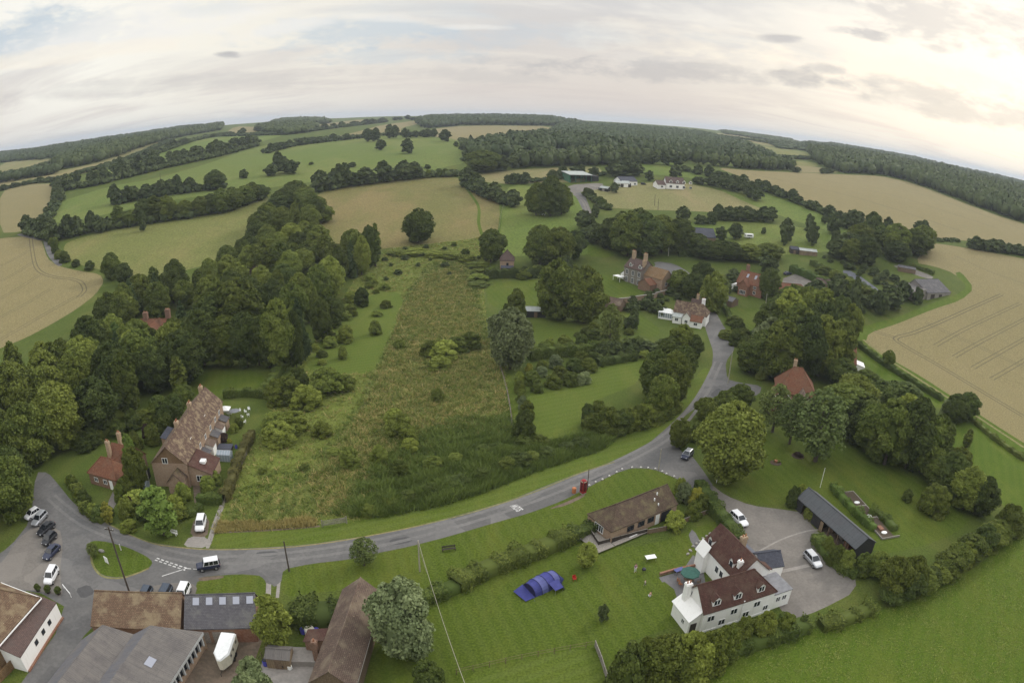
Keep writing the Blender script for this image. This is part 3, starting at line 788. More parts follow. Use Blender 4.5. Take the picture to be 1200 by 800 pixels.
KINDS = {  # profile, leaf material, lobes, clumps per lobe, clump size, core, variants
 'oak': ('round', 'leaf_oak', 60, 330, .0165, .70, 4), 'dark': ('round', 'leaf_dark', 56, 330, .0165, .70, 3),
 'light': ('tall', 'leaf_light', 56, 330, .0155, .66, 2), 'roundlight': ('round', 'leaf_light', 70, 360, .0155, .66, 2),
 'silver': ('round', 'leaf_silver', 52, 330, .016, .6, 2), 'conifer': ('cone', 'leaf_conifer', 40, 260, .016, .72, 2),
 'poplar': ('column', 'leaf_oak', 36, 110, .022, .7, 1), 'sparse': ('sparse', 'leaf_sparse', 44, 110, .0165, 0, 2),
 'purple': ('round', 'leaf_purple', 40, 280, .018, .68, 1), 'yellow': ('tall', 'leaf_yellow', 26, 240, .022, .6, 1),
 'bright': ('tall', 'leaf_bright', 44, 300, .018, .64, 1), 'tall': ('tall', 'leaf_oak', 56, 330, .0155, .68, 2),
 'bush': ('bush', 'leaf_oak', 30, 300, .028, .68, 2), 'bushdark': ('bush', 'leaf_dark', 30, 300, .028, .7, 2),
 'bushlight': ('bush', 'leaf_light', 30, 300, .028, .62, 2), 'bushyellow': ('bush', 'leaf_yellow', 30, 300, .028, .6, 1),
 'bushsilver': ('bush', 'leaf_silver', 30, 300, .028, .6, 1), 'bushpurple': ('bush', 'leaf_purple', 30, 300, .028, .66, 1),
 'far': ('round', 'leaf_far', 20, 46, .060, .8, 3), 'fardark': ('round', 'leaf_far_dark', 20, 46, .060, .8, 2), 'farbush': ('bush', 'leaf_far', 12, 46, .09, .8, 1),
}
_proto = {}
def proto(kind):
    if kind not in _proto:
        prof, lm, lo, per, sz, core, nv = KINDS[kind]
        _proto[kind] = [(make_crown(sum(map(ord, kind))*7+i, prof, M[lm], lo, per, sz, core), make_trunk(sum(map(ord, kind))+i, prof)) for i in range(nv)]
    return rnd.choice(_proto[kind])
WID = {'round': .86, 'tall': .62, 'cone': .58, 'column': .31, 'sparse': .74, 'bush': 1.28}
NOUN = {'conifer': 'dark conical conifer', 'poplar': 'narrow columnar tree', 'sparse': 'thin open-crowned tree', 'purple': 'dark purple-leaved tree', 'yellow': 'golden yellow tree',
 'bright': 'bright green tree', 'silver': 'silvery green tree', 'light': 'tall light green tree', 'roundlight': 'light green round tree', 'oak': 'broad mid green tree', 'dark': 'dark green tree', 'tall': 'tall mid green tree',
 'bush': 'round green bush', 'bushdark': 'dark green bush', 'bushlight': 'light green bush', 'bushyellow': 'golden yellow bush', 'bushsilver': 'grey green bush', 'bushpurple': 'dark purple bush',
 'far': 'green tree', 'fardark': 'dark green tree', 'farbush': 'low green bush'}
LIGHT = {}
TREES, WAIT, BATCH = [], [], [0]
def plant(kind, base, h, wd, label, group=None):
    TREES.append((base.x, base.y, wd/2)); WAIT.append((BATCH[0], kind, base.copy(), h, wd, short(label), group, h*wd/(base.x**2+base.y**2+3000)))
def short(l):
    for a, b in ((' from the left', ' from left'), (' the ', ' '), (' tree ', ' '), (' along ', ' by ')):
        if len(l.split()) <= 16: break
        l = l.replace(a, b) if b != ' ' or a != ' tree ' else l
    return l
def settle(limit=292):
    """the plants that show largest become things of their own, whole rows at a time; the rest of the far hedgerow trees are one mass"""
    bt = {}
    for w in WAIT: bt.setdefault(w[0], []).append(w)
    order = sorted(bt.values(), key=lambda b: -sum(w[7] for w in b)/len(b)); nt = ns = 0; rest = []
    for b in order:
        k = sum(1 for w in b if not is_shrub(w[1]))
        j = len(b)-k
        if nt+k <= limit and ns+j <= limit:
            nt += k; ns += j
            for w in b: grow(*w[1:7])
        else: rest += b
    Vs, Fs, Ts = [], [], []; base = 0
    for w in rest:
        me = proto({'oak':'far','dark':'fardark'}.get(w[1], w[1] if w[1].startswith('far') else 'farbush' if is_shrub(w[1]) else 'far'))[0]
        v = np.empty(len(me.vertices)*3, np.float32); me.vertices.foreach_get('co', v); v = v.reshape(-1, 3)
        f = np.empty(len(me.loops), np.int32); me.loops.foreach_get('vertex_index', f); f = f.reshape(-1, 4)
        t = np.empty(len(f), np.float32); me.attributes['tint'].data.foreach_get('value', t)
        a = rnd.uniform(0, 6.28); ca, sa = math.cos(a), math.sin(a); sx = w[4]/WID[KINDS[w[1]][0]]
        Vs.append(np.stack([(v[:, 0]*ca-v[:, 1]*sa)*sx+w[2].x, (v[:, 0]*sa+v[:, 1]*ca)*sx+w[2].y, v[:, 2]*w[3]+w[2].z], 1)); Fs.append(f+base); Ts.append(np.clip(t+rnd.uniform(-.25, .25), 0, 1)); base += len(v)
    if rest:
        ob = bpy.data.objects.new('hedgerow_trees', mesh_np('hedgerow_trees', np.concatenate(Vs), np.concatenate(Fs), M['leaf_far'], np.concatenate(Ts))); COL.objects.link(ob); ob['kind'] = 'stuff'; ob.color = (.5, .5, .5, 1)
    WAIT.clear(); print('trees', nt, 'rest', len(rest), 'plants', len(WAIT))
def is_shrub(kind): return kind.startswith('bush') or kind == 'farbush'
def grow(kind, base, h, wd, label, group=None):
    prof = KINDS[kind][0]
    cm, tm = proto(kind)
    b = is_shrub(kind)
    nm = 'conifer_tree' if kind == 'conifer' else 'shrub' if b else 'tree'
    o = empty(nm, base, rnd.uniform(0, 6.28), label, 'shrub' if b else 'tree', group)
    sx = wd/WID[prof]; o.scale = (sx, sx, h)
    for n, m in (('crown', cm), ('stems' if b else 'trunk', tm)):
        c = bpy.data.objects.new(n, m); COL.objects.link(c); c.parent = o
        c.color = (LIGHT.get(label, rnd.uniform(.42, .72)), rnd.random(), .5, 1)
    return o

def T(kind, x, yb, yt, wpx, label, group=None, own=True):
    if own: BATCH[0] += 1
    """tree standing at photo point (x,yb), its top at row yt, wpx pixels wide"""
    b = at(x, yb); h = max(.5, hfor(b, yt)); d = (b-Vector((0, 0, CAMH-h*.6))).length
    return plant(kind, b, h, wpx*d/FPX, label, group)

ORD = ['leftmost', 'second', 'third', 'fourth', 'fifth', 'sixth', 'seventh', 'eighth', 'ninth', 'tenth', 'eleventh', 'twelfth', 'thirteenth', 'fourteenth', 'fifteenth', 'sixteenth',
       'seventeenth', 'eighteenth', 'nineteenth', 'twentieth']
def ordinal(i, noun, where):
    if i == 0: return f'leftmost {noun} {where}'
    return f'{ORD[i]} {noun} from the left {where}'

def clump(items, where, group):
    """items: (kind,x,ybase,ytop,w); labelled from left to right by kind"""
    BATCH[0] += 1
    items = sorted(items, key=lambda i: i[1]); cnt = {}; tot = {}
    for it in items: tot[NOUN[it[0]]] = tot.get(NOUN[it[0]], 0)+1
    for it in items:
        n = NOUN[it[0]]; i = cnt.get(n, 0); cnt[n] = i+1
        lab = f'{n} {where}' if tot[n] == 1 else ordinal(i, n, where) if i < 20 else f'{n} {where}, at its right end'
        T(it[0], it[1], it[2], it[3], it[4], lab, group, False)

def row(pts, n, hm, wpx, kinds, where, group, jit=.35):
    """hedgerow trees standing along a line of photo points"""
    P = [at(*p) for p in pts]; seg = [(P[i+1]-P[i]).length for i in range(len(P)-1)]; tot = sum(seg); its = []
    for k in range(n):
        s = (k+.5+rnd.uniform(-jit, jit))/n*tot; i = 0
        while i < len(seg)-1 and s > seg[i]: s -= seg[i]; i += 1
        q = P[i].lerp(P[i+1], min(1, s/seg[i])); h = rnd.uniform(*hm)*rnd.choice((.8,.95,1,1.1))
        x, y = proj((q.x, q.y, height(q.x, q.y))); yt = proj((q.x, q.y, height(q.x, q.y)+h))[1]
        its.append((rnd.choice(kinds), x, y, yt, rnd.uniform(*wpx)))
    clump(its, where, group)

def inside(p, poly):
    c = False; n = len(poly)
    for i in range(n):
        a, b = poly[i], poly[i-1]
        if (a[1] > p[1]) != (b[1] > p[1]) and p[0] < (b[0]-a[0])*(p[1]-a[1])/(b[1]-a[1])+a[0]: c = not c
    return c

def fill(poly, space, hm, ratio, kinds, where, group, avoid=(), minr=0):
    """trees of a wood, scattered over an outline given in photo points"""
    W = [at(*p) for p in densify(poly, 15)]; W = [(p.x, p.y) for p in W]
    x0, x1 = min(p[0] for p in W), max(p[0] for p in W); y0, y1 = min(p[1] for p in W), max(p[1] for p in W)
    got = []; tries = int((x1-x0)*(y1-y0)/space**2*14)
    for _ in range(tries):
        p = (rnd.uniform(x0, x1), rnd.uniform(y0, y1))
        if not inside(p, W): continue
        if any((p[0]-q[0])**2+(p[1]-q[1])**2 < space**2 for q in got): continue
        if any((p[0]-q[0])**2+(p[1]-q[1])**2 < (q[2]*.55+space*.3)**2 for q in TREES): continue
        got.append(p)
    got = [p for p in got if not any(inside(proj((p[0], p[1], height(*p))), a) for a in avoid)]
    its = []
    for p in got:
        k = rnd.choice(kinds); h = rnd.uniform(*hm)
        its.append((proj((p[0], p[1], 0))[0], k, p, h, h*rnd.uniform(*ratio)*(.66 if KINDS[k][0] in ('tall', 'cone') else 1)))
    BATCH[0] += 1
    its.sort(); tot = {}; cnt = {}
    for it in its: tot[NOUN[it[1]]] = tot.get(NOUN[it[1]], 0)+1
    for _x, k, p, h, wd in its:
        n = NOUN[k]; i = cnt.get(n, 0); cnt[n] = i+1
        lab = f'{n} {where}' if tot[n] == 1 or tot[n] > 20 else ordinal(i, n, where)
        plant(k, Vector((p[0], p[1], height(*p))), h, wd, lab, group+(': '+n+'s' if tot[n] > 20 else ''))
    return len(its)

def hedge(pts, w, h, mat, label, group=None, size=.11, dens=46, name='hedge', ragged=.12):
    """clipped or loose hedge along a line of photo points: dense leaf clumps over a twiggy core"""
    P = pline(pts, 4); rng = np.random.default_rng(len(pts)*31+int(pts[0][0])); Pn = np.array([(p.x, p.y, p.z) for p in P])
    seg = np.diff(Pn, axis=0); L = np.linalg.norm(seg[:, :2], axis=1); tot = L.sum(); cum = np.concatenate([[0], np.cumsum(L)])
    n = int(tot*(w+2*h)*dens); s = rng.uniform(0, tot, n); i = np.clip(np.searchsorted(cum, s)-1, 0, len(L)-1)
    base = Pn[i]+seg[i]*((s-cum[i])/np.maximum(L[i], 1e-6))[:, None]
    t = seg[i]/np.maximum(np.linalg.norm(seg[i], axis=1, keepdims=True), 1e-6); nn = np.stack([-t[:, 1], t[:, 0], 0*t[:, 0]], 1)
    u = rng.uniform(0, w+2*h, n); bump_ = 1+ragged*np.sin(s*1.7+rng.uniform(0, 6))+ragged*.8*np.sin(s*.6+1)
    off = np.where(u < h, -w/2, np.where(u < h+w, u-h-w/2, w/2))*bump_; zz = np.where(u < h, u, np.where(u < h+w, h, w+2*h-u))*bump_
    nr = np.where((u < h)[:, None], -nn, np.where((u < h+w)[:, None], np.array([0, 0, 1.]), nn))
    Pp = base+nn*off[:, None]+np.array([0, 0, 1.])*zz[:, None]+rng.normal(size=(n, 3))*size*.6
    nr = nr+rdirs(n, rng)*.7; nr /= np.linalg.norm(nr, axis=1, keepdims=True)
    V, F = cards(Pp, nr, size, rng)
    tint = np.clip(.5+.3*np.sin(s*.9)+rng.uniform(-.5, .5, n), 0, 1)
    Vc, Fc = [], []
    for k, p in enumerate(Pn):
        a = Pn[max(0, k-1)]; b = Pn[min(len(Pn)-1, k+1)]; d = (b-a)[:2]; d = d/np.linalg.norm(d); q = np.array([-d[1], d[0], 0])*w*.42
        Vc += [p-q, p-q+[0, 0, h*.9], p+q+[0, 0, h*.9], p+q]
        if k: o = 4*k; Fc += [(o-4, o-3, o+1, o), (o-3, o-2, o+2, o+1), (o-2, o-1, o+3, o+2)]
    o = len(V); V = np.concatenate([V, np.array(Vc)]); Fc += [(0, 1, 2, 3), tuple(len(Vc)-4+j for j in range(4))]
    F = np.concatenate([F, np.array(Fc)+o]); tint = np.concatenate([tint, np.full(len(Fc), .2)])
    c = Pn[0].copy(); V = V-c
    ob = bpy.data.objects.new(name, mesh_np(name, V, F, M[mat], tint)); COL.objects.link(ob); ob.location = c; ob.color = (.38 if mat == 'leaf_light' else rnd.uniform(.46,.58), rnd.random()*.6, .5, 1)
    tag(ob, label, 'hedge' if name == 'hedge' else name, group); return ob

def world_poly(poly, step=12): return [(p.x, p.y) for p in (at(*q) for q in densify(poly, step))]

def scatter_pts(poly, n, seed=1, hole=None):
    W = world_poly(poly); Hl = world_poly(hole) if hole else None; rng = random.Random(seed); xs = [p[0] for p in W]; ys = [p[1] for p in W]; out = []
    g = 0
    while len(out) < n and g < n*12:
        g += 1; p = (rng.uniform(min(xs), max(xs)), rng.uniform(min(ys), max(ys)))
        if inside(p, W) and not (Hl and inside(p, Hl)): out.append(p)
    return out

def tufts(name, poly, n, hh, size, mat, blades=6, lean=.35, seed=1, hole=None):
    """standing stalks and blades of a rough meadow: nobody could count them"""
    P = scatter_pts(poly, n, seed, hole); rng = np.random.default_rng(seed)
    P = np.array([(x, y, height(x, y)) for x, y in P]); m = len(P)
    B = np.repeat(P, blades, 0)+np.concatenate([rng.normal(size=(m*blades, 2))*size, np.zeros((m*blades, 1))], 1); k = len(B)
    hgt = np.repeat(rng.uniform(hh[0], hh[1], m), blades)*rng.uniform(.6, 1.1, k)
    lumpy = .5+.5*np.sin(B[:, 0]*.62+2*np.sin(B[:, 1]*.33))*np.sin(B[:, 1]*.7+1.3*np.sin(B[:, 0]*.27)); hgt *= .5+.75*lumpy
    a = rng.uniform(0, 6.28, k); wv = np.stack([np.cos(a), np.sin(a), 0*a], 1)*(size*rng.uniform(.16, .4, k))[:, None]
    ln = np.concatenate([rng.normal(size=(k, 2))*lean, np.ones((k, 1))], 1)*hgt[:, None]
    V = np.stack([B-wv, B+wv, B+wv*.35+ln, B-wv*.35+ln], 1).reshape(-1, 3)
    t = np.clip(np.repeat(rng.uniform(0, 1, m), blades)*.4+.35*lumpy+rng.uniform(0, .3, k), 0, 1)
    ob = bpy.data.objects.new(name, mesh_np(name, V, np.arange(4*k).reshape(k, 4), M[mat], t)); COL.objects.link(ob); ob['kind'] = 'stuff'; ob.color = (.5, .5, .5, 1)
    return ob

def woodland(poly, space, hm, mat, seed=3, per=44, size=.95, W=None):
    """a far wood that reads as one mass: crowns packed together in one object"""
    W = W or world_poly(poly, 8); rng = np.random.default_rng(seed); xs = [p[0] for p in W]; ys = [p[1] for p in W]
    Vs, Fs, Ts = [], [], []; base = 0
    nx = int((max(xs)-min(xs))/space)+1; ny = int((max(ys)-min(ys))/space)+1
    for i in range(nx):
        for j in range(ny):
            p = (min(xs)+(i+rng.uniform(.1, .9))*space, min(ys)+(j+rng.uniform(.1, .9))*space)
            if not inside(p, W): continue
            dd = math.hypot(*p); z = height(*p); h = rng.uniform(*hm); r = space*rng.uniform(.5, .72); c = np.array([p[0], p[1], z+h*.52]); rad = np.array([r, r, h*.5]); lt = rng.uniform(0, 1)
            V, F = lump(c, rad*.88, rng, 7, 5); Vs.append(V); Fs.append(F+base); Ts.append(np.full(len(F), lt*.6)); base += len(V)
            n = per if dd < 1200 else per//2
            d = rdirs(n, rng); d[:, 2] = np.abs(d[:, 2])-.25*rng.random(n)
            nr = d+rdirs(n, rng)*.6; nr /= np.linalg.norm(nr, axis=1, keepdims=True)
            V, F = cards(c+d*rad*rng.uniform(.85, 1.12, n)[:, None], nr, size*(1 if dd < 1200 else 1.4), rng)
            Vs.append(V); Fs.append(F+base); Ts.append(np.clip(lt*.6+rng.uniform(0, .4, n), 0, 1)); base += len(V)
    if not Vs: return
    ob = bpy.data.objects.new('woodland', mesh_np('woodland', np.concatenate(Vs), np.concatenate(Fs), M[mat], np.concatenate(Ts))); COL.objects.link(ob)
    ob['kind'] = 'stuff'; ob.color = (.5, .5, .5, 1)

def far_hedge(pts, w=7, hm=(2.5,5), mat='leaf_far_dark', seed=5):
    woodland(None, 3.6, hm, mat, seed, 26, .8, band([(p.x, p.y) for p in pline(pts, 3)], w))
# ---------------------------------------------------------------- plants: where they stand
for l_, v_ in (('big light green tree on the lawn beside the lane, tallest by the junction', .50), ('light green tree between the slate shed and the hedge', .56), ('silvery tree beside the long rusty roofed barn', .66), ('big grey leaved tree at the meadow fence', .44)): LIGHT[l_] = v_
# far woods along the skyline
for i, (poly, sp, hm, mt) in enumerate([
 ([(-10,192),(-10,181),(40,177),(75,171),(110,166),(150,160),(180,155),(215,150),(235,147),(236,151),(200,158),(170,165),(140,172),(126,177),(126,170),(100,181),(70,187),(40,187)], 10.8, (6,9), 'leaf_far_dark'),
 ([(90,186),(130,174),(150,168),(190,160),(230,152),(262,147),(258,153),(215,160),(170,172),(150,180),(110,192),(70,200),(60,197)], 9.4, (9,13), 'leaf_far'),
 ([(-10,210),(20,208),(60,200),(70,203),(30,210),(-10,217)], 8.6, (7,10), 'leaf_far_dark'),
 ([(300,152),(312,149),(330,146),(360,147),(372,150),(360,156),(340,158),(318,158)], 10.8, (8,11), 'leaf_far'),
 ([(318,146),(330,142),(360,141),(380,142),(388,145),(360,146)], 13.0, (9,13), 'leaf_far'),
 ([(486,144),(500,140),(540,138),(600,138),(640,140),(660,143),(690,147),(655,148),(600,147),(545,147),(500,151)], 12.2, (9,13), 'leaf_far_dark'),
 ([(656,148),(690,146),(740,149),(790,153),(830,158),(850,164),(880,172),(870,178),(830,176),(780,174),(740,172),(700,168),(672,163),(640,160)], 9, (6,8), 'leaf_far_pale'),
 ([(545,178),(560,174),(590,168),(640,162),(672,164),(720,172),(760,176),(830,179),(880,181),(905,187),(910,192),(880,190),(830,190),(780,188),(720,186),(690,184),(672,178),(650,175),(642,184),(600,184),(555,190)], 8.6, (10,14), 'leaf_far_dark'),
 ([(598,190),(640,187),(690,186),(740,187),(800,191),(850,194),(920,196),(930,200),(880,199),(838,195),(790,189),(745,191),(710,194),(660,196),(610,198)], 7.2, (9,13), 'leaf_far'),
 ([(948,180),(975,180),(1000,183),(1040,190),(1080,200),(1118,203),(1122,211),(1140,212),(1200,226),(1330,270),(1330,300),(1200,261),(1170,252),(1125,235),(1090,221),(1060,211),(1030,205),(990,203),(968,197),(955,190)], 9.4, (11,16), 'leaf_far'),
 ([(940,170),(990,172),(1040,180),(1090,192),(1140,203),(1200,216),(1300,245),(1300,262),(1200,228),(1140,211),(1080,199),(1020,186),(950,179)], 13.7, (9,13), 'leaf_far_dark'),
 ([(835,152),(870,155),(920,163),(952,171),(940,172),(890,163),(850,157)], 18.7, (4,7), 'leaf_far'),
 ([(900,166),(935,171),(945,177),(910,174)], 15.8, (4,8), 'leaf_far_dark'),
]): woodland(poly, sp, hm, mt, 3+i)

for i, (pts, w_, hm) in enumerate([([(70,224),(110,217),(150,207),(200,195),(250,184),(298,171)],14,(3,6)), ([(66,216),(68,230),(60,248),(48,268)],7,(2,4)), ([(0,224),(30,216),(64,213)],7,(2,4)),
 ([(132,240),(165,234),(200,228),(240,223),(262,220)],8,(3,5)), ([(30,273),(60,281),(100,273),(165,262),(240,252),(306,233)],9,(3,6)), ([(312,180),(340,172),(395,165),(425,162)],9,(3,5)), ([(372,225),(420,217),(490,209),(536,206)],7,(3,5)),
 ([(545,218),(566,229),(594,240),(606,243)],7,(3,5)), ([(800,200),(860,214),(920,232),(985,259),(1010,272),(1045,284)],6,(2,4)), ([(1138,292),(1185,297),(1230,306)],6,(3,5)), ([(130,199),(190,178),(225,166),(262,158)],9,(3,5)),
 ([(262,160),(330,158),(380,152),(452,143)],10,(3,5)), ([(545,190),(549,178),(541,164)],6,(2,3)), ([(230,163),(285,158),(320,156)],6,(2,3)), ([(686,228),(702,239),(712,246)],4,(2,3)), ([(1045,284),(1090,282),(1140,284),(1200,292)],3,(.8,1.6)),
 ([(20,205),(66,190),(100,181)],10,(3,5)), ([(70,211),(150,187),(200,165)],9,(2,4)), ([(345,165),(420,161),(470,158),(500,160)],7,(2,4)), ([(835,172),(900,184),(950,187)],8,(3,5)), ([(845,160),(900,168),(950,178)],9,(3,5)), ([(600,216),(690,207),(708,204)],4,(1.5,3))]): far_hedge(pts, w_, hm, 'leaf_far_dark' if i % 2 else 'leaf_far', 40+i)
# rows of trees in the field hedges
row([(262,160),(300,154),(330,158),(380,152),(420,147),(452,143)], 16, (7,11), (9,14), ['far','fardark'], 'in the hedge line high on the far hill', 'trees on the far hill')
row([(455,143),(475,140),(488,142)], 4, (7,10), (8,12), ['far'], 'on the skyline hedge beside the tan fields', 'trees on the far hill')
row([(70,224),(110,217),(150,207),(200,195),(250,184),(298,171)], 19, (10,14), (15,22), ['far','fardark','dark'], 'in the long hedgerow below the striped hill field', 'trees in the long hillside hedgerow')
row([(72,222),(110,213),(150,203),(195,191),(240,180)], 12, (8,11), (13,18), ['far','fardark'], 'in the back rank of the long hillside hedgerow', 'trees in the long hillside hedgerow')
row([(130,199),(160,190),(190,178),(220,168)], 9, (7,10), (10,15), ['fardark','far'], 'in the thin hedge above the long hedgerow', 'trees in the upper hedge')
row([(230,163),(262,160),(285,158)], 4, (5,7), (9,14), ['farbush'], 'in the gappy hedge across the striped field', 'bushes in the gappy hedge')
row([(0,224),(20,219),(45,214),(64,213)], 8, (3,5), (10,14), ['farbush'], 'in the hedge above the far left wheat', 'bushes above the far left wheat')
row([(66,216),(68,228),(72,236),(62,246),(52,258),(48,268)], 8, (5,8), (10,15), ['far','fardark'], 'on the hedge beside the far left wheat', 'trees beside the far left wheat')
row([(132,240),(165,234),(195,229),(225,224)], 9, (9,12), (15,22), ['dark','oak','far'], 'in the short row on the green hillside', 'trees in the short hillside row')
T('dark',252,222,199,30,'largest dark round tree at the right end of the short hillside row')
row([(30,272),(45,274),(60,282),(78,280),(100,273),(125,269)], 10, (9,13), (16,24), ['dark','oak','fardark'], 'in the belt by the wheat and narrow lane', 'trees in the valley belt')
row([(130,268),(165,262),(200,258),(240,252),(272,246),(306,233)], 13, (10,14), (20,30), ['oak','dark','oak','tall'], 'in the valley belt above the sloping pasture', 'trees in the valley belt')
T('roundlight',167,271,247,12,'lone pale yellowish tree on the sloping pasture below the belt'); T('dark',119,273,255,14,'small dark tree standing out from the left of the valley belt')
T('oak',257,250,224,28,'broad spreading tree at the pasture corner below the large round tree')
row([(62,285),(66,300),(78,308),(95,314),(115,318)], 7, (3,5), (11,17), ['bush','bushdark'], 'along the hedge beside the narrow far lane', 'bushes beside the far lane')
T('oak',132,328,296,26,'tree at the right tip of the left wheat field'); T('dark',146,334,308,24,'dark tree just right of the wheat field tip')
clump([('fardark',318,206,193,18),('dark',332,203,184,20),('oak',342,204,188,20),('fardark',325,195,178,14)], 'in the lone clump on the green hill', 'trees of the clump on the green hill')
T('farbush',285,209,199,13,'small round bush left of the clump on the green hill'); T('farbush',365,193,190,8,'tiny flat bush in the middle of the green hill')
row([(312,180),(340,172),(370,168),(395,165),(420,163)], 9, (6,9), (11,16), ['far','fardark'], 'in the hedge along the top of the green hill', 'trees along the top of the green hill')
clump([('fardark',431,166,151,15),('far',440,166,150,14),('dark',446,176,164,15),('fardark',457,162,146,14),('far',463,162,147,12),('dark',477,180,163,20)], 'in the group near the crest of the green hill', 'trees near the crest of the green hill')
row([(472,162),(490,161),(512,161)], 6, (8,11), (9,13), ['far','fardark'], 'in the short row behind the hill crest', 'trees near the crest of the green hill')
clump([('dark',521,166,152,15),('farbush',534,172,166,8),('farbush',541,176,169,8)], 'on the hedge corner by the far tan field', 'plants by the far tan field')
row([(372,225),(395,221),(420,217),(445,214),(470,211),(490,209)], 12, (10,14), (18,26), ['oak','dark','oak'], 'in the row along the top of the dry field', 'trees along the top of the dry field')
row([(500,208),(520,207),(536,206)], 4, (4,6), (11,17), ['bush','bushdark'], 'at the right end of the row above the dry field', 'bushes above the dry field')
T('far',413,196,190,11,'small bush on the lower slope of the green hill'); T('farbush',501,198,193,9,'small lone bush at the green hill foot')
T('oak',567,201,176,44,'large pale round tree in front of the far wood'); T('oak',588,200,182,26,'lower round tree beside the large pale one by the far wood')
row([(600,197),(620,195),(650,194),(690,193),(718,192)], 12, (9,12), (15,22), ['dark','far','oak'], 'at the edge of the wood above the pale field', 'trees edging the wood above the pale field')
row([(725,193),(760,192),(800,195)], 6, (9,13), (14,20), ['far','dark'], 'at the wood edge above the green slope', 'trees edging the wood above the green slope')
row([(545,218),(556,222),(566,229),(578,235),(594,240),(606,243)], 8, (8,12), (18,26), ['dark','oak','dark'], 'in the dark line between dry field and pasture', 'trees between the dry field and the pasture')
row([(590,216),(605,215),(620,216)], 4, (6,8), (7,10), ['conifer','sparse'], 'in the young row left of the big field oaks', 'young trees by the green shed')
row([(640,213),(665,207),(690,205),(705,207)], 6, (6,9), (9,14), ['sparse','far','conifer'], 'behind the open green farm shed', 'young trees by the green shed')
clump([('oak',628,252,214,32),('dark',645,253,206,36),('oak',658,251,216,26)], 'of the big three in the pasture', 'big trees in the pasture')
clump([('dark',720,207,189,24),('dark',733,206,184,28),('oak',745,206,192,20),('oak',761,212,200,12)], 'behind the white farm bungalow', 'trees behind the white farm bungalow')
T('oak',791,209,194,16,'single tree behind the purple roofed house'); T('oak',720,226,214,13,'round bush in front of the farm bungalow')
row([(828,216),(850,222),(872,227),(888,236)], 9, (7,10), (14,20), ['dark','oak'], 'in the thick copse right of the purple roofed house', 'trees of the copse by the paddock')
row([(815,215),(822,217)], 2, (5,7), (11,14), ['dark'], 'beside the purple roofed house', 'trees of the copse by the paddock')
row([(800,200),(830,207),(860,214),(890,222),(920,232),(945,243),(965,250),(985,259)], 17, (5,8), (13,18), ['dark','far','fardark'], 'in the hedgerow along the upper wheat field', 'hedgerow trees along the upper wheat')
row([(990,263),(1010,272),(1025,276),(1045,284)], 7, (8,12), (17,24), ['dark','oak'], 'at the corner of the upper wheat field', 'hedgerow trees along the upper wheat')
row([(1140,292),(1160,294),(1185,297),(1204,300)], 9, (6,8), (15,20), ['dark','oak'], 'in the right hand hedge between the wheat fields', 'trees between the right wheat fields')
row([(930,202),(936,202)], 2, (5,7), (10,13), ['fardark'], 'on the top edge of the upper wheat', 'trees on the top edge of the upper wheat')
row([(962,204),(975,203)], 3, (5,7), (9,12), ['fardark','far'], 'by the wood at the top of the wheat', 'trees on the top edge of the upper wheat')
row([(686,228),(694,233),(702,239),(712,246)], 7, (3,5), (12,17), ['bushdark'], 'in the hedge beside the farm track', 'bushes beside the farm track')
clump([('dark',697,255,240,12)], 'standing apart at the foot of the farm track hedge', None)

# centre of the village
clump([('dark',715,292,256,39),('oak',735,300,250,48),('dark',757,300,250,50),('oak',775,296,252,43),('dark',795,296,256,39),('oak',748,282,244,39),('dark',728,284,248,34)], 'in the large dark copse behind the brick manor', 'trees of the copse behind the manor')
row([(682,266),(692,280),(700,290)], 4, (7,10), (22,30), ['dark','oak'], 'at the left end of the manor copse', 'trees of the copse behind the manor')
T('oak',575,307,268,34,'round dark tree beside the small brick hut'); T('oak',490,284,244,40,'big lone tree at the bottom of the dry field')
clump([('oak',632,310,264,40),('oak',655,312,266,44),('dark',672,304,270,30)], 'in the broad group above the twin garden trees', 'trees above the twin garden trees')
T('oak',652,374,303,52,'left of the twin big trees in the middle gardens'); T('oak',684,378,312,52,'right of the twin big trees in the middle gardens')
T('purple',664,330,300,16,'dark red tree peeping out behind the twin big trees')
T('silver',598,432,360,62,'big grey leaved tree at the meadow fence'); T('oak',605,382,338,24,'slim tree rising behind the grey leaved tree'); T('silver',585,402,368,34,'grey green tree leaning over the rough meadow edge')
T('sparse',714,408,356,34,'thin yellowish tree left of the white cottage')
clump([('bushlight',735,386,372,18),('dark',742,388,362,16),('bushdark',755,362,350,20),('bush',768,366,354,20),('bush',742,360,348,18),('bushdark',776,372,360,16)], 'in the garden between manor and white cottage', 'plants of the cottage garden')
row([(705,420),(730,416),(760,414),(780,410)], 7, (3,4.5), (22,30), ['bushdark','bush','dark'], 'in the thicket hiding the cottage drive', 'bushes below the white cottage')
clump([('oak',798,418,380,32),('dark',813,420,392,22),('dark',783,422,394,28)], 'below the white cottage at the road bend', 'trees at the road bend')
clump([('dark',768,468,410,46),('oak',786,474,412,42),('dark',797,448,404,36),('oak',772,490,440,42)], 'in the big roadside thicket inside the bend', 'trees of the roadside thicket')
row([(690,502),(710,508),(730,504),(752,498),(772,488),(786,478)], 15, (3.5,5.5), (30,40), ['bushlight','bush','bushdark'], 'in the loose hedge along the mown lawn', 'bushes along the mown lawn')
clump([('bushdark',688,498,474,20),('bush',700,492,470,22)], 'at the left end of the loose lawn hedge', 'bushes along the mown lawn')
its = []
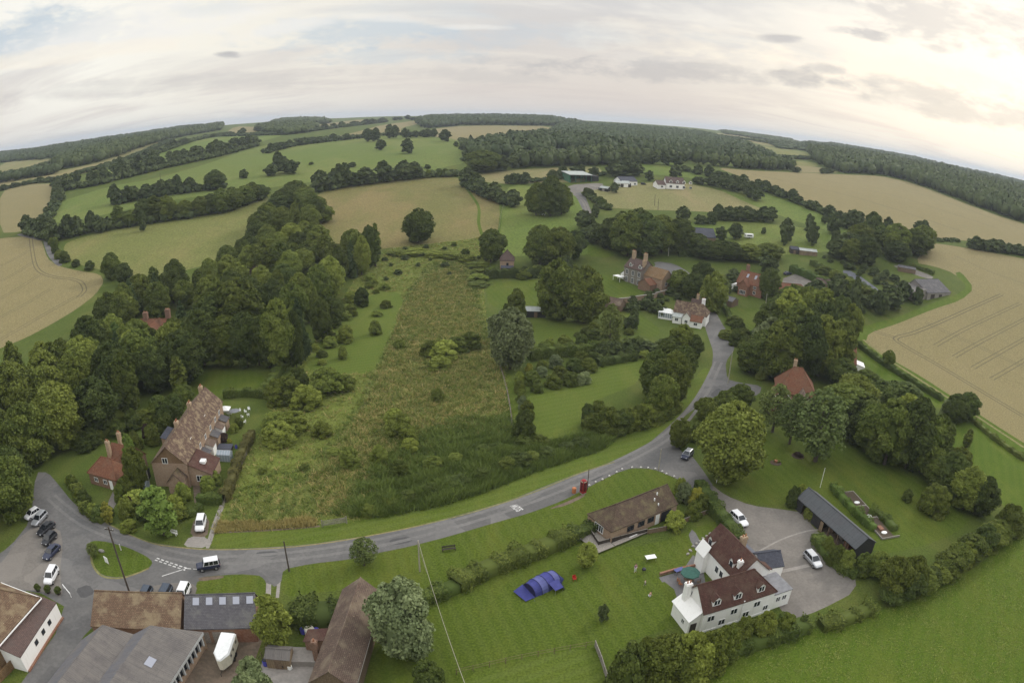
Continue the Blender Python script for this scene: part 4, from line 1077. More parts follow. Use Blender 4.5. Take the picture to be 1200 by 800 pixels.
for (x, y, ww, k) in ((651,430,17,'bushsilver'),(672,434,18,'bushdark'),(690,434,17,'bush'),(681,425,16,'bush'),(635,432,12,'bush'),(656,441,15,'bush'),(668,450,18,'bushdark'),(684,449,16,'bushsilver'),(648,453,17,'bush'),(629,459,12,'bushdark'),(623,449,18,'bush'),(635,440,13,'bushsilver')):
    its.append((k, x, y, y-ww*.8, ww*1.4))
clump(its, 'in the orchard block by the mown lawn', 'orchard bushes')
clump([('bushlight',609,450,436,14),('bush',609,460,446,16),('bush',611,469,456,15),('bushsilver',612,478,464,15),('bush',617,490,470,20),('bushdark',614,515,482,28),('bushyellow',620,436,426,10)], 'in the single file down the fence', 'bushes down the fence')
T('bushdark',594,372,356,14,'small dark bush left of the middle lawn')

# village right of the road
clump([('oak',835,366,318,34),('dark',812,350,320,30),('oak',795,344,316,28),('dark',822,336,306,28)], 'around the top of the village street', 'trees at the top of the street')
clump([('dark',900,350,314,26)], 'standing close in front of the red brick house', None)
row([(812,300),(835,304),(860,304),(885,306),(905,304)], 9, (7,10), (28,38), ['dark','oak','dark'], 'in the dark belt behind the red brick house', 'trees behind the red brick house')
T('bright',900,322,300,22,'bright green tree right of the red brick house chimney')
clump([('bright',845,282,266,13),('bright',862,280,262,16)], 'on the paddock grass near the dark barn', 'light trees on the paddock')
row([(838,258),(855,258),(872,259),(890,259),(905,260)], 10, (6,9), (15,22), ['dark','oak'], 'in the row along the top of the paddock', 'trees along the top of the paddock')
T('oak',800,260,242,20,'pale tree at the paddock corner beside the dark copse')
row([(815,262),(826,263),(838,262)], 4, (5,7), (11,15), ['dark','bushdark'], 'left of the paddock row, by the dark barn', 'trees along the top of the paddock')
clump([('oak',921,284,256,20),('purple',919,288,270,9),('oak',948,268,251,12),('bright',950,284,260,14),('oak',952,288,268,12),('dark',966,262,252,10),('oak',976,274,254,22),('oak',990,268,250,18),('bushdark',895,274,267,8),('oak',980,284,270,16)], 'dotted over the paddock', 'trees dotted over the paddock')
row([(975,302),(990,300),(1005,298),(1015,300)], 6, (7,11), (22,30), ['dark','oak'], 'in the belt between paddock and long hedge', 'trees of the eastern belt')
clump([('dark',1020,284,248,28),('oak',1008,292,262,36),('dark',1030,292,264,31),('oak',1048,300,262,40),('oak',1070,298,268,43),('oak',1080,294,264,33),('dark',1050,306,282,36),('dark',1014,310,276,36),('oak',998,308,280,33)], 'in the eastern belt by the farm barn', 'trees of the eastern belt')
row([(1075,272),(1085,276),(1094,280)], 4, (5,8), (14,20), ['dark','fardark'], 'by the wheat gateway', 'trees by the wheat gateway')
row([(962,318),(985,330),(1005,342),(1025,352),(1045,362)], 7, (3,5), (18,26), ['bush','bushdark','bush'], 'in the scrub beside the long grey court', 'scrub by the grey court')
clump([('oak',980,352,322,28),('dark',1000,366,326,18),('oak',955,352,328,30),('dark',1045,362,336,34),('oak',1030,368,340,26),('bright',1018,362,346,12),('bushlight',1075,356,338,16),('dark',1056,352,330,26)], 'between the grey court and the wheat', 'trees beside the grey court')
clump([('roundlight',918,404,338,55),('dark',900,404,354,42),('oak',940,396,336,52),('tall',960,396,338,50),('dark',978,400,346,42),('oak',992,404,356,32),('dark',925,380,334,50)], 'in the big wood edge behind the tiled houses', 'big trees behind the tiled houses')
clump([('oak',912,446,376,61),('dark',936,446,368,58),('roundlight',958,440,370,56),('dark',893,440,386,51),('tall',978,440,374,46),('oak',926,424,356,58),('oak',878,436,398,43),('silver',900,420,372,46),('dark',962,420,354,53)], 'in the tall mass above the red tiled roof', 'big trees behind the tiled houses')
row([(858,376),(868,394),(880,410),(888,424)], 5, (3,4.5), (18,24), ['bush','bushdark'], 'along the street hedge below the red brick house', 'street side bushes')
clump([('bushdark',878,434,418,20),('bushlight',893,444,426,20),('bush',880,410,394,24),('bush',900,396,384,22),('bushdark',860,404,388,18)], 'in the gardens right of the street', 'garden bushes right of the street')
clump([('dark',866,480,450,32),('dark',848,488,458,30),('oak',826,492,466,30)], 'behind the big light tree at the junction', 'trees at the junction')
T('oak',795,524,490,28,'small round tree on the corner of the junction'); T('bushdark',818,516,494,26,'dark bush under the big light tree at the junction')
T('roundlight',850,560,472,92,'big light green tree on the lawn beside the lane, tallest by the junction')
T('sparse',905,506,450,48,'thin tree left in front of the red tiled house'); T('sparse',955,540,456,80,'wide thin tree right in front of the red tiled house')
T('sparse',925,520,462,44,'thin tree between the two open crowned ones by the red roof')
clump([('dark',985,452,420,40),('dark',1010,468,434,45),('oak',1000,478,440,54),('dark',1028,476,446,45),('oak',985,492,450,62),('dark',1055,470,448,48),('oak',1010,500,462,54)], 'between red tiled house and wheat', 'trees right of the red tiled house')
clump([('oak',1036,544,468,62),('dark',1062,548,466,65),('oak',1016,526,474,54),('dark',1090,548,486,54),('dark',998,518,470,46),('roundlight',1050,530,462,52),('oak',1078,552,486,52)], 'in the big dark mass at the lawn corner', 'big trees at the lawn corner')
clump([('dark',1117,494,462,36),('dark',1130,492,460,34),('bushsilver',1108,490,468,22),('oak',1040,430,410,17)], 'along the right wheat hedge', 'trees along the wheat hedge')
clump([('oak',1098,570,536,45),('dark',1110,578,532,48),('oak',1128,596,548,48),('dark',1146,602,558,43),('poplar',1132,524,502,14),('oak',1118,560,524,37),('bush',1140,580,556,37)], 'in the belt right of the big lawn', 'trees right of the big lawn')
T('bush',1092,600,570,44,'broad low tree standing out on the big lawn'); T('bushdark',1062,586,574,16,'small dark bush on the big lawn')
row([(1036,704),(1050,704),(1066,696),(1084,688),(1100,680),(1114,670),(1130,658),(1144,648),(1160,638),(1174,628),(1190,618)], 19, (3.6,6), (32,48), ['oak','bushlight','dark','bush','oak'], 'in the thick hedge round the big lawn', 'trees of the hedge round the big lawn')
clump([('bushlight',1026,672,648,34),('oak',1044,696,654,48),('bush',1064,690,654,46)], 'at the near corner of the big lawn hedge', 'trees of the hedge round the big lawn')
clump([('bushdark',928,592,570,22),('bushlight',936,590,568,20)], 'at the left end of the black shed', 'bushes round the black shed')
clump([('bushlight',968,648,630,20),('bush',978,660,640,26),('bushlight',990,668,646,26),('bush',1008,672,650,30)], 'beside the parked silver car', 'bushes by the silver car')

# near gardens and the bottom of the picture
clump([('bushdark',735,812,760,66),('oak',770,806,750,70),('bushlight',800,800,746,70),('bush',828,782,744,54),('bush',752,802,752,50)], 'in the thicket below the white house', 'bushes below the white house')
clump([('bushlight',868,752,724,28),('bushlight',892,748,718,34),('bush',848,768,734,40),('bush',918,742,720,28),('bushdark',940,734,722,18)], 'under the white house front', 'bushes under the white house front')
T('light',325,756,698,50,'light green tree between the slate shed and the hedge'); T('silver',473,768,683,92,'silvery tree beside the long rusty roofed barn')
T('bushsilver',305,830,778,64,'pale bush at the bottom edge by the lean-to'); T('sparse',427,662,630,36,'small thin brownish tree on the verge by the road')
T('light',688,664,636,30,'small light tree left of the bungalow deck'); T('sparse',706,727,709,13,'tiny sapling on the tent lawn'); T('bushdark',505,812,778,46,'dark bush with bright tips at the bottom edge')
clump([('bushsilver',800,588,566,22),('bushyellow',814,592,572,20),('bushlight',796,578,560,16),('bush',822,598,580,22),('bushlight',790,618,600,30),('bush',812,606,588,24)], 'at the right end of the bungalow', 'bushes at the bungalow end')
clump([('bright',193,626,570,56),('yellow',129,614,588,16),('bushlight',150,604,584,26),('bushpurple',152,598,582,16),('bright',157,556,508,20),('bushdark',170,610,592,26),('bush',142,586,568,18),('bushlight',110,604,590,18),('bush',150,580,560,28),('bush',178,596,574,30),('bushlight',216,586,566,24),('bush',250,566,552,26),('bushlight',244,574,558,22),('bushdark',100,590,574,20),('bush',86,570,556,18)], 'in the cottage gardens by the road', 'plants of the roadside cottage gardens')
T('oak',164,574,524,32,'open tree hiding the right side of the small tiled cottage'); clump([('bush',180,520,498,24),('bushdark',196,510,486,26),('bush',160,526,506,22),('dark',205,492,462,26),('bushlight',150,534,516,18)], 'in the dim garden behind the terrace', 'plants behind the terrace')
T('bushpurple',172,512,497,14,'dark red bush behind the cottage gardens')
clump([('bush',262,492,484,14),('bushyellow',269,519,514,7),('bushpurple',262,516,508,16),('bush',280,500,490,14),('bush',255,512,500,16),('bushlight',275,506,496,12)], 'in the terrace end garden', 'plants of the terrace end garden')
row([(92,520),(104,530),(112,518),(135,512),(160,502),(180,492),(205,480),(222,462)], 12, (3,5), (24,34), ['bushdark','bush'], 'under the dark wood behind the cottages', 'undergrowth behind the cottages')
clump([('bushlight',329,518,496,48),('bush',345,504,484,44),('bushlight',360,476,452,42),('bush',340,470,442,42),('bush',325,472,446,36),('bushlight',384,460,432,46),('bushlight',322,503,484,36),('bushlight',378,510,494,28),('bushlight',404,456,440,30),('bushdark',352,460,432,34)], 'in the scrub at the left of the meadow', 'scrub at the left of the meadow')
clump([('bushlight',468,510,486,36),('bushlight',462,498,480,30),('bush',478,516,498,30),('bushlight',480,528,514,24),('bushlight',512,470,456,18),('bushlight',410,546,526,30),('bushlight',445,540,522,24),('bush',468,556,540,26),('bushlight',520,418,400,42),('bush',505,416,400,30),('bush',535,412,396,34),('bushlight',515,432,418,30),('bush',550,408,390,30)], 'dotted through the rough meadow', 'bushes dotted through the meadow')
clump([('bushdark',424,358,338,22),('bush',452,360,352,18),('bushlight',442,370,364,15),('bushlight',440,392,376,17),('bushlight',405,400,382,24),('bush',410,370,358,20),('bushlight',402,420,406,14),('bush',468,408,398,16),('bushdark',546,300,292,12),('bushdark',532,288,284,9)], 'around the mown strip by the wood', 'bushes around the mown strip')
row([(450,300),(480,296),(510,300),(540,302),(562,312),(560,340)], 9, (1.2,2.4), (20,34), ['bush','bushlight'], 'in the weeds at the top of the meadow', 'bushes at the top of the meadow')

# the wood along the left of the meadow: named trees along its edge, then the mass behind
clump([('poplar',440,312,262,14),('dark',432,314,264,20),('roundlight',424,322,276,26),('conifer',412,324,282,20),('dark',398,330,290,24),('roundlight',388,350,300,34),('oak',374,364,310,34),('dark',392,384,346,30),('roundlight',362,378,326,30),('oak',345,384,330,36)], 'along the meadow side of the wood', 'trees along the meadow side of the wood')
clump([('roundlight',330,432,350,48),('dark',348,432,364,24),('conifer',352,420,350,32),('dark',316,430,362,40),('dark',290,430,366,44),('oak',268,428,370,48),('dark',240,428,364,50),('dark',378,400,350,30),('oak',304,428,372,36)], 'at the wood corner above the terrace lawn', 'trees at the wood corner above the lawn')
clump([('oak',285,402,326,66),('oak',262,396,330,50),('oak',312,330,282,44),('purple',302,338,312,34),('oak',330,330,284,40)], 'with a broad dome in the middle of the wood', 'domed trees in the middle of the wood')
HIDE = [(150,408),(160,380),(205,376),(222,360),(236,380),(214,402),(188,412)]
fill([(300,296),(330,272),(352,262),(378,262),(372,290),(400,305),(420,300),(430,310),(400,330),(372,352),(345,372),(320,372),(300,350),(262,340),(240,345),(262,322)], 7.8, (9,14), (.75,1.0), ['oak','dark','oak','tall','roundlight','dark','roundlight'], 'in the upper wood between pasture and meadow', 'upper wood', [HIDE])
row([(320,250),(340,240),(352,236),(362,250),(372,262),(385,258)], 9, (10,14), (26,36), ['oak','dark','oak'], 'where the wood meets the dry field corner', 'trees at the dry field corner')
row([(300,290),(310,272),(322,260)], 5, (10,13), (28,36), ['oak','dark'], 'where the wood meets the sloping pasture', 'trees at the dry field corner')
fill([(120,420),(126,390),(142,366),(165,350),(200,348),(240,348),(280,352),(300,372),(270,400),(240,428),(214,440),(196,430),(160,420),(140,440)], 7.8, (10,15), (.75,1.0), ['oak','dark','roundlight','dark','oak','tall','conifer'], 'around the hidden red roofed house', 'wood around the hidden house', [HIDE])
row([(108,424),(124,404),(136,390),(148,376),(166,362),(190,356),(216,354)], 9, (11,14), (28,36), ['oak','dark','roundlight','dark'], 'between the left wheat and the hidden house', 'trees between wheat and hidden house')
row([(145,420),(160,432),(190,430),(215,424),(232,404)], 6, (9,12), (30,38), ['dark','oak','roundlight'], 'close round the hidden red roofed house', 'trees between wheat and hidden house')
T('bright',140,420,378,24,'yellow green tree left of the hidden red roofed house'); T('oak',170,446,386,58,'light round tree in front of the hidden red roofed house')
fill([(-20,480),(20,462),(62,446),(95,432),(125,428),(160,440),(200,446),(222,450),(206,474),(180,490),(150,504),(112,512),(92,532),(60,548),(20,545),(-20,545)], 8.4, (11,17), (.72,.98), ['oak','dark','oak','roundlight','dark','tall','roundlight'], 'in the dense wood left of the cottages', 'dense left wood')
fill([(-40,640),(-40,545),(20,545),(44,550),(40,575),(24,600),(8,625)], 8, (9,14), (.8,1), ['oak','dark','oak'], 'in the wood beside the car park', 'wood beside the car park')
T('poplar',212,464,418,22,'tall narrow tree at the left of the terrace lawn')
GARD = [([(366,412),(392,372),(432,328),(456,338),(420,352),(396,384),(376,430)],'between the wood and the mown strip'),([(440,296),(500,290),(562,296),(566,330),(500,318),(450,330)],'along the overgrown top of the meadow'),([(606,412),(690,406),(700,398),(750,392),(700,384),(640,404)],'along the lower edge of the middle gardens'),([(806,330),(836,322),(842,344),(826,360),(812,345)],'at the top of the village street'),([(940,352),(1000,345),(1020,360),(1000,378),(960,366)],'behind the tall mass by the wheat'),
 ([(692,420),(704,408),(760,404),(798,410),(790,424),(740,424)],'in the thicket below the white cottage'),([(842,392),(884,384),(908,392),(904,436),(880,440),(866,412)],'in the garden plots right of the street'),
 ([(955,300),(1000,310),(1060,330),(1070,346),(1040,340),(985,312)],'in the rough plot beside the grey court'),([(735,350),(770,342),(800,334),(815,345),(790,352),(762,362),(740,366)],'between manor wall and white cottage'),
 ([(905,352),(960,348),(1000,372),(985,384),(930,372)],'in the gardens right of the brick house'),([(60,566),(88,560),(104,590),(128,612),(110,608),(86,588)],'in the lane side cottage garden'),
 ([(135,604),(160,590),(214,590),(214,628),(180,632),(150,626)],'on the road side of the terrace gardens'),([(590,318),(640,312),(690,318),(690,326),(600,326)],'along the top of the middle lawn'),
 ([(845,330),(862,322),(864,350),(850,352)],'left of the red brick house'),([(286,560),(300,540),(330,536),(380,524),(400,530),(360,560),(310,575)],'low in the near meadow corner')]
for pg, wh in GARD: fill(pg, 4.2 if 'meadow' not in wh else 7.5, (1.2,3.2) if 'meadow' not in wh else (.9,1.9), (1.6,2.6), ['bush','bushdark','bushlight','bush'] if 'meadow' not in wh and 'mown' not in wh else ['bush','bushlight','bushlight'], wh, 'shrubs '+wh)
row([(425,604),(460,590),(500,578),(540,566),(590,550),(640,534),(690,520)], 13, (1.4,2.4), (24,36), ['bush','bushdark','bush'], 'among the reeds beside the road', 'bushes among the reeds')
row([(500,552),(545,536),(600,522),(650,522)], 6, (1.4,2.2), (22,32), ['bush','bushlight','bushdark'], 'at the back of the reeds', 'bushes among the reeds')
settle()

# hedges
hedge([(296,512),(280,545),(268,580),(262,588)][::-1], 1.6, 1.9, 'leaf_hedge_dry', 'olive clipped hedge along the footpath beside the terrace garden')
hedge([(262,589),(246,589),(232,588)], 1.6, 1.6, 'leaf_hedge', 'short green clipped hedge closing the terrace garden drive')
hedge([(312,466),(290,464),(262,466)], 1.8, 2.0, 'leaf_hedge', 'dark clipped hedge across the top of the terrace garden')
hedge([(311,462),(322,445),(335,428),(345,415)], 2.0, 2.0, 'leaf_hedge', 'green hedge between terrace lawn and scrub')
hedge([(568,326),(590,325),(615,325),(636,323)], 3, 3.2, 'leaf_dark', 'tall dark clipped hedge in front of the brick hut')
hedge([(620,422),(645,418),(680,416),(705,412),(730,410),(758,408)], 2.6, 3.0, 'leaf_hedge', 'long green hedge between the middle gardens and the orchard', size=.13, dens=34)
hedge([(846,356),(853,370),(863,388),(873,406),(880,420)], 1.6, 1.6, 'leaf_hedge', 'hedge along the right side of the village street')
hedge([(862,390),(885,392),(908,390)], 1.2, 1.6, 'leaf_bright', 'bright clipped hedge across the garden right of the street')
hedge([(926,318),(945,325),(968,336),(985,345)], 3, 3, 'leaf_bright', 'bright topped clipped hedge beside the gravel yard')
hedge([(950,310),(975,322),(1010,338),(1040,356)], 2.2, 2.4, 'leaf_hedge', 'long straight hedge beside the grey court')
hedge([(818,572),(832,594),(848,616),(866,640)][::-1], 2.2, 2.2, 'leaf_hedge', 'tall clipped hedge between the bungalow and the gravel lane')
hedge([(534,690),(560,676),(600,660),(640,645),(668,632)], 3.0, 1.9, 'leaf_light', 'mixed olive hedge between the road verge and the tent lawn', size=.13, dens=34, ragged=.22)
hedge([(490,706),(515,698),(536,690)], 2.4, 1.5, 'leaf_hedge', 'dark low end of the mixed hedge, by the silvery tree', size=.13, dens=34, ragged=.25)
hedge([(668,632),(684,626),(698,618)], 2.2, 1.5, 'leaf_dark', 'dark bushy end of the mixed hedge, by the bungalow deck', size=.13, dens=34, ragged=.25)
hedge([(344,722),(366,728),(388,728),(405,724)], 4.5, 2.6, 'leaf_dark', 'thick dark hedge left of the rusty roofed barn', size=.15, dens=30, ragged=.2)
hedge([(1004,404),(1030,424),(1070,450),(1104,470)], 1.6, 1.5, 'leaf_hedge', 'low hedge between the right wheat and the grass strip')
hedge([(1140,494),(1165,515),(1200,540)], 1.4, 1.0, 'leaf_light', 'ragged low hedge at the far right below the wheat', ragged=.25)
hedge([(946,602),(952,608),(960,614)], 2, 1.6, 'leaf_light', 'small leafy climber in front of the black shed', ragged=.3)
hedge([(956,632),(966,648),(982,664),(1004,676)], 2.4, 1.5, 'leaf_hedge', 'rounded hedge between silver car and black shed', ragged=.25)
hedge([(975,572),(992,592),(1012,612),(1024,622)], 1.4, 1.3, 'leaf_bright', 'row of leafy vegetables behind the black shed', ragged=.3, name='vegetable_row')
hedge([(1018,600),(1032,606),(1048,622)], 1.8, 1.0, 'leaf_hedge', 'bushy crop at the near end of the raised beds', ragged=.3, name='vegetable_row')
hedge([(90,572),(100,598),(122,612)], 1.8, 1.3, 'leaf_light', 'loose hedge round the small cottage garden by the road', ragged=.3)
hedge([(212,606),(226,604),(236,596)], 1.2, 1.2, 'leaf_hedge', 'small hedge behind the driveway of the parked white car', ragged=.3)
hedge([(836,770),(870,760),(905,748),(945,736)], 3.0, 1.8, 'leaf_hedge', 'hedge along the foot of the white house by the pasture', size=.13, dens=34, ragged=.3)
hedge([(960,736),(990,728),(1020,716)], 2.4, 1.4, 'leaf_light', 'low scrubby hedge round the end of the gravel yard', size=.13, dens=34, ragged=.35)
hedge([(700,428),(720,425),(745,420)], 2.5, 2.0, 'leaf_dark', 'dark thicket hedge under the thin yellowish tree', size=.13, dens=34, ragged=.3)
hedge([(795,300),(830,300),(870,302),(905,304)], 2.2, 2.5, 'leaf_dark', 'dark hedge below the paddock', size=.25, dens=12, ragged=.3)
hedge([(1066,312),(1084,318),(1094,322)], 1.6, 1.6, 'leaf_hedge', 'hedge by the farm drive near the barn', size=.25, dens=12)
hedge([(895,348),(905,356),(915,352)], 1.6, 1.8, 'leaf_hedge', 'garden hedge right of the red brick house', size=.25, dens=12)

# tall reeds by the road, coarse grass and weeds of the meadow
REED = [(408,606),(440,580),(470,560),(500,540),(520,522),(560,512),(600,510),(640,518),(690,510),(720,516),(700,530),(640,548),(590,568),(540,586),(500,596),(450,606)]
tufts('reeds', REED, 9000, (.6,1.8), .26, 'leaf_reed', 7, .42, 4)
MEAD = REG[[i for i, r in enumerate(REG) if r[1] == 'ground_rough_meadow'][0]][2]
DRY = REG[[i for i, r in enumerate(REG) if r[1] == 'ground_tall_dry'][0]][2]
MG = REG[[i for i, r in enumerate(REG) if r[1] == 'ground_meadow_green'][0]][2]
MOWN = [r for r in REG if r[0] == 'mown_strip'][0][2]
tufts('meadow_grass', MG, 13000, (.2,.6), .26, 'leaf_grassblade', 6, .9, 5, MOWN)
tufts('straw_grass', MG, 2600, (.3,.8), .26, 'leaf_dry', 6, .85, 26, MOWN)
tufts('dry_grass', DRY, 7000, (.3,.9), .26, 'leaf_dry', 6, .85, 6)
tufts('meadow_herbs', DRY, 8000, (.3,.9), .30, 'leaf_grassblade', 6, .85, 16)
tufts('weeds', MEAD, 5000, (.4,1.2), .30, 'leaf_reed', 6, .8, 7, MOWN)
tufts('tall_weeds', [(392,604),(420,560),(470,520),(530,490),(600,490),(606,512),(560,520),(480,560),(430,600)], 1800, (.6,1.5), .30, 'leaf_reed', 6, .6, 17)
tufts('verge_grass', [(256,612),(300,612),(370,608),(372,616),(300,621),(250,624)], 900, (.4,.9), .25, 'leaf_dry', 5, .4, 8)
PA = REG[[i for i, r in enumerate(REG) if r[0] == 'pasture'][0]][2]
tufts('pasture_grass', [(1210,560),(1200,800),(830,800),(850,772),(940,742),(1060,708),(1150,662),(1196,622)], 5000, (.05,.14), .2, 'leaf_grassblade', 4, 1.4, 9)
# ---------------------------------------------------------------- buildings
def G(px, py, h=0.0):
    """plan position of a point h metres up that is seen at this photo pixel"""
    p = at(px, py, h); return Vector((p.x, p.y))

class House:
    """front wall runs from A to B with the house behind it (to the left of A->B)"""
    def __init__(s, name, label, cat, A, B, depth, eave, ridge, wall, roof, hl=0, hr=0, over=.3, L=None, yr=None, group=None, gablemat=None, thick=.14, wall_on=True):
        A, B = Vector(A[:2]), Vector(B[:2]); d = B-A; s.L = L or d.length; s.D = depth; s.eave, s.ridge = eave, ridge
        s.rz = math.atan2(d.y, d.x); n = Vector((-d.y, d.x)).normalized()
        c = A+d*.5+n*depth*.5; z = min(height(*A), height(*B), height(*(c)))
        s.o = empty(name, (A.x, A.y, z-.02), s.rz, label, cat, group)
        s.yr = depth/2 if yr is None else yr
        if wall_on: s.walls(wall, hl, hr, gablemat)
        s.roofs(M[roof], 0, s.L, hl, hr, over, thick)
    def walls(s, wall, hl, hr, gm):
        mb = MB(); L, D, e, r, y = s.L, s.D, s.eave-.08, s.ridge-.12, s.yr
        mb.face([(0,0,-.3),(L,0,-.3),(L,0,e),(0,0,e)]); mb.face([(L,D,-.3),(0,D,-.3),(0,D,e),(L,D,e)])
        if hl or not gm: mb.face([(0,D,-.3),(0,0,-.3),(0,0,e)]+([(0,y,r)] if not hl else [])+[(0,D,e)])
        else: mb.face([(0,D,-.3),(0,0,-.3),(0,0,e),(0,D,e)]); mb.face([(0,D,e),(0,0,e),(0,y,r)], 1)
        mb.face([(L,0,-.3),(L,D,-.3),(L,D,e)]+([(L,y,r)] if not hr else [])+[(L,0,e)])
        mb.build('wall', [M[wall]]+([M[gm]] if gm else []), s.o)
    def roofs(s, mat, x0, x1, hl, hr, ov, th):
        mb = MB(); e, r, y, D = s.eave, s.ridge, s.yr, s.D
        tf = (r-e)/y; tb = (r-e)/(D-y) if D > y+.01 else 0
        ol = ov; a, b = x0-ol, x1+ol
        zf, zb = e-ov*tf*.6, e-ov*tb*.6
        yf, yb = -ov*.6, D+ov*.6
        ra, rb = (x0+hl if hl else a), (x1-hr if hr else b)
        mb.slab([(a,yf,zf),(b,yf,zf),(rb,y,r),(ra,y,r)], th)
        if tb: mb.slab([(b,yb,zb),(a,yb,zb),(ra,y,r),(rb,y,r)], th)
        if hl: mb.slab([(a,yb,zb),(a,yf,zf),(ra,y,r)], th)
        if hr: mb.slab([(b,yf,zf),(b,yb,zb),(rb,y,r)], th)
        s.roof = mb.build('roof', mat, s.o)
        rg = MB(); rg.tube((ra,y,r+.02), (rb,y,r+.02), .10, .10, 6)
        if hl: rg.tube((a,yf,zf+.02),(ra,y,r+.02),.09,.09,5); rg.tube((a,yb,zb+.02),(ra,y,r+.02),.09,.09,5)
        if hr: rg.tube((b,yf,zf+.02),(rb,y,r+.02),.09,.09,5); rg.tube((b,yb,zb+.02),(rb,y,r+.02),.09,.09,5)
        rg.build('ridge', mat, s.roof)
    def P(s, face, u, d):       # local point on a wall face; d metres out from it
        return {'F': (u, -d), 'B': (s.L-u, s.D+d), 'L': (-d, s.D-u), 'R': (s.L+d, u)}[face]
    def panel(s, mb, face, u0, u1, z0, z1, d0, d1, mi=0):
        p, q = s.P(face, u0, d0), s.P(face, u1, d1)
        mb.box(min(p[0], q[0]), max(p[0], q[0]), min(p[1], q[1]), max(p[1], q[1]), z0, z1, mi)
    def window(s, face, u, z, w=1.1, h=1.1, frame='white_paint', bars=1, name='window', dd=0):
        f = MB(); t = .09
        for a in ((u-w/2, u+w/2, z, z+t), (u-w/2, u+w/2, z+h-t, z+h), (u-w/2, u-w/2+t, z+t, z+h-t), (u+w/2-t, u+w/2, z+t, z+h-t)): s.panel(f, face, a[0], a[1], a[2], a[3], dd-.05, dd+.06)
        for k in range(bars): x = u-w/2+w*(k+1)/(bars+1); s.panel(f, face, x-.04, x+.04, z+t, z+h-t, dd-.04, dd+.05)
        fo = f.build(name, M[frame], s.o)
        g = MB(); s.panel(g, face, u-w/2+t*.9, u+w/2-t*.9, z+t*.9, z+h-t*.9, dd-.03, dd+.02); g.build('pane', M['window_glass'], fo); return fo
    def door(s, face, u, w=1.0, h=2.05, mat='timber_dark', dd=0):
        mb = MB(); s.panel(mb, face, u-w/2, u+w/2, .02, h, dd-.05, dd+.05); return mb.build('door', M[mat], s.o)
    def chimney(s, x, y, top, w=.8, d=.6, mat='brick_stack', pots=2, base=None):
        mb = MB(); b = s.eave-.3 if base is None else base
        mb.box(x-w/2, x+w/2, y-d/2, y+d/2, b, top); mb.box(x-w/2-.06, x+w/2+.06, y-d/2-.06, y+d/2+.06, top-.35, top-.2)
        c = mb.build('chimney', M[mat], s.o)
        for k in range(pots):
            q = MB(); xx = x+(k-(pots-1)/2)*w/pots; q.tube((xx,y,top),(xx,y,top+.4),.12,.10,8); q.build('chimney_pot', M['clay_pot'], c)
    def dormer(s, x, w=1.3, z=None, hh=1.1, wall='white_wall', roof=None, yf=.55, back=False):
        """small gabled dormer standing out of the front slope"""
        slope = (s.ridge-s.eave)/s.yr; z0 = s.eave+yf*slope; zt = z0+hh; apex = zt+w*.45; yb = min(s.yr, (apex-s.eave)/slope)
        mb = MB(); ye = min(s.yr, (zt-s.eave)/slope)
        mb.face([(x-w/2,yf,z0-.2),(x+w/2,yf,z0-.2),(x+w/2,yf,zt),(x,yf,apex),(x-w/2,yf,zt)])
        mb.face([(x-w/2,ye+.1,zt),(x-w/2,yf,z0-.2),(x-w/2,yf,zt)]); mb.face([(x+w/2,yf,z0-.2),(x+w/2,ye+.1,zt),(x+w/2,yf,zt)])
        d = mb.build('dormer', M[wall], s.o)
        r = MB(); o = .14
        r.slab([(x-w/2-o,yf-o,zt-o*.9),(x,yf-o,apex+.03),(x,yb+.1,apex+.03),(x-w/2-o,ye,zt-o*.9)][::-1], .06); r.slab([(x+w/2+o,yf-o,zt-o*.9),(x,yf-o,apex+.03),(x,yb+.1,apex+.03),(x+w/2+o,ye,zt-o*.9)], .06)
        r.build('dormer_roof', roof or s.roof.data.materials[0], d)
        g = MB(); g.box(x-w*.32, x+w*.32, yf-.04, yf+.02, z0+.1, zt-.05); g.build('dormer_window', M['window_glass'], d)
        b = MB(); b.box(x-.04, x+.04, yf-.07, yf-.03, z0+.1, zt-.05); b.box(x-w*.34, x+w*.34, yf-.07, yf-.03, z0+.04, z0+.11); b.build('dormer_bar', M['white_paint'], d)
    def block(s, name, x0, x1, y0, y1, z, mat, roofmat=None, roofname='flat_roof', edge=.12):
        mb = MB(); mb.box(x0, x1, y0, y1, -.3, z); o = mb.build(name, M[mat], s.o)
        if roofmat: r = MB(); r.box(x0-edge, x1+edge, y0-edge, y1+edge, z+.002, z+.14); r.build(roofname, M[roofmat], o)
        return o
    def leanto(s, x0, x1, y0, y1, zlo, zhi, wall, roof, hi='y1', name='extension'):
        """single pitch extension; hi names its high edge"""
        zz = {'y1': (zlo, zlo, zhi, zhi), 'y0': (zhi, zhi, zlo, zlo), 'x1': (zlo, zhi, zhi, zlo), 'x0': (zhi, zlo, zlo, zhi)}[hi]
        c = [(x0,y0),(x1,y0),(x1,y1),(x0,y1)]; mb = MB()
        for i in range(4): j = (i+1) % 4; mb.face([(*c[i],-.3),(*c[j],-.3),(*c[j],zz[j]-.05),(*c[i],zz[i]-.05)])
        o = mb.build(name, M[wall], s.o); r = MB(); e = .2
        g = [(x0-e,y0-e),(x1+e,y0-e),(x1+e,y1+e),(x0-e,y1+e)]
        if hi == 'y1': g[2], g[3] = (x1+e,y1),(x0-e,y1)
        if hi == 'x1': g[1], g[2] = (x1,y0-e),(x1,y1+e)
        if hi == 'x0': g[0], g[3] = (x0,y0-e),(x0,y1+e)
        r.slab([(*p, z+.04) for p, z in zip(g, zz)], .1); r.build('extension_roof', M[roof], o); return o
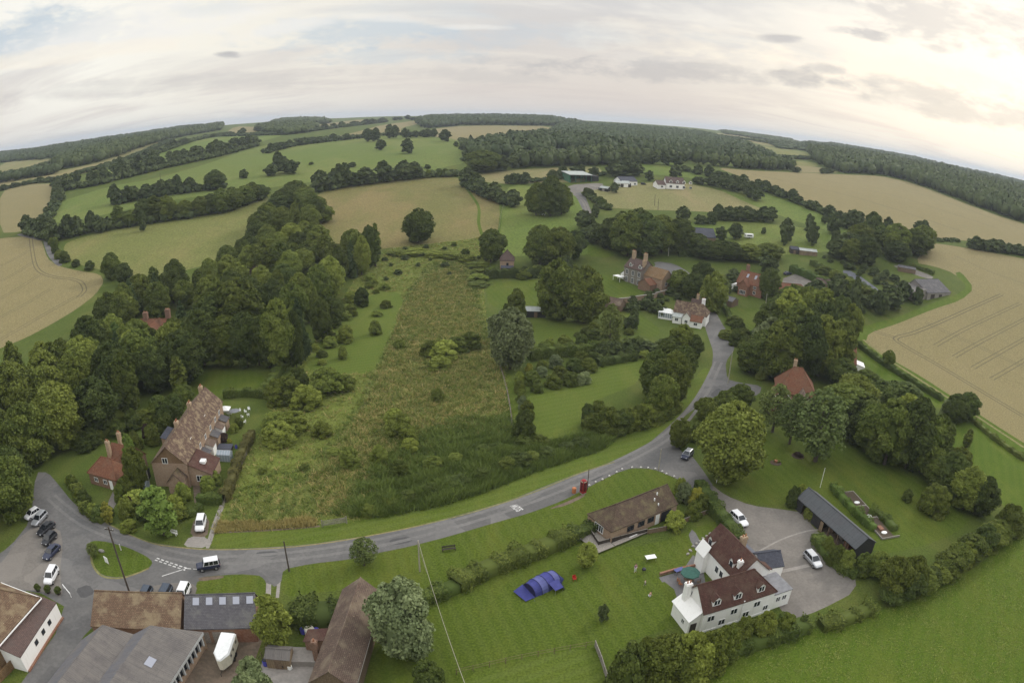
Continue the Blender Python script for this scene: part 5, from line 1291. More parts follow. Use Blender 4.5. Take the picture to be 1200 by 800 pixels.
    def wing(s, x0, x1, y0, y1, e, r, wall, roof, axis='y', name='wing', over=.2, hip=0):
        """lower gabled wing; its ridge runs along axis"""
        W = MB(); Rf = MB(); o = over
        if axis == 'y':
            xm = (x0+x1)/2
            W.face([(x0,y0,-.3),(x1,y0,-.3),(x1,y0,e),(xm,y0,r-.1),(x0,y0,e)]); W.face([(x1,y1,-.3),(x0,y1,-.3),(x0,y1,e),(xm,y1,r-.1),(x1,y1,e)])
            W.face([(x0,y1,-.3),(x0,y0,-.3),(x0,y0,e),(x0,y1,e)]); W.face([(x1,y0,-.3),(x1,y1,-.3),(x1,y1,e),(x1,y0,e)])
            Rf.slab([(x0-o,y1+o,e-o*.6),(x0-o,y0-o,e-o*.6),(xm,y0-o+hip,r),(xm,y1+o,r)], .12); Rf.slab([(x1+o,y0-o,e-o*.6),(x1+o,y1+o,e-o*.6),(xm,y1+o,r),(xm,y0-o+hip,r)], .12)
            if hip: Rf.slab([(x0-o,y0-o,e-o*.6),(x1+o,y0-o,e-o*.6),(xm,y0-o+hip,r)], .12)
        else:
            ym = (y0+y1)/2
            W.face([(x0,y1,-.3),(x0,y0,-.3),(x0,y0,e),(x0,ym,r-.1),(x0,y1,e)]); W.face([(x1,y0,-.3),(x1,y1,-.3),(x1,y1,e),(x1,ym,r-.1),(x1,y0,e)])
            W.face([(x0,y0,-.3),(x1,y0,-.3),(x1,y0,e),(x0,y0,e)]); W.face([(x1,y1,-.3),(x0,y1,-.3),(x0,y1,e),(x1,y1,e)])
            Rf.slab([(x0-o,y0-o,e-o*.6),(x1+o,y0-o,e-o*.6),(x1+o,ym,r),(x0-o,ym,r)], .12); Rf.slab([(x1+o,y1+o,e-o*.6),(x0-o,y1+o,e-o*.6),(x0-o,ym,r),(x1+o,ym,r)], .12)
        w = W.build(name, M[wall], s.o); Rf.build(name+'_roof', M[roof], w); return w

def Wp(x, y): return (780+x*160/985, 610+y*130/800)
def Bp(x, y): return (670+x*160/1164, 550+y*110/800)
def Tp(x, y): return (90+x*.2, 450+y*.2)
def Sp(x, y): return (900+x*.1875, 550+y*.1875)
def Pp(x, y): return (x*.1625, 670+y*.1625)
def Dp(x, y): return (90+x*.18333, 690+y*.18333)
def Lp(x, y): return (280+x*.16245, 670+y*.1625)
def Vp(x, y): return (700+x*.15, 280+y*.15)
def Gp(x, y): return (830+x*.15, 260+y*.15)

# the white farmhouse
h = House('white_house', 'white rendered farmhouse with maroon tiled roofs and front dormers beside the gravel yard', 'house', G(*Wp(285,660),4.0), G(*Wp(795,500),4.0), 5.4, 4.0, 7.0, 'white_wall', 'tile_maroon', hr=3.0)
L = h.L
for x in (2.0, 5.6, 9.7): h.dormer(x, 1.35, hh=.95, yf=.35)
for x in (1.3, 5.2, 9.3): h.window('F', x, 1.9, 1.25, 1.1)
h.window('F', 3.4, .5, 1.2, 1.1); h.window('F', 7.6, .5, 1.2, 1.1); h.window('F', 11.2, .6, 1.0, 1.0)
mb = MB(); mb.box(6.55, 6.75, -.14, -.02, -.2, 4.0); mb.box(0, L, -.10, -.02, -.2, .35); mb.build('plinth', M['white_paint'], h.o)
b = h.block('flat_extension', L+.02, L+3.6, .15, 4.6, 2.9, 'white_wall', 'flat_felt'); h.window('F', L+1.2, 1.3, .9, 1.0, dd=-.15); h.window('F', L+2.4, 1.3, .9, 1.0, dd=-.15)
h.leanto(-1.9, -.02, .5, 5.2, 2.5, 3.9, 'white_wall', 'white_wall', 'x1', 'chimney_breast'); h.chimney(-.6, 4.3, 6.3, .9, .8, 'white_wall', 2, base=2.6)
h.window('L', 3.4, .9, .8, .9, dd=1.9); h.door('F', -1.1, 1.0, 1.9, dd=-.5); h.window('L', 1.4, 4.2, .6, .8)
# its long rear wing
A2, B2 = G(*Wp(285,150),4.2), G(*Wp(470,405),4.2)
R2 = Matrix.Rotation(-h.rz, 2); a = R2 @ (A2-Vector(h.o.location[:2])); b2 = R2 @ (B2-Vector(h.o.location[:2]))
xw = (a.x+b2.x)/2; yfar = a.y
w = h.wing(xw, xw+6.0, 4.6, yfar, 4.2, 7.1, 'white_wall', 'tile_maroon', 'y', 'rear_wing')
for yy in (8.2, 9.5):
    rw = MB(); rw.box(xw-.06, xw+.03, yy-.45, yy+.45, 1.9, 3.1); fo = rw.build('window', M['white_paint'], h.o)
    for k in (-.2, .2): g = MB(); g.box(xw-.085, xw-.02, yy+k-.17, yy+k+.17, 2.0, 3.0); g.build('pane', M['window_glass'], fo)
for yy in (7.1, 13.2):      # gabled dormers on the wing's west slope
    d = MB(); z0 = 5.0
    d.face([(xw+.5,yy+.55,z0-.5),(xw+.5,yy-.55,z0-.5),(xw+.5,yy-.55,z0+.7),(xw+.5,yy,z0+1.25),(xw+.5,yy+.55,z0+.7)]); d.face([(xw+.5,yy-.55,z0-.5),(xw+1.9,yy-.55,z0+.7),(xw+.5,yy-.55,z0+.7)]); d.face([(xw+1.9,yy+.55,z0+.7),(xw+.5,yy+.55,z0-.5),(xw+.5,yy+.55,z0+.7)])
    dm = d.build('dormer', M['white_wall'], h.o); r = MB()
    r.slab([(xw+.35,yy-.68,z0+.6),(xw+2.0,yy-.68,z0+.6),(xw+2.6,yy,z0+1.3),(xw+.35,yy,z0+1.3)], .06); r.slab([(xw+2.0,yy+.68,z0+.6),(xw+.35,yy+.68,z0+.6),(xw+.35,yy,z0+1.3),(xw+2.6,yy,z0+1.3)], .06); r.build('dormer_roof', M['tile_maroon'], dm)
    q = MB(); q.box(xw+.44, xw+.52, yy-.36, yy+.36, z0-.3, z0+.55); q.build('dormer_window', M['window_glass'], dm)
h.leanto(xw-.9, xw-.02, yfar-2.4, yfar-.2, 3.2, 5.0, 'white_wall', 'white_wall', 'x1', 'gable_extension')
h.chimney(xw+3.9, 9.5, 7.7, 1.0, .7, 'brick_stack_pale'); h.chimney(xw+1.2, 5.9, 6.4, .7, .6, 'white_wall', 1)
h.leanto(xw+6.02, xw+8.2, 7.5, 13.5, 2.5, 3.4, 'white_wall', 'flat_felt_blue', 'x0', 'rear_extension')
h.leanto(xw+6.02, xw+7.6, 5.6, 7.4, 3.0, 3.8, 'white_wall', 'tile_maroon', 'x0', 'rear_porch')
g_ = House('garage', 'small garage with grey pitched roof attached behind the white farmhouse', 'garage', G(*Wp(690,345),2.3), G(*Wp(852,322),2.3), 4.6, 2.3, 3.7, 'white_wall', 'slate_blue', over=.15)
g_.door('R', 2.3, 2.4, 2.0, 'timber_grey')

# bungalow
h = House('bungalow', 'low brick bungalow with brown mossy hipped roof above the tent lawn', 'bungalow', G(*Bp(340,525),2.5), G(*Bp(900,292),2.5), 6.2, 2.5, 5.0, 'brick_pale', 'tile_brown', hl=3.3, over=.15)
for x in (4.2, 6.6, 8.8): h.window('F', x, 1.0, 1.5, 1.1, 'timber_dark', 1)
h.window('L', 3.1, .75, 2.2, 1.4, 'white_paint', 3); h.door('F', 10.4, .9, 2.0, 'white_paint')
mb = MB(); h.panel(mb, 'F', 11.2, 13.6, .05, 2.1, .02, .06); mb.build('garage_shade_panel', M['plastic_dark'], h.o)  # solid dark panel on the closed wall, standing in for a shaded garage interior
mb = MB(); mb.box(3.4, 7.5, -.9, -.82, .3, .55); mb.build('gutter', M['white_paint'], h.o)
for x, y, z in ((10.8,1.7,3.9),(11.9,2.3,4.4),(11.1,.9,3.2)):
    q = MB(); q.tube((x,y,z-.4),(x,y,z+.35),.14,.12,8); q.build('flue', M['white_paint'], h.roof)
bo = h
# deck and dark boarded fence round its near end
def at_local(o, x, y, z=0): m = Matrix.Translation(o.location) @ Matrix.Rotation(o.rotation_euler.z, 4, 'Z'); return m @ Vector((x, y, z))
dk = empty('deck', at_local(bo.o, 0, 0), bo.rz, 'weathered timber deck at the near corner of the bungalow', 'deck')
mb = MB()
for k in range(14): mb.box(-3.6+k*.25, -3.6+k*.25+.23, -1.3, 5.6, .35, .4)
for k in range(30): mb.box(.02+k*.25, .25+k*.25, -1.3, -.35, .35, .4)
mb.build('deck_boards', M['timber_grey'], dk)
def board_fence(label, pts, hgt, mat, gap=.0, cap='timber_grey', bw=.15, posts=2.0, name='fence'):
    P = [at(*p) for p in pts]; c = P[0]; o = empty(name, c, 0, label, 'fence'); pn = MB(); cp = MB()
    for a, b in zip(P, P[1:]):
        d = b-a; Ln = d.length; ax = math.atan2(d.y, d.x); n = max(1, int(Ln/bw))
        for k in range(n):
            q = a.lerp(b, (k+.5)/n)-c; pn.obox(q, ax, Ln/n/2*(1-gap), .015, q.z, q.z+hgt*(1+.02*math.sin(k*2.1)))
        if cap: m = (a+b)/2-c; cp.obox(m, ax, Ln/2, .045, m.z+hgt, m.z+hgt+.06)
        for k in range(int(Ln/posts)+1):
            q = a.lerp(b, min(1, k*posts/Ln))-c; ps = MB(); ps.obox(q, ax, .06, .06, q.z, q.z+hgt+.08); ps.build('post', M[mat], o)
    pn.build('boards', M[mat], o)
    if cap: cp.build('rail', M[cap], o)
    return o
def rail_fence(label, pts, hgt=1.1, rails=2, mat='timber_grey', posts=2.2, name='fence', r=.05):
    P = pline(pts, 3); c = P[0].copy(); o = empty(name, c, 0, label, 'fence'); rl = MB(); acc = 0
    for a, b in zip(P, P[1:]):
        for k in range(rails):
            z = hgt*(.92-.42*k); rl.tube(a-c+Vector((0,0,z)), b-c+Vector((0,0,z)), .022, .022, 4)
        Ln = (b-a).length
        while acc < Ln:
            q = a.lerp(b, acc/Ln)-c; ps = MB(); ps.tube(q, q+Vector((0,0,hgt)), r, r*.9, 5); ps.build('post', M[mat], o); acc += posts
        acc -= Ln
    rl.build('rails', M[mat], o); return o
board_fence('dark boarded fence with pale cap round the bungalow deck', [Bp(118,490), Bp(225,655), Bp(470,590), Bp(640,545)], 1.0, 'timber_dark')
board_fence('brown garden fence along the bungalow patio', [Bp(645,548), Bp(800,520), Bp(940,460), Bp(1160,375)], .9, 'timber')
board_fence('short pale panel fence between hedge and white house wing', [Wp(375,0), Wp(412,45), Wp(445,85)], 1.3, 'timber_grey', bw=.2)
rail_fence('post and wire fence along the lower edge of the tent lawn', [(535,790),(570,782),(600,775),(640,767),(695,757)], 1.1, 2, 'timber')
board_fence('pale leaning board fence end beside the thicket at the bottom', [(697,757),(704,775),(712,800)], 1.1, 'timber_grey', bw=.2)
rail_fence('thin pale fence beside the rough meadow and orchard', [(584,425),(590,445),(596,470),(600,500)], 1.2, 2, 'timber_grey')
rail_fence('fence of grey posts along the footpath by the meadow', [(248,636),(262,595),(280,555),(297,516)], 1.0, 2, 'timber_grey')
rail_fence('rail fence beside the horse trailer yard', [(306,800),(300,785),(312,765),(318,752)], 1.3, 3, 'timber', 1.6)
rail_fence('post fence along the low side of the upper pasture', [(585,268),(588,248),(592,236)], 1.1, 2, 'timber_grey', 6)

# terrace of brick and tile cottages
h = House('terrace_cottages', 'long terrace of brick cottages with lichen-spotted tiled roof beside the meadow', 'terrace', G(*Tp(640,462),5.2), G(*Tp(850,100),5.2), 7.4, 5.2, 8.6, 'brick_pale', 'tile_mottled', over=.3, gablemat='tile_hung')
L = h.L
for x, f in ((.3,.5),(.62,.45),(.93,.5)): h.chimney(L*x+1, 4.4, 9.3, 1.0, .8, 'brick_stack_pale', 3)
h.window('L', 3.0, 5.0, 1.2, 1.2); h.window('L', 5.6, 1.4, 1.2, 1.2)
h.leanto(.6, 6.8, -4.6, -.02, 2.6, 4.6, 'brick_pale', 'tile_maroon', 'y1'); h.window('L', 9.4, 1.0, 1.3, 1.3, dd=-.6); h.window('F', 2.0, .9, 1.2, 1.1, dd=4.6)
mb = MB(); mb.box(2.6, 3.9, -2.9, -1.8, 3.6, 4.15); mb.build('roof_light', M['white_paint'], h.o)
h.wing(-2.6, .3, .4, 3.6, 2.6, 4.3, 'brick_pale', 'tile_brown', 'x', 'porch')
for k, x in enumerate((9.5, 13.5, 17.5, 21.5, 25)):
    h.leanto(x-1.2, x+1.2, -1.7, -.02, 2.3, 3.0, 'white_wall' if k % 2 else 'brick_pale', 'tile_rust' if k % 2 else 'slate', 'y1', 'back_porch'); h.window('F', x, 3.4, 1.1, 1.1)
    h.window('F', x+1.9, 1.0, .9, 1.1)
for x in (8.0, 18.5): q = MB(); q.box(x-.5, x+.5, 1.2, 1.9, 6.0, 6.35); q.build('roof_light', M['white_paint'], h.roof)
h.leanto(14, 19, 7.42, 10.5, 3.4, 2.4, 'brick_pale', 'slate_blue', 'y0', 'rear_extension')

# small tiled cottage
h = House('tiled_cottage', 'small cottage with red-brown tiled hipped roofs by the lane bend', 'cottage', G(*Tp(66,512),2.7), G(*Tp(225,556),2.7), 5.4, 2.7, 5.2, 'brick_wall', 'tile_red', hl=2.2, hr=2.4)
h.wing(1.0, h.L-.3, 5.2, 10.8, 2.8, 5.6, 'brick_wall', 'tile_red', 'x', 'rear_range'); h.wing(h.L-4.2, h.L-.4, 3.5, 8, 2.8, 5.0, 'brick_wall', 'tile_red', 'y', 'middle_range')
h.chimney(1.6, 6.0, 6.9, .9, .7, 'brick_stack_pale'); h.chimney(1.9, 9.6, 7.2, .8, .7, 'brick_stack_pale')
h.window('F', 2.0, .9, 1.1, 1.0); h.window('F', 4.6, .9, 1.1, 1.0); h.door('F', 6.2, .9, 2.0, 'white_paint')

# inn at the bottom left: long white-walled range in front of a taller tiled block
A, B = G(*Pp(150,600),3.0), G(*Pp(402,218),3.0); d = (B-A).normalized(); A = A-d*.3
h = House('inn', 'white walled range with brown tiled roof at the left yard entrance', 'inn', A, B, 4.6, 3.0, 3.9, 'white_wall', 'tile_plum', over=.1, yr=4.59, gablemat=None)
for x in (4.6, 7.0, 9.2): h.window('F', x, 1.4, .9, .8, 'timber_dark', 0)
h.block('base_kerb', .1, h.L, -.35, -.02, .25, 'brick_red')
hm = House('tiled_inn_block', 'taller inn block with mossy orange tiled hipped roof by the car park', 'inn', G(*Pp(-60,560),4.3), G(*Pp(272,185),4.3), 9, 4.3, 7.6, 'tile_orange', 'tile_pub', hr=4.2, over=.35)
hm.window('F', 5.2, 2.6, 1.5, 1.2, 'white_paint', 2)
mb = MB(); mb.box(-.4, hm.L+.4, -.50, -.36, 3.98, 4.12); mb.box(hm.L+.38, hm.L+.5, -.3, 9.3, 3.98, 4.12); mb.build('gutter', M['white_paint'], hm.o)
wl = at(*Pp(150,640)); board_fence('tan boarded wall leading down from the white range at the left edge', [Pp(150,640), Pp(80,720), Pp(0,800), Pp(-60,870)], 1.6, 'tile_orange', cap=None, bw=.5, name='wall')

# corrugated barn with two bays, brick range and slate range behind it
A = G(*Dp(165,225), 5.4); E0, E1 = G(*Dp(805,272), 3.3), G(*Dp(600,590), 3.3); ax = (E0-E1).normalized(); ang = math.atan2(ax.y, ax.x)-math.pi/2
RI = Matrix.Rotation(-ang, 2); e_ = RI @ (E0-A); wB, sk = e_.x, e_.y/e_.x       # the back wall is not square to the eaves
o = empty('corrugated_barn', (A.x, A.y, height(*A)-.02), ang, 'big farm barn with two-bay grey corrugated roof at the bottom left', 'barn')
prof = [(-4.0,2.6),(0,5.4),(wB*.29,3.5),(wB*.5,5.0),(wB,3.3)]; Lb = 24
mb = MB()
for (xa, za), (xb, zb), m in zip(prof, prof[1:], (1, 0, 1, 0)): mb.slab([(xa,xa*sk,za),(xa,-Lb,za),(xb,-Lb,zb),(xb,xb*sk,zb)], .08, m)
mb.build('roof', [M['roof_asbestos'], M['roof_asbestos_blue']], o)
wl = MB(); wl.face([(p[0],p[0]*sk-.05,p[1]-.1) for p in prof]+[(wB,wB*sk-.05,-.3),(-4.0,-4*sk-.05,-.3)])
wl.box(-3.95, -3.8, -Lb, -1.5, -.3, 2.5); wl.box(wB-.5, wB-.4, -Lb, wB*sk-.2, -.3, 1.1); wl.build('wall', M['brick_pale'], o)
fb = MB(); fb.box(wB-.1, wB+.03, -Lb, wB*sk+.05, 2.8, 3.25); fb.build('fascia', M['fascia'], o)
for k in range(16):
    y = wB*sk-.5-k*1.2; ps = MB(); ps.box(wB-.42, wB-.1, y-.13, y+.13, 1.1, 2.9); ps.build('post', M['fascia'], o)
gl = MB(); gl.box(wB-.62, wB-.56, -Lb, wB*sk-.1, 1.1, 2.9); gl.build('window', M['window_glass'], o)
x, y, w_ = wB*.68, -2.0, 1.1; z = lambda x: 5.0-(x-wB*.5)*(1.7/(wB*.5)); q = MB(); q.slab([(x,y,z(x)+.06),(x,y-1.6,z(x)+.06),(x+w_,y-1.6,z(x+w_)+.06),(x+w_,y,z(x+w_)+.06)], .05); q.build('roof_light', M['skylight_glass'], o)
A, B = G(*Dp(92,232), 2.6), G(*Dp(655,256), 2.6)
h = House('brick_range', 'long low range with orange-brown tiled roof behind the corrugated barn', 'outbuilding', A, B, 7.0, 2.6, 4.9, 'brick_wall', 'tile_pub', over=.15, yr=5.2)
A, B = G(*Dp(690,252), 2.7), G(*Dp(1140,242), 2.7)
h = House('slate_range', 'low outbuilding with dark slate roof and five skylights facing the trailer yard', 'outbuilding', A, B, 6.6, 2.7, 4.7, 'brick_wall', 'slate', over=.15, yr=5.0)
for k in range(5):
    x = h.L*(.11+k*.195); zz = lambda y: 2.7+y*.4; q = MB(); q.slab([(x,3.4,zz(3.4)+.07),(x+.95,3.4,zz(3.4)+.07),(x+.95,4.5,zz(4.5)+.07),(x,4.5,zz(4.5)+.07)], .07); q.build('skylight', M['skylight_glass'], h.o)
for x in (.26, .44, .62): h.door('F', h.L*x, 1.3, 2.0, 'timber_grey')
mb = MB(); h.panel(mb, 'F', h.L*.7, h.L*.99, .02, 2.4, .01, .06); mb.build('brick_panel', M['brick_red'], h.o)

# long barn with rusty tiles
A, B = G(*Lp(832,830),3.4), G(*Lp(1030,154),3.4)
h = House('long_barn', 'long old barn with rusty lichen-covered tiled roof beside the silvery tree', 'barn', A, B, 5.6, 3.4, 5.9, 'timber', 'tile_rust', over=.2, L=(B-A).length)
h.leanto(h.L-10.5, h.L-8.4, 5.62, 8.4, 2.6, 3.4, 'brick_wall', 'tile_maroon', 'y0', 'lean_to'); h.chimney(h.L-12, 6.5, 4.4, .7, .7, 'brick_stack', 1, base=0)
mb = MB(); mb.box(-.2, h.L+.2, -.26, -.2, 3.2, 3.34); mb.build('gutter', M['timber_grey'], h.o)
def shed(name, label, cat, c, L, D, e, r, rz, wall, roof, yr=None):
    d = Vector((math.cos(rz), math.sin(rz))); n = Vector((-d.y, d.x)); A = Vector(c[:2])-d*L/2-n*D/2
    return House(name, label, cat, A, A+d*L, D, e, r, wall, roof, over=.12, yr=yr, thick=.08)
s_ = shed('garden_shed', 'grey roofed timber shed among junk left of the long barn', 'shed', G(*Lp(285,570),2.1), 3.2, 2.6, 1.9, 2.6, R(5), 'board_wood', 'roof_asbestos'); s_.door('F', 1.6, .9, 1.8, 'timber')
mb = MB(); c = at(*Lp(440,625)); mb.box(-2.3, 2.3, -1.4, 1.4, -.2, .9); o = mb.build('low_wall', M['concrete'], loc=c, rz=R(8)); tag(o, 'low grey concrete slab wall between shed and long barn', 'wall')

# black cart shed
h = House('cart_shed', 'long black boarded cart shed with grey roof and open bays beside the gravel yard', 'shed', G(*Sp(185,172),2.5), G(*Sp(548,490),2.5), 5.0, 2.5, 4.1, 'board_black', 'roof_shed', over=.2, yr=2.4, wall_on=False)
L = h.L; mb = MB(); r_ = 3.98; e_ = 2.42
mb.face([(L,5,-.3),(0,5,-.3),(0,5,e_),(L,5,e_)]); mb.face([(L,4.9,e_),(0,4.9,e_),(0,4.9,-.3),(L,4.9,-.3)])
for x in (0, .1, 7.5, 7.6, L-.1, L): mb.face([(x,0,-.3),(x,5,-.3),(x,5,e_),(x,2.4,r_),(x,0,e_)])
mb.box(0, 2.0, 0, .08, -.3, e_); mb.box(5.2, 7.55, 0, .08, -.3, e_); mb.box(2.0, 5.2, 0, .08, 2.05, e_); mb.box(7.6, L, .02, .12, 2.15, e_)
mb.build('wall', M['board_black'], h.o)
q = MB(); q.box(.1, L-.1, .1, 4.9, -.02, .06); q.build('floor', M['dirt'], h.o)
for x in (10.2, 12.8, 15.3): q = MB(); q.box(x-.09, x+.09, .02, .2, -.1, e_); q.build('post', M['timber'], h.o)
q = MB(); q.box(7.7, 8.6, -.06, .0, .05, 2.05); q.build('door', M['board_wood'], h.o)
for x, y, a_, b_, z, m in ((9.2,2.6,.6,.9,1.0,'timber'),(11.6,2.8,.8,.7,1.3,'timber_grey'),(14.2,2.4,.7,1.0,1.1,'brick_red')): q = MB(); q.box(x-a_, x+a_, y-b_, y+b_, .061, z); q.build('stored_load', M[m], h.o)

# brick manor
h = House('manor_house', 'tall brick house with tall chimneys and white sash windows above the long lawn', 'house', G(*Vp(212,200),6.4), G(*Vp(345,248),6.4), 8.0, 6.4, 9.6, 'flint', 'tile_plum', over=.25)
for x in (1.6, 4.8, 8.0): h.window('F', x, .5, 1.3, 2.2); h.window('F', x, 3.5, 1.3, 2.0)
h.dormer(2.8, 1.4); h.dormer(h.L-1.4, 1.4)
h.chimney(1.2, 4, 12.4, 1.4, 1.0, 'brick_stack_pale', 3); h.chimney(h.L-2.5, 4.8, 12.2, 1.4, 1.0, 'brick_stack_pale', 3); h.chimney(h.L-.5, 2.0, 10.2, 1.0, 1.4, 'brick_stack_pale', 2)
h.wing(h.L-.5, h.L+9.5, 1.5, 8.0, 4.8, 8.0, 'brick_pale', 'tile_orange', 'x', 'side_wing'); h.wing(h.L+1, h.L+7, -2.5, 1.6, 2.6, 4.4, 'brick_wall', 'tile_red', 'y', 'porch_wing'); h.window('R', 4.0, 2.0, 1.2, 1.4, dd=9.5)
h.leanto(-2.6, -.02, 1, 6, 2.8, 4.8, 'white_wall', 'slate', 'x1', 'side_extension')
q = MB(); q.box(-2.8, 1.0, -3.2, -.3, 2.3, 2.45); q.build('veranda_roof', M['white_paint'], h.o)
for x, y in ((-2.7,-3.1),(.9,-3.1),(-2.7,-.4)): q = MB(); q.tube((x,y,-.2),(x,y,2.3),.07,.07,6); q.build('veranda_post', M['white_paint'], h.o)

# white cottage
h = House('white_cottage', 'white cottage with mottled tiled roof and glazed conservatory at the street bend', 'cottage', G(*Vp(598,562),3.6), G(*Vp(852,604),3.6), 6.6, 3.6, 6.6, 'white_wall', 'tile_mottled', hr=2.0, over=.25)
h.wing(3.6, 6.4, -2.6, .5, 2.9, 4.6, 'white_wall', 'tile_rust', 'y', 'gabled_porch'); h.wing(6.6, 10.4, -3.4, .5, 2.3, 3.8, 'white_wall', 'tile_red', 'x', 'front_wing')
h.leanto(.2, 3.2, -2.0, -.02, 2.3, 3.1, 'white_wall', 'metal_pale', 'y1', 'veranda')
h.window('F', 1.6, .9, 1.2, 1.1, dd=2.0); h.window('F', 5.0, .9, 1.1, 1.1, dd=2.6); h.window('F', 8.4, .8, 1.3, 1.0, dd=3.4)
h.wing(4.5, 8.6, 6.0, 9.5, 4.2, 7.0, 'white_wall', 'tile_plum', 'x', 'rear_wing'); h.chimney(6.4, 8, 8.6, .9, .7, 'brick_stack_pale'); h.chimney(8.8, 6.4, 7.8, 1.2, .8, 'white_wall')
cv = empty('conservatory', at_local(h.o, -5.4, .6), h.rz, 'white framed glass conservatory beside the white cottage', 'conservatory')
q = MB(); q.box(0, 4.8, 0, 3.6, -.2, .6); q.build('base', M['white_wall'], cv)
q = MB(); q.box(.06, 4.74, .06, 3.54, .6, 2.3); q.build('glass_wall', M['greenhouse_glass'], cv)
for k in range(7): q = MB(); q.box(k*.78, k*.78+.12, -.03, .05, .6, 2.35); q.build('mullion', M['white_paint'], cv)
q = MB(); q.slab([(-.15,-.15,2.35),(4.95,-.15,2.35),(3.6,1.8,3.5),(1.2,1.8,3.5)], .07); q.slab([(4.95,3.75,2.35),(-.15,3.75,2.35),(1.2,1.8,3.5),(3.6,1.8,3.5)], .07); q.slab([(-.15,3.75,2.35),(-.15,-.15,2.35),(1.2,1.8,3.5)], .07); q.slab([(4.95,-.15,2.35),(4.95,3.75,2.35),(3.6,1.8,3.5)], .07)
q.build('roof', M['white_paint'], cv)

# red brick house right of the street
h = House('brick_house', 'red brick and tile house with tall chimney right of the village street', 'house', G(*Gp(225,455),4.6), G(*Gp(420,510),4.6), 8.0, 4.6, 8.6, 'brick_red', 'tile_red', over=.3, hr=1.5)
h.chimney(2.2, 4.6, 11, 1.3, .9, 'brick_stack', 3); h.wing(2.0, 6.0, -2.6, 3, 4.0, 6.6, 'brick_red', 'tile_red', 'y', 'front_gable')
h.window('F', 1.2, 1.0, 1.1, 1.3); h.window('F', 4.0, .7, 2.6, 1.6, 'white_paint', 3, dd=2.6); h.window('F', 8, 1.0, 1.2, 1.3); h.window('F', 8, 3.0, 1.2, 1.2)
h.leanto(-2.8, -.02, 1.5, 6, 2.5, 3.4, 'white_wall', 'white_wall', 'x1', 'sun_room')
for x in (3.0, 6.5): q = MB(); zz = 4.6+1.0*(x > 4); q.slab([(x,1.9,6.62),(x+.9,1.9,6.62),(x+.9,3.1,7.82),(x,3.1,7.82)], .06); q.build('roof_light', M['skylight_glass'], h.roof)
h = House('brick_garage', 'long low garage with red tiled roof by the gravel yard', 'garage', G(914,338,2.2), G(946,340,2.2), 6, 2.2, 4.0, 'brick_red', 'tile_red', hr=2)
h.door('F', 4, 2.2, 2.0, 'white_paint')
h = House('weatherboard_barn', 'dark roofed barn with rusty ridge at the paddock edge', 'barn', G(813,277,2.6), G(839,277.5,2.6), 9, 2.6, 6, 'timber', 'slate_blue', yr=6)
h.window('F', 5, .6, 1.6, 1.2)
h = House('red_roofed_house', 'house with steep red tiled hipped roof and white bargeboard behind thin trees', 'house', G(911,458,4.2), G(955,464,4.2), 9.5, 4.2, 9.4, 'brick_wall', 'tile_red', hl=3.8, hr=3.8, over=.4)
h.wing(-1.0, 3.6, -3.2, 4, 3.6, 6.0, 'brick_wall', 'tile_red', 'y', 'front_gable'); h.wing(4.5, 8.5, -4.5, 4, 3.2, 5.6, 'tile_hung', 'tile_rust', 'y', 'front_wing')
q = MB(); q.slab([(-1.3,-3.55,3.55),(-1.3,-3.42,3.55),(1.3,-3.42,6.15),(1.3,-3.55,6.15)], .2); q.slab([(3.9,-3.42,3.55),(3.9,-3.55,3.55),(1.3,-3.55,6.15),(1.3,-3.42,6.15)], .2); q.build('bargeboard', M['white_paint'], h.o)
h.chimney(h.L*.42, 6.2, 10.8, .9, .8, 'brick_stack_pale'); h.window('F', 1.3, 1.2, 1.2, 1.2, dd=3.2); h.window('F', 6.5, 1.2, 1.4, 1.2, dd=4.5)
h = House('field_edge_house', 'half hidden tiled house with white lean-to by the right wheat field', 'house', G(984,424,3), G(1003,427,3), 12, 3.0, 6.4, 'brick_wall', 'tile_red', over=.3)
h.leanto(h.L+.02, h.L+3, 1, 5, 2.2, 3.0, 'white_wall', 'white_wall', 'x0'); h.window('F', 3, .9, 1.2, 1.2)
h = House('farm_barn', 'large grey roofed farm barn at the corner of the right wheat field', 'barn', G(1087.5,343,3.2), G(1115,337,3.2), 13, 3.2, 6.8, 'concrete', 'slate', yr=9)
h.leanto(-9.5, -.02, 1, 12, 2.8, 4.4, 'concrete', 'roof_asbestos', 'x1', 'side_bay'); h.door('F', 4, 3, 2.4, 'timber_dark'); h.door('F', 10, 2.4, 2.2, 'timber_dark')

# farm and houses at the top of the village
o = empty('open_shed', at(668,214), 0, 'wide open fronted green farm shed with pale roof at the track end', 'shed'); p2 = at(699,213); d = p2-at(668,214); wS = d.length; o.rotation_euler.z = math.atan2(d.y, d.x)
q = MB(); q.slab([(-1,-1.5,5.4),(wS*.8,-1.5,5.4),(wS*.8,14,6.6),(-1,14,6.6)], .3); q.build('roof', M['metal_pale'], o)
q = MB(); q.box(-.4, 0, 0, 13, -.5, 5.4); q.box(0, wS*.8, 12.6, 13, -.5, 6); q.build('wall', M['metal_green'], o)
q = MB(); q.box(wS*.8+.1, wS+2, 1, 12, -.5, 4.6); q.build('side_store', M['board_black'], o)
for k in range(5): q = MB(); q.box(wS*.2*k*.98, wS*.2*k*.98+.35, -.2, .15, -.5, 5.3); q.build('post', M['metal_green'], o)
h = House('farm_bungalow', 'white farm bungalow with blue-grey roof below the dark trees', 'bungalow', G(728,213,3), G(747,212,3), 9, 3.4, 6, 'white_wall', 'slate_blue')
for x in (3, 7, 11): h.window('F', x, 1, 1.8, 1.3)
h = House('stable_block', 'low pale roofed stable in front of the farm bungalow', 'stable', G(722,215.5,2), G(738,216,2), 7, 2.8, 4, 'white_wall', 'metal_pale')
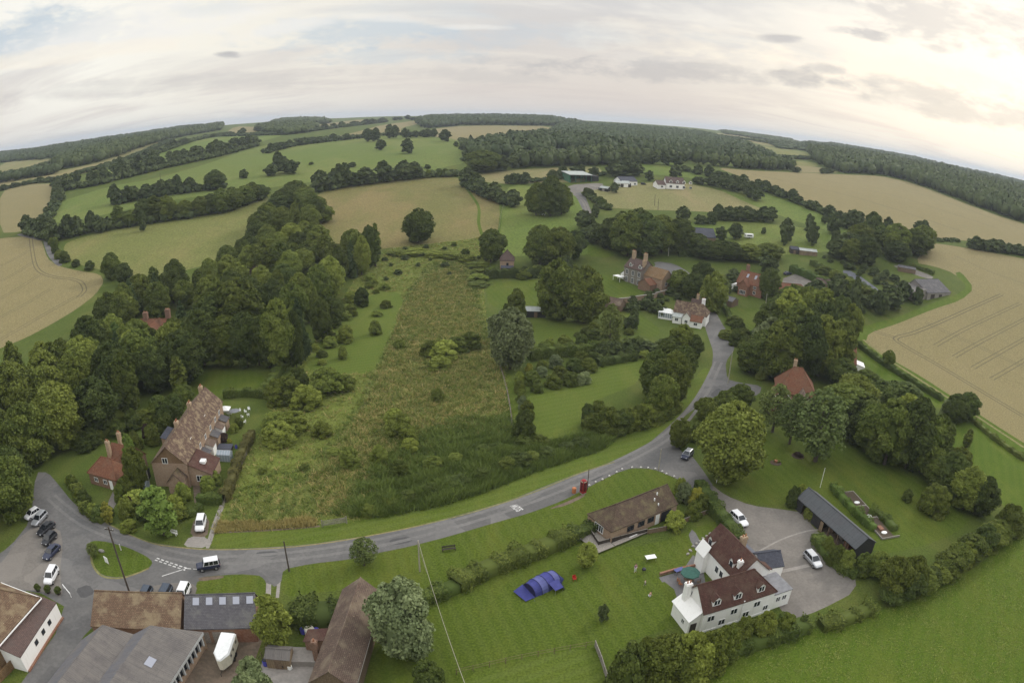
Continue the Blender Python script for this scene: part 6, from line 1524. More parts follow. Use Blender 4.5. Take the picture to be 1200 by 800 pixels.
h.door('F', 4, 2, 2.2); h.door('F', 9, 2, 2.2)
h = House('field_shelter', 'small dark shelter with white gable on the paddock track', 'shelter', G(703,220.5,1.6), G(712,222,1.6), 4, 2.2, 3.2, 'board_black', 'metal_pale'); h.door('F', 2.5, 1.6, 1.9, 'timber_grey')
h = House('purple_roofed_house', 'long white house with purple-brown tiled roof at the top of the paddock', 'house', G(781,216,3), G(802,217,3), 11, 4.0, 7.6, 'white_wall', 'tile_plum')
for x in (3, 7.5, 12, 16.5): h.window('F', x, 1, 1.8, 1.6); h.dormer(x, 2.0)
h = House('white_annexe', 'small white annexe left of the purple roofed house', 'annexe', G(771,217,2.5), G(780,217,2.5), 8, 3, 5.4, 'white_wall', 'tile_plum'); h.window('F', 3, 1, 1.6, 1.3)
h = House('brick_hut', 'small square brick hut with pointed tiled roof at the top of the meadow', 'hut', G(586,304.5,4.4), G(602.5,305,4.4), 6.0, 4.4, 8.2, 'brick_pale', 'tile_plum', hl=2.95, hr=2.95, over=.25)
h.window('F', 3.0, 2.0, .9, 1.3, 'timber_dark', 0); h.leanto(.6, h.L-.3, -2.0, -.02, 1.6, 2.2, 'board_black', 'slate_blue', 'y1', 'lean_to')
h = House('hidden_house', 'red roofed gabled house with two stout chimneys sunk in the wood', 'house', G(160,392,5), G(199,392,5), 9, 5, 8.6, 'brick_wall', 'tile_red')
h.wing(4, 9, -3, 5, 5, 8.8, 'brick_wall', 'tile_red', 'y', 'front_gable'); h.chimney(1.8, 4.5, 10.6, 1.5, 1.2, 'brick_stack', 3); h.chimney(9.6, 5.0, 11.4, 1.5, 1.2, 'brick_stack', 3); h.window('F', 6.5, 5.2, 1.4, 1.4, dd=3)
for nm, lab, c, L, D, e, r, rz, wa, ro in (
 ('garden_shed', 'grey roofed black shed on the middle lawn under the twin trees', G(627.5,370), 6.5, 4, 2.2, 3.2, R(0), 'board_black', 'metal_pale'),
 ('garden_shed', 'brown roofed shed half hidden left of the white cottage garden', G(719,362), 7, 5, 2.4, 4.2, R(-35), 'timber', 'tile_rust'),
 ('garden_shed', 'grey roofed shed in the hedge right of the street', G(852,356), 7, 4.5, 2.3, 3.4, R(-50), 'timber', 'roof_asbestos_blue'),
 ('field_stable', 'wooden stable with pale roof among the paddock trees', G(946,298), 9, 4, 2.4, 3.2, R(-10), 'board_wood', 'metal_pale'),
 ('field_stable', 'small dark stable beside the paddock trees', G(930,296), 4, 4, 2.4, 3.4, R(-10), 'timber_dark', 'slate_blue'),
 ('garden_shed', 'dark felt roofed shed in the garden between cottage and terrace', G(165,562), 3.6, 3, 1.9, 2.7, R(10), 'board_black', 'flat_felt_blue'),
 ('barn_store', 'low grey shed in the scrub left of the farm barn', G(1062,318), 9, 4, 2.2, 3, R(-25), 'timber', 'slate'),
 ('garden_shed', 'dark roofed outbuilding between the gravel yard and long court', G(965,336), 7, 5, 2.3, 3.8, R(-20), 'timber', 'tile_plum')):
    s_ = shed(nm, lab, 'shed' if 'shed' in nm or 'store' in nm else 'stable', c, L, D, e, r, rz, wa, ro); s_.door('F', L*.5, 1.1, 1.9, 'timber')
wlo = empty('garden_wall', at(723,356), 0, 'pale brick garden wall below the long lawn of the manor', 'wall'); pts = [at(722,356), at(745,353), at(768,349), at(782,344)]
q = MB(); cp = MB()
for a, b in zip(pts, pts[1:]):
    d = b-a; m = (a+b)/2-pts[0]; q.obox(m, math.atan2(d.y, d.x), d.length/2+.1, .2, m.z-.5, m.z+1.7); cp.obox(m, math.atan2(d.y, d.x), d.length/2+.1, .27, m.z+1.7, m.z+1.85)
wlo.location = pts[0]; q.build('wall_face', M['brick_pale'], wlo); cp.build('coping', M['stone_grey'], wlo)
# ---------------------------------------------------------------- vehicles
def rrect(x, w, z0, z1, c=.12):
    """cross-section of a car body at x: a rectangle with cut corners"""
    return [(x,-w+c,z0),(x,w-c,z0),(x,w,z0+c),(x,w,z1-c),(x,w-c*1.2,z1),(x,-w+c*1.2,z1),(x,-w,z1-c),(x,-w,z0+c)]
_cars = {}
def car_proto(style, paint, roofpaint=None):
    """built about the origin, nose towards +x"""
    key = (style, paint, roofpaint)
    if key in _cars: return copy_tree(_cars[key])
    o = empty('parked_car', (0,0,0)); M_ = M[paint]; mb = MB()
    if style == 'jeep':
        S = [(-1.95,.72,.42,1.05),(-1.9,.78,.40,1.12),(.75,.78,.40,1.12),(1.75,.74,.42,1.06),(1.92,.70,.45,1.0)]
        cab = dict(x0=-1.85, x1=.85, X0=-1.80, X1=.55, z0=1.08, z1=1.85, w0=.76, w1=.68)
    elif style == 'estate':
        S = [(-2.25,.66,.42,.72),(-2.18,.80,.28,.92),(-1.2,.86,.22,.97),(.3,.87,.22,.96),(1.3,.85,.22,.90),(1.95,.80,.26,.78),(2.25,.62,.40,.62)]
        cab = dict(x0=-2.12, x1=1.05, X0=-1.85, X1=.25, z0=.93, z1=1.50, w0=.80, w1=.62)
    elif style == 'tall':
        S = [(-2.15,.68,.44,.85),(-2.10,.82,.34,1.05),(-1.0,.88,.28,1.08),(.5,.88,.28,1.06),(1.4,.85,.30,1.0),(1.95,.80,.36,.88),(2.15,.66,.46,.72)]
        cab = dict(x0=-2.06, x1=1.15, X0=-1.85, X1=.40, z0=1.03, z1=1.68, w0=.82, w1=.66)
    elif style == 'saloon':
        S = [(-2.25,.64,.42,.76),(-2.15,.80,.28,.94),(-1.3,.86,.22,.98),(.3,.87,.22,.96),(1.3,.85,.22,.88),(1.95,.79,.26,.76),(2.25,.60,.40,.60)]
        cab = dict(x0=-1.75, x1=1.0, X0=-1.15, X1=.2, z0=.93, z1=1.42, w0=.79, w1=.60)
    else:
        S = [(-1.9,.64,.42,.80),(-1.84,.78,.28,.98),(-.9,.83,.22,1.0),(.4,.84,.22,.98),(1.2,.82,.22,.90),(1.7,.76,.28,.78),(1.92,.60,.42,.62)]
        cab = dict(x0=-1.80, x1=1.05, X0=-1.45, X1=.22, z0=.95, z1=1.50, w0=.77, w1=.60)
    rings = [rrect(x, w, a, b) for x, w, a, b in S]
    mb.loft(rings); body = mb.build('body', M_, o, merge=True)
    c = cab; p = [(c['x0'],c['w0']),(c['x1'],c['w0'])]; B = [(c['x0'],-c['w0'],c['z0']),(c['x1'],-c['w0'],c['z0']),(c['x1'],c['w0'],c['z0']),(c['x0'],c['w0'],c['z0'])]
    Tt = [(c['X0'],-c['w1'],c['z1']),(c['X1'],-c['w1'],c['z1']),(c['X1'],c['w1'],c['z1']),(c['X0'],c['w1'],c['z1'])]
    mb = MB(); mb.face(Tt)
    for i in range(4): j = (i+1) % 4; mb.face([B[i], B[j], Tt[j], Tt[i]])
    # crowned roof panel
    e = .04; mb.face([(c['X0']+.1,-c['w1']+.1,c['z1']+e),(c['X1']-.12,-c['w1']+.1,c['z1']+e),(c['X1']-.12,c['w1']-.1,c['z1']+e),(c['X0']+.1,c['w1']-.1,c['z1']+e)])
    q = [(c['X0']+.1,-c['w1']+.1,c['z1']+e),(c['X1']-.12,-c['w1']+.1,c['z1']+e),(c['X1']-.12,c['w1']-.1,c['z1']+e),(c['X0']+.1,c['w1']-.1,c['z1']+e)]
    for i in range(4): j = (i+1) % 4; mb.face([Tt[i], Tt[j], q[j], q[i]])
    mb.build('roof', M[roofpaint] if roofpaint else M_, o)
    def pane(name, a, b, c_, d, inset=.08, out=.012, split=0):
        P = [Vector(v) for v in (a, b, c_, d)]; cen = sum(P, Vector())/4; n = (P[1]-P[0]).cross(P[3]-P[0]).normalized()
        if n.dot(cen-Vector((-.4,0,1.0))) < 0: n = -n
        Q = [v.lerp(cen, inset)+n*out for v in P]; q_ = MB(); q_.face(Q)
        for i in range(4): j = (i+1) % 4; q_.face([P[i].lerp(cen, inset), P[j].lerp(cen, inset), Q[j], Q[i]])
        q_.build(name, M['car_glass'], o)
    pane('windscreen', B[1], B[2], Tt[2], Tt[1], .10); pane('rear_window', B[3], B[0], Tt[0], Tt[3], .14)
    for s in (0, 1):
        a, b, t1, t0 = ((B[0], B[1], Tt[1], Tt[0]), (B[3], B[2], Tt[2], Tt[3]))[s]
        L_ = lambda u, v: Vector(a).lerp(Vector(b), u).lerp(Vector(t0).lerp(Vector(t1), u), v)
        for u0, u1 in ((.04, .34), (.36, .62), (.64, .95)): pane('side_window', L_(u0,.08), L_(u1,.08), L_(u1,.94), L_(u0,.94), .03)
    wx = S[0][0]+.75, S[-1][0]-.78; wr = .38 if style == 'jeep' else .32
    for x in wx:
        for s in (-1, 1):
            w = MB(); y = s*(S[2][1]-.08); w.tube((x,y-.10,wr),(x,y+.10,wr),wr,wr,14); wo = w.build('wheel', M['rubber'], o)
            r = MB(); r.tube((x,y+s*.08,wr),(x,y+s*.115,wr),wr*.6,wr*.55,10); r.build('rim', M['rim_metal'], wo)
    for s in (-1, 1):
        z = (S[-2][2]+S[-2][3])/2+.12; q_ = MB(); q_.ball((S[-1][0]-.12, s*S[-1][1]*.86, z), .10, .14, .08, 7, 5); q_.build('headlight', M['lamp_clear'], o)
        q_ = MB(); q_.box(S[0][0]-.01, S[0][0]+.12, s*S[0][1]*.95-.06, s*S[0][1]*.95+.06, S[1][3]-.28, S[1][3]-.06); q_.build('tail_light', M['lamp_red'], o)
        q_ = MB(); q_.ball((c['x1']-.25, s*(c['w0']+.14), c['z0']+.08), .06, .10, .07, 6, 4); q_.build('wing_mirror', M_, o)
    if style == 'jeep': q_ = MB(); q_.tube((-2.02,0,1.0),(-1.9,0,1.0),.36,.36,12); q_.build('spare_wheel', M['rubber'], o)
    _cars[key] = o; return o
def car(style, paint, rear, front, label, group=None, roof=None, scale=1.0):
    o = car_proto(style, paint, roof); a, b = at(*rear, .3), at(*front, .3); m = (a+b)/2
    o.location = (m.x, m.y, height(m.x, m.y)+.005); o.rotation_euler = (0, 0, math.atan2(b.y-a.y, b.x-a.x)); o.scale = (scale,)*3
    o.name = 'parked_car'; tag(o, label, 'car')
    if group: o['group'] = group
    elif 'group' in o: del o['group']
g = 'cars parked across from the green'
car('hatch', 'car_white', (44,600), (33,607), 'white hatchback at the top of the left row, tucked against the trees', g)
car('estate', 'car_silver', (54,601), (39,617), 'silver estate car parked beside the white hatchback by the trees', g)
car('saloon', 'car_black', (62,614), (46,627), 'black car next to the silver estate, uppermost of the three black ones', g)
car('hatch', 'car_black', (66,624), (50,641), 'black hatchback in the middle of the three black cars', g)
car('saloon', 'car_navy', (68,640), (53,656), 'navy black car at the lower end of the black three', g)
car('tall', 'car_white', (67,664), (54,689), 'tall white car parked alone nearest the inn', g)
g = 'cars parked behind the brick range'
car('hatch', 'car_slate', (175,690), (166,707), 'dark slate car, leftmost of the three behind the brick range', g)
car('estate', 'car_slate', (197,690), (188,707), 'dark blue-grey estate between the slate and the white car', g)
car('tall', 'car_white', (219,687), (210,708), 'tall white car at the right end of the three by the grass', g)
car('jeep', 'car_navy', (258,662), (231,666.5), 'boxy dark four wheel drive with white roof driving off the junction', None, 'car_white')
car('tall', 'car_white', (238,604), (233,627), 'white car parked on the short drive beside the footpath hedge')
car('hatch', 'car_navy', (812,527), (798,541), 'small dark blue car with pale roof under the big tree at the junction', None, 'car_silver')
car('estate', 'car_white', (856,600), (876,619), 'white car parked on the lane beside the clipped hedge')
car('estate', 'car_silver', (940,643), (965,671), 'silver estate car parked on the gravel yard by the hedge')
car('saloon', 'car_navy', (918,322), (928,320), 'dark car standing on the far gravel yard behind the brick house')

# horse trailer
a, b = at(*Dp(1000,335), 0), at(*Dp(925,560), 0); d = (b-a); L = 5.4
o = empty('horse_trailer', ((a+b)/2), math.atan2(d.y, d.x), 'cream horse trailer with pointed nose in the muddy yard', 'trailer')
o.location.z = height(o.location.x, o.location.y)
plan = [(-2.7,-1.1),(1.3,-1.1),(2.7,-.25),(2.7,.25),(1.3,1.1),(-2.7,1.1)]
mb = MB(); mb.prism(plan, .55, 2.25); mb.build('body', M['cream_paint'], o)
mb = MB(); mb.prism([(x*1.01, y*1.03) for x, y in plan], 2.255, 2.5, top=[(x*.97, y*.86) for x, y in plan]); mb.build('roof', M['white_paint'], o)
for x in (-1.9, -.4, .8): q = MB(); q.box(x-.22, x+.22, 1.08, 1.125, 1.45, 1.85); q.build('window', M['window_glass'], o)
q = MB(); q.box(-2.73, -2.69, -.95, .95, .6, 2.1); q.build('ramp_door', M['white_paint'], o)
for x in (-.7, .2):
    for s in (-1, 1): w = MB(); w.tube((x,s*1.12-.09,.33),(x,s*1.12+.09,.33),.33,.33,12); w.build('wheel', M['rubber'], o)
q = MB(); q.tube((2.6,0,.5),(3.5,0,.45),.05,.04,6); q.tube((3.4,0,.0),(3.4,0,.5),.04,.04,6); q.build('drawbar', M['black_iron'], o)

# covered trailer, barrels and tank in the barn yard
o = empty('covered_trailer', at(*Lp(278,660)), R(-8), 'dark covered trailer with pale end in front of the small shed', 'trailer')
mb = MB(); mb.loft([[(x, math.cos(t)*.75, .45+max(0, math.sin(t))*.8) for t in [math.pi*k/8 for k in range(9)]]+[(x, -.75, .3), (x, .75, .3)] for x in (-1.2, -1.0, 1.0, 1.2)]); mb.build('cover', M['plastic_dark'], o)
q = MB(); q.box(1.15, 1.26, -.5, .5, .45, 1.0); q.build('end_panel', M['white_paint'], o)
for s in (-1, 1): w = MB(); w.tube((0,s*.8-.07,.28),(0,s*.8+.07,.28),.28,.28,12); w.build('wheel', M['rubber'], o)
def barrel(p, r, h_, mat, lid, label, name='barrel'):
    o = empty(name, at(*p), 0, label, name.replace('_', ' ')); mb = MB(); n = 14
    rings = [[(rr*math.cos(2*math.pi*k/n), rr*math.sin(2*math.pi*k/n), z) for k in range(n)] for rr, z in ((r*.9,0),(r,.12*h_),(r*.97,.5*h_),(r,.88*h_),(r*.92,h_))]
    mb.loft(rings); mb.build('body', M[mat], o, merge=True); q = MB(); q.tube((0,0,h_+.002),(0,0,h_+.07),r*.9,r*.8,n); q.build('lid', M[lid], o)
barrel(Lp(515,450), .72, 1.2, 'white_paint', 'cream_paint', 'large round white tank between two smaller barrels by the dark hedge', 'water_tank')
barrel(Lp(466,440), .42, .9, 'plastic_blue', 'plastic_blue', 'blue barrel on the left of the round white tank')
barrel(Lp(562,442), .42, .9, 'white_paint', 'plastic_blue', 'small white barrel on the right of the round white tank')
barrel(Lp(195,668), .4, .9, 'plastic_blue', 'plastic_dark', 'blue barrel standing left of the dark covered trailer')
barrel(Lp(368,695), .35, .6, 'white_paint', 'cream_paint', 'white bucket on the ground right of the dark covered trailer', 'bucket')

# ---------------------------------------------------------------- blue tent and the family on the lawn
a, b = at(*(620,694)), at(*(655,676)); d = b-a; Lt = d.length
o = empty('tunnel_tent', a, math.atan2(d.y, d.x), 'large blue tunnel tent pitched on the mown lawn', 'tent'); o.location.z = height(a.x, a.y); o.scale = (.92, .92, .86)
def hoop(x, w, h_, n=10): return [(x, w*math.cos(math.pi*k/n), h_*math.sin(math.pi*k/n)**.8) for k in range(n+1)]
xs = [(0,1.5,1.75),(Lt*.22,1.7,2.0),(Lt*.45,1.75,2.1),(Lt*.70,1.75,2.1),(Lt*.92,1.55,1.8)]
for i, ((x0,w0,h0),(x1,w1,h1)) in enumerate(zip(xs, xs[1:])):
    mb = MB(); P0, P1 = hoop(x0+.03,w0,h0), hoop(x1-.03,w1,h1); Pm = hoop((x0+x1)/2,(w0+w1)/2*.97,(h0+h1)/2*.96)
    for A_, B_ in ((P0,Pm),(Pm,P1)):
        for k in range(len(A_)-1): mb.face([A_[k], A_[k+1], B_[k+1], B_[k]])
    mb.build('fly_panel', M[('tent_blue','tent_pale','tent_blue','tent_pale')[i]], o, merge=True)
for x, w, h_ in xs:
    mb = MB(); P0 = hoop(x,w+.02,h_+.02)
    for p, q_ in zip(P0, P0[1:]): mb.tube(p, q_, .05, .05, 5)
    mb.build('hoop', M['tent_dark'], o)
mb = MB(); P0 = hoop(0,1.5,1.75); mb.face([(-.05,1.5,0)]+[(-.05,p[1],p[2]) for p in P0[1:-1]]+[(-.05,-1.5,0)]); mb.build('inner_front', M['tent_dark'], o)
mb = MB(); mb.slab([(-2.0,-1.5,.25),(-.1,-1.55,.12),(-.1,1.5,.9),(-2.0,1.5,.35)], .04); mb.build('front_apron', M['tent_blue'], o)
P0 = hoop(Lt*.92,1.55,1.8); mb = MB()
for p, q_ in zip(P0, P0[1:]): mb.face([p, q_, (Lt+.75, q_[1]*.6, .02+q_[2]*.1), (Lt+.75, p[1]*.6, .02+p[2]*.1)])
mb.build('tail_panel', M['tent_blue'], o)
mb = MB(); mb.slab([(Lt*.48,-1.4,1.5),(Lt*.48,-3.0,.95),(Lt*.76,-3.1,.9),(Lt*.80,-1.4,1.5)], .04); mb.face([(Lt*.78,-3.05,.9),(Lt*.80,-1.5,1.4),(Lt*.86,-1.7,.02),(Lt*.84,-3.1,.02)]); mb.build('side_porch', M['tent_blue'], o)
for x in (.48, .76): q_ = MB(); q_.tube((Lt*x,-3.0,0),(Lt*x,-3.02,.95),.025,.025,5); q_.build('porch_pole', M['rim_metal'], o)
for k, (x, y) in enumerate(((-.8,-2.4),(1.5,2.6),(3.6,2.7),(5.2,2.3),(5.6,-2.2))):
    q_ = MB(); z = 1.2; q_.tube((x*.9, math.copysign(1.5, y), z), (x,y,.0), .012, .012, 4); q_.build('guy_rope', M['tent_pale'], o)

def skin_mesh(name, V, E, Rr, mat, sub=1):
    me = bpy.data.meshes.new(name); me.from_pydata(V, E, []); o = bpy.data.objects.new(name, me); COL.objects.link(o)
    md = o.modifiers.new('skin', 'SKIN'); sk = me.skin_vertices[0].data
    for i, r in enumerate(Rr): sk[i].radius = (r, r) if not isinstance(r, tuple) else r
    sk[0].use_root = True
    s = o.modifiers.new('sub', 'SUBSURF'); s.levels = sub; s.render_levels = sub
    bpy.context.view_layer.update()
    m2 = bpy.data.meshes.new_from_object(o.evaluated_get(bpy.context.evaluated_depsgraph_get())); bpy.data.objects.remove(o)
    m2.name = name; m2.materials.clear(); m2.materials.append(mat); m2.polygons.foreach_set('use_smooth', [True]*len(m2.polygons)); return m2
def person(p, hgt, rz, label, top, legs, hair, pose='stand'):
    o = empty('person', at(*p), rz, label, 'person', 'people on the lawn'); s = hgt/1.75
    if pose == 'crouch': J = dict(pel=(0,0,.42), wa=(.10,0,.60), ch=(.22,0,.82), nk=(.30,0,.95), hd=(.36,0,1.06), tp=(.40,0,1.19), kl=(.34,.15,.46), kr=(.34,-.15,.46), al=(.02,.16,.07), ar=(.02,-.16,.07), el=(.38,.25,.66), er=(.38,-.25,.66), hl=(.56,.18,.45), hr=(.56,-.18,.45))
    elif pose == 'walk': J = dict(pel=(0,0,.95), wa=(0,0,1.12), ch=(.02,0,1.35), nk=(.03,0,1.50), hd=(.06,0,1.60), tp=(.06,0,1.74), kl=(.14,.11,.52), kr=(-.06,-.11,.50), al=(.20,.11,.07), ar=(-.28,-.11,.10), el=(-.14,.27,1.12), er=(.12,-.27,1.12), hl=(-.02,.30,.88), hr=(.30,-.26,.95))
    else: J = dict(pel=(0,0,.95), wa=(0,0,1.12), ch=(0,0,1.35), nk=(.01,0,1.50), hd=(.03,0,1.60), tp=(.03,0,1.74), kl=(.03,.13,.51), kr=(.03,-.13,.51), al=(0,.15,.07), ar=(0,-.15,.07), el=(.02,.30,1.13), er=(.10,-.30,1.13), hl=(.10,.32,.90), hr=(.34,-.22,1.12))
    sh = {'l': .19, 'r': -.19}; V, E, Rr = [], [], []; ix = {}
    def add(n, c, r, par=None):
        ix[n] = len(V); V.append(tuple(x*s for x in c)); Rr.append(r*s if not isinstance(r, tuple) else tuple(x*s for x in r))
        if par is not None: E.append((ix[par], ix[n]))
    add('pel', J['pel'], .13); add('wa', J['wa'], .115, 'pel'); add('ch', J['ch'], .13, 'wa'); add('nk', J['nk'], .055, 'ch'); add('hd', J['hd'], .085, 'nk'); add('tp', J['tp'], .07, 'hd')
    c = J['ch']
    for q in 'lr':
        add('s'+q, (c[0], sh[q], c[2]+.06), .055, 'ch'); add('e'+q, J['e'+q], .042, 's'+q); add('h'+q, J['h'+q], .032, 'e'+q)
        hh = Vector(J['h'+q]); dd = (hh-Vector(J['e'+q])).normalized(); sd = Vector((-dd.y, dd.x, 0)) if abs(dd.z) < .95 else Vector((0,1,0)); sd.normalize()
        add('palm'+q, hh+dd*.05, .026, 'h'+q)
        for f in range(4): add('f%d%s' % (f, q), hh+dd*(.115+.012*(f in (1, 2)))+sd*(.021*(f-1.5))+Vector((.012,0,0)), .009, 'palm'+q)
        add('th'+q, hh+dd*.06+sd*.052, .010, 'h'+q)
        k = Vector(J['k'+q]); add('hip'+q, (J['pel'][0], (1 if q == 'l' else -1)*.10, J['pel'][2]-.06), .085, 'pel'); add('k'+q, k, .058, 'hip'+q); add('a'+q, J['a'+q], .040, 'k'+q); add('toe'+q, Vector(J['a'+q])+Vector((.17,0,-.035)), .035, 'a'+q)
    b = bpy.data.objects.new('body', skin_mesh('body', V, E, Rr, M['skin'])); COL.objects.link(b); b.parent = o
    def cloth(name, names, edges, grow_, mat):
        vv = [V[ix[n]] for n in names]; ee = [(names.index(a), names.index(b_)) for a, b_ in edges]; rr = [Rr[ix[n]]*grow_ for n in names]
        q_ = bpy.data.objects.new(name, skin_mesh(name, vv, ee, rr, M[mat])); COL.objects.link(q_); q_.parent = o
    cloth('shirt', ['wa','pel','ch','sl','sr','el','er'], [('wa','pel'),('wa','ch'),('ch','sl'),('ch','sr'),('sl','el'),('sr','er')], 1.16, top)
    cloth('trousers', ['pel','hipl','hipr','kl','kr','al','ar'], [('pel','hipl'),('pel','hipr'),('hipl','kl'),('hipr','kr'),('kl','al'),('kr','ar')], 1.17, legs)
    hd = Vector(J['hd'])*s; tp = Vector(J['tp'])*s; m = hd.lerp(tp, .62)
    q_ = MB(); q_.ball((m.x-.022*s, m.y, m.z+.012*s), .108*s, .105*s, .105*s, 10, 8); q_.build('hair', M[hair], o, merge=True, smooth=True)
    for y in (-.035, .035): e_ = MB(); e_.ball((m.x+.083*s, y*s, m.z-.015*s), .012*s, .014*s, .01*s, 6, 4); e_.build('eye', M['rubber'], o)
    n_ = MB(); n_.ball((m.x+.095*s, 0, m.z-.05*s), .02*s, .014*s, .022*s, 6, 4); n_.build('nose', M['skin'], o)
    n_ = MB(); n_.ball((m.x+.082*s, 0, m.z-.092*s), .012*s, .026*s, .008*s, 6, 4); n_.build('mouth', M['cloth_pink'], o)
    for y in (-1, 1): n_ = MB(); n_.ball((m.x, y*.088*s, m.z-.03*s), .02*s, .014*s, .03*s, 6, 4); n_.build('ear', M['skin'], o)
person((744,670), 1.72, R(-60), 'person in purple top and white trousers standing beside the white table', 'cloth_purple', 'cloth_white', 'hair_brown')
person((755.5,686), 1.2, R(160), 'child in white top and grey trousers walking below the dark barbecue', 'cloth_white', 'cloth_grey', 'hair_brown', 'walk')
person((760.5,699), 1.4, R(20), 'person in pale pink clothes crouching on the lawn left of the patio', 'cloth_pink', 'cloth_white', 'hair_brown', 'crouch')

def table(p, L, W, H, rz, label, top, name='table', cat='table'):
    o = empty(name, at(*p), rz, label, cat); q = MB(); q.box(-L/2, L/2, -W/2, W/2, H-.05, H); q.build('table_top', M[top], o)
    for x in (-1, 1):
        for y in (-1, 1): q = MB(); q.tube((x*(L/2-.1), y*(W/2-.1), 0), (x*(L/2-.1), y*(W/2-.1), H-.05), .03, .03, 6); q.build('leg', M['rim_metal'], o)
    return o
def chair(p, rz, label, mat, group=None, s=1.0, name='garden_chair', loc=None):
    o = empty(name, loc if loc is not None else at(*p), rz, label, 'chair', group); o.scale = (s,)*3
    q = MB(); q.box(-.25, .25, -.25, .25, .42, .47); q.build('seat', M[mat], o); q = MB(); q.slab([(-.25,-.25,.95),(-.25,.25,.95),(-.21,.25,.48),(-.21,-.25,.48)], .03); q.box(-.29, -.25, -.25, .25, .47, .95); q.build('backrest', M[mat], o)
    for x in (-.22, .22):
        for y in (-.22, .22): q = MB(); q.tube((x,y,0),(x,y,.42),.022,.022,5); q.build('leg', M[mat], o)
    for y in (-.27, .27): q = MB(); q.box(-.25, .2, y-.025, y+.025, .64, .68); q.build('armrest', M[mat], o)
    return o
table((762,656), 1.7, 1.0, .72, R(12), 'white folding table standing alone on the lawn', 'white_paint')
o = empty('barbecue', at(754,671), 0, 'dark round barbecue on the lawn between the standing person and child', 'barbecue')
q = MB(); q.ball((0,0,.75), .36, .36, .26, 12, 8); q.build('bowl', M['plastic_dark'], o, merge=True, smooth=True)
for k in range(3): q = MB(); a = k*2.1; q.tube((.18*math.cos(a),.18*math.sin(a),.6),(.32*math.cos(a),.32*math.sin(a),0),.02,.02,5); q.build('leg', M['black_iron'], o)
chair((673,680), R(-70), 'small red chair on the grass right of the blue tent', 'toy_red', s=1.0)
# patio
o = empty('parasol', at(806.5,683), 0, 'green parasol over the patio table beside the white house', 'parasol'); q = MB(); n = 8; rr = 1.55
for k in range(n):
    a0, a1 = 2*math.pi*k/n, 2*math.pi*(k+1)/n; q.face([(0,0,2.65),(rr*math.cos(a0),rr*math.sin(a0),2.15),(rr*math.cos(a1),rr*math.sin(a1),2.15)]); q.face([(rr*math.cos(a0),rr*math.sin(a0),2.15),(rr*math.cos(a0),rr*math.sin(a0),2.0),(rr*math.cos(a1),rr*math.sin(a1),2.0),(rr*math.cos(a1),rr*math.sin(a1),2.15)])
q.build('canopy', M['canvas_green'], o); q = MB(); q.tube((0,0,0),(0,0,2.7),.035,.03,7); q.build('pole', M['timber'], o); q = MB(); q.tube((0,0,0),(0,0,.1),.28,.26,10); q.build('base', M['stone_grey'], o)
pc = at(806.5,683)
tb = table((806.5,683), 1.3, 1.3, .74, R(20), 'wooden patio table under the green parasol', 'timber')
for k, a in enumerate((170, 205, 250, 300, 350)):
    v = Vector((pc.x+1.55*math.cos(R(a)), pc.y+1.55*math.sin(R(a)), pc.z)); chair(None, R(a+180), ('rust red patio chair at the lawn side of the parasol table', 'rust red patio chair at the near left of the parasol table', 'rust red patio chair nearest the white chimney', 'brown patio chair between parasol and house wall', 'brown patio chair on the house side of the parasol table')[k], 'clay_pot' if k < 3 else 'timber', 'chairs round the patio table', loc=v)
table((795,671), 1.6, .8, .74, R(25), 'pale blue patio bench table by the low brick wall', 'tent_pale')
o = empty('low_wall', at(774,674), 0, 'low brown brick wall along the top of the patio', 'wall'); P = [at(773,674), at(790,669), at(814,664)]; q = MB(); cp = MB()
for a, b in zip(P, P[1:]): m = (a+b)/2-P[0]; an = math.atan2((b-a).y, (b-a).x); q.obox(m, an, (b-a).length/2, .14, -.1, .45); cp.obox(m, an, (b-a).length/2, .18, .452, .52)
o.location = P[0]; q.build('brickwork', M['brick_wall'], o); cp.build('coping', M['brick_red'], o)
for k, (x, y) in enumerate(((812,640),(816,637),(809,645),(820,634),(806,649),(824,631),(828,628),(832,625))):
    c = at(x, y); q = MB(); q.ball((0,0,.08), .32+.06*(k % 3), .26, .16, 7, 5); o = q.build('rock', M['stone_grey'], loc=c, rz=k, merge=True, smooth=True); tag(o, 'grey rock in the curved edging north west of the white house', 'rock', 'edging rocks by the white house')

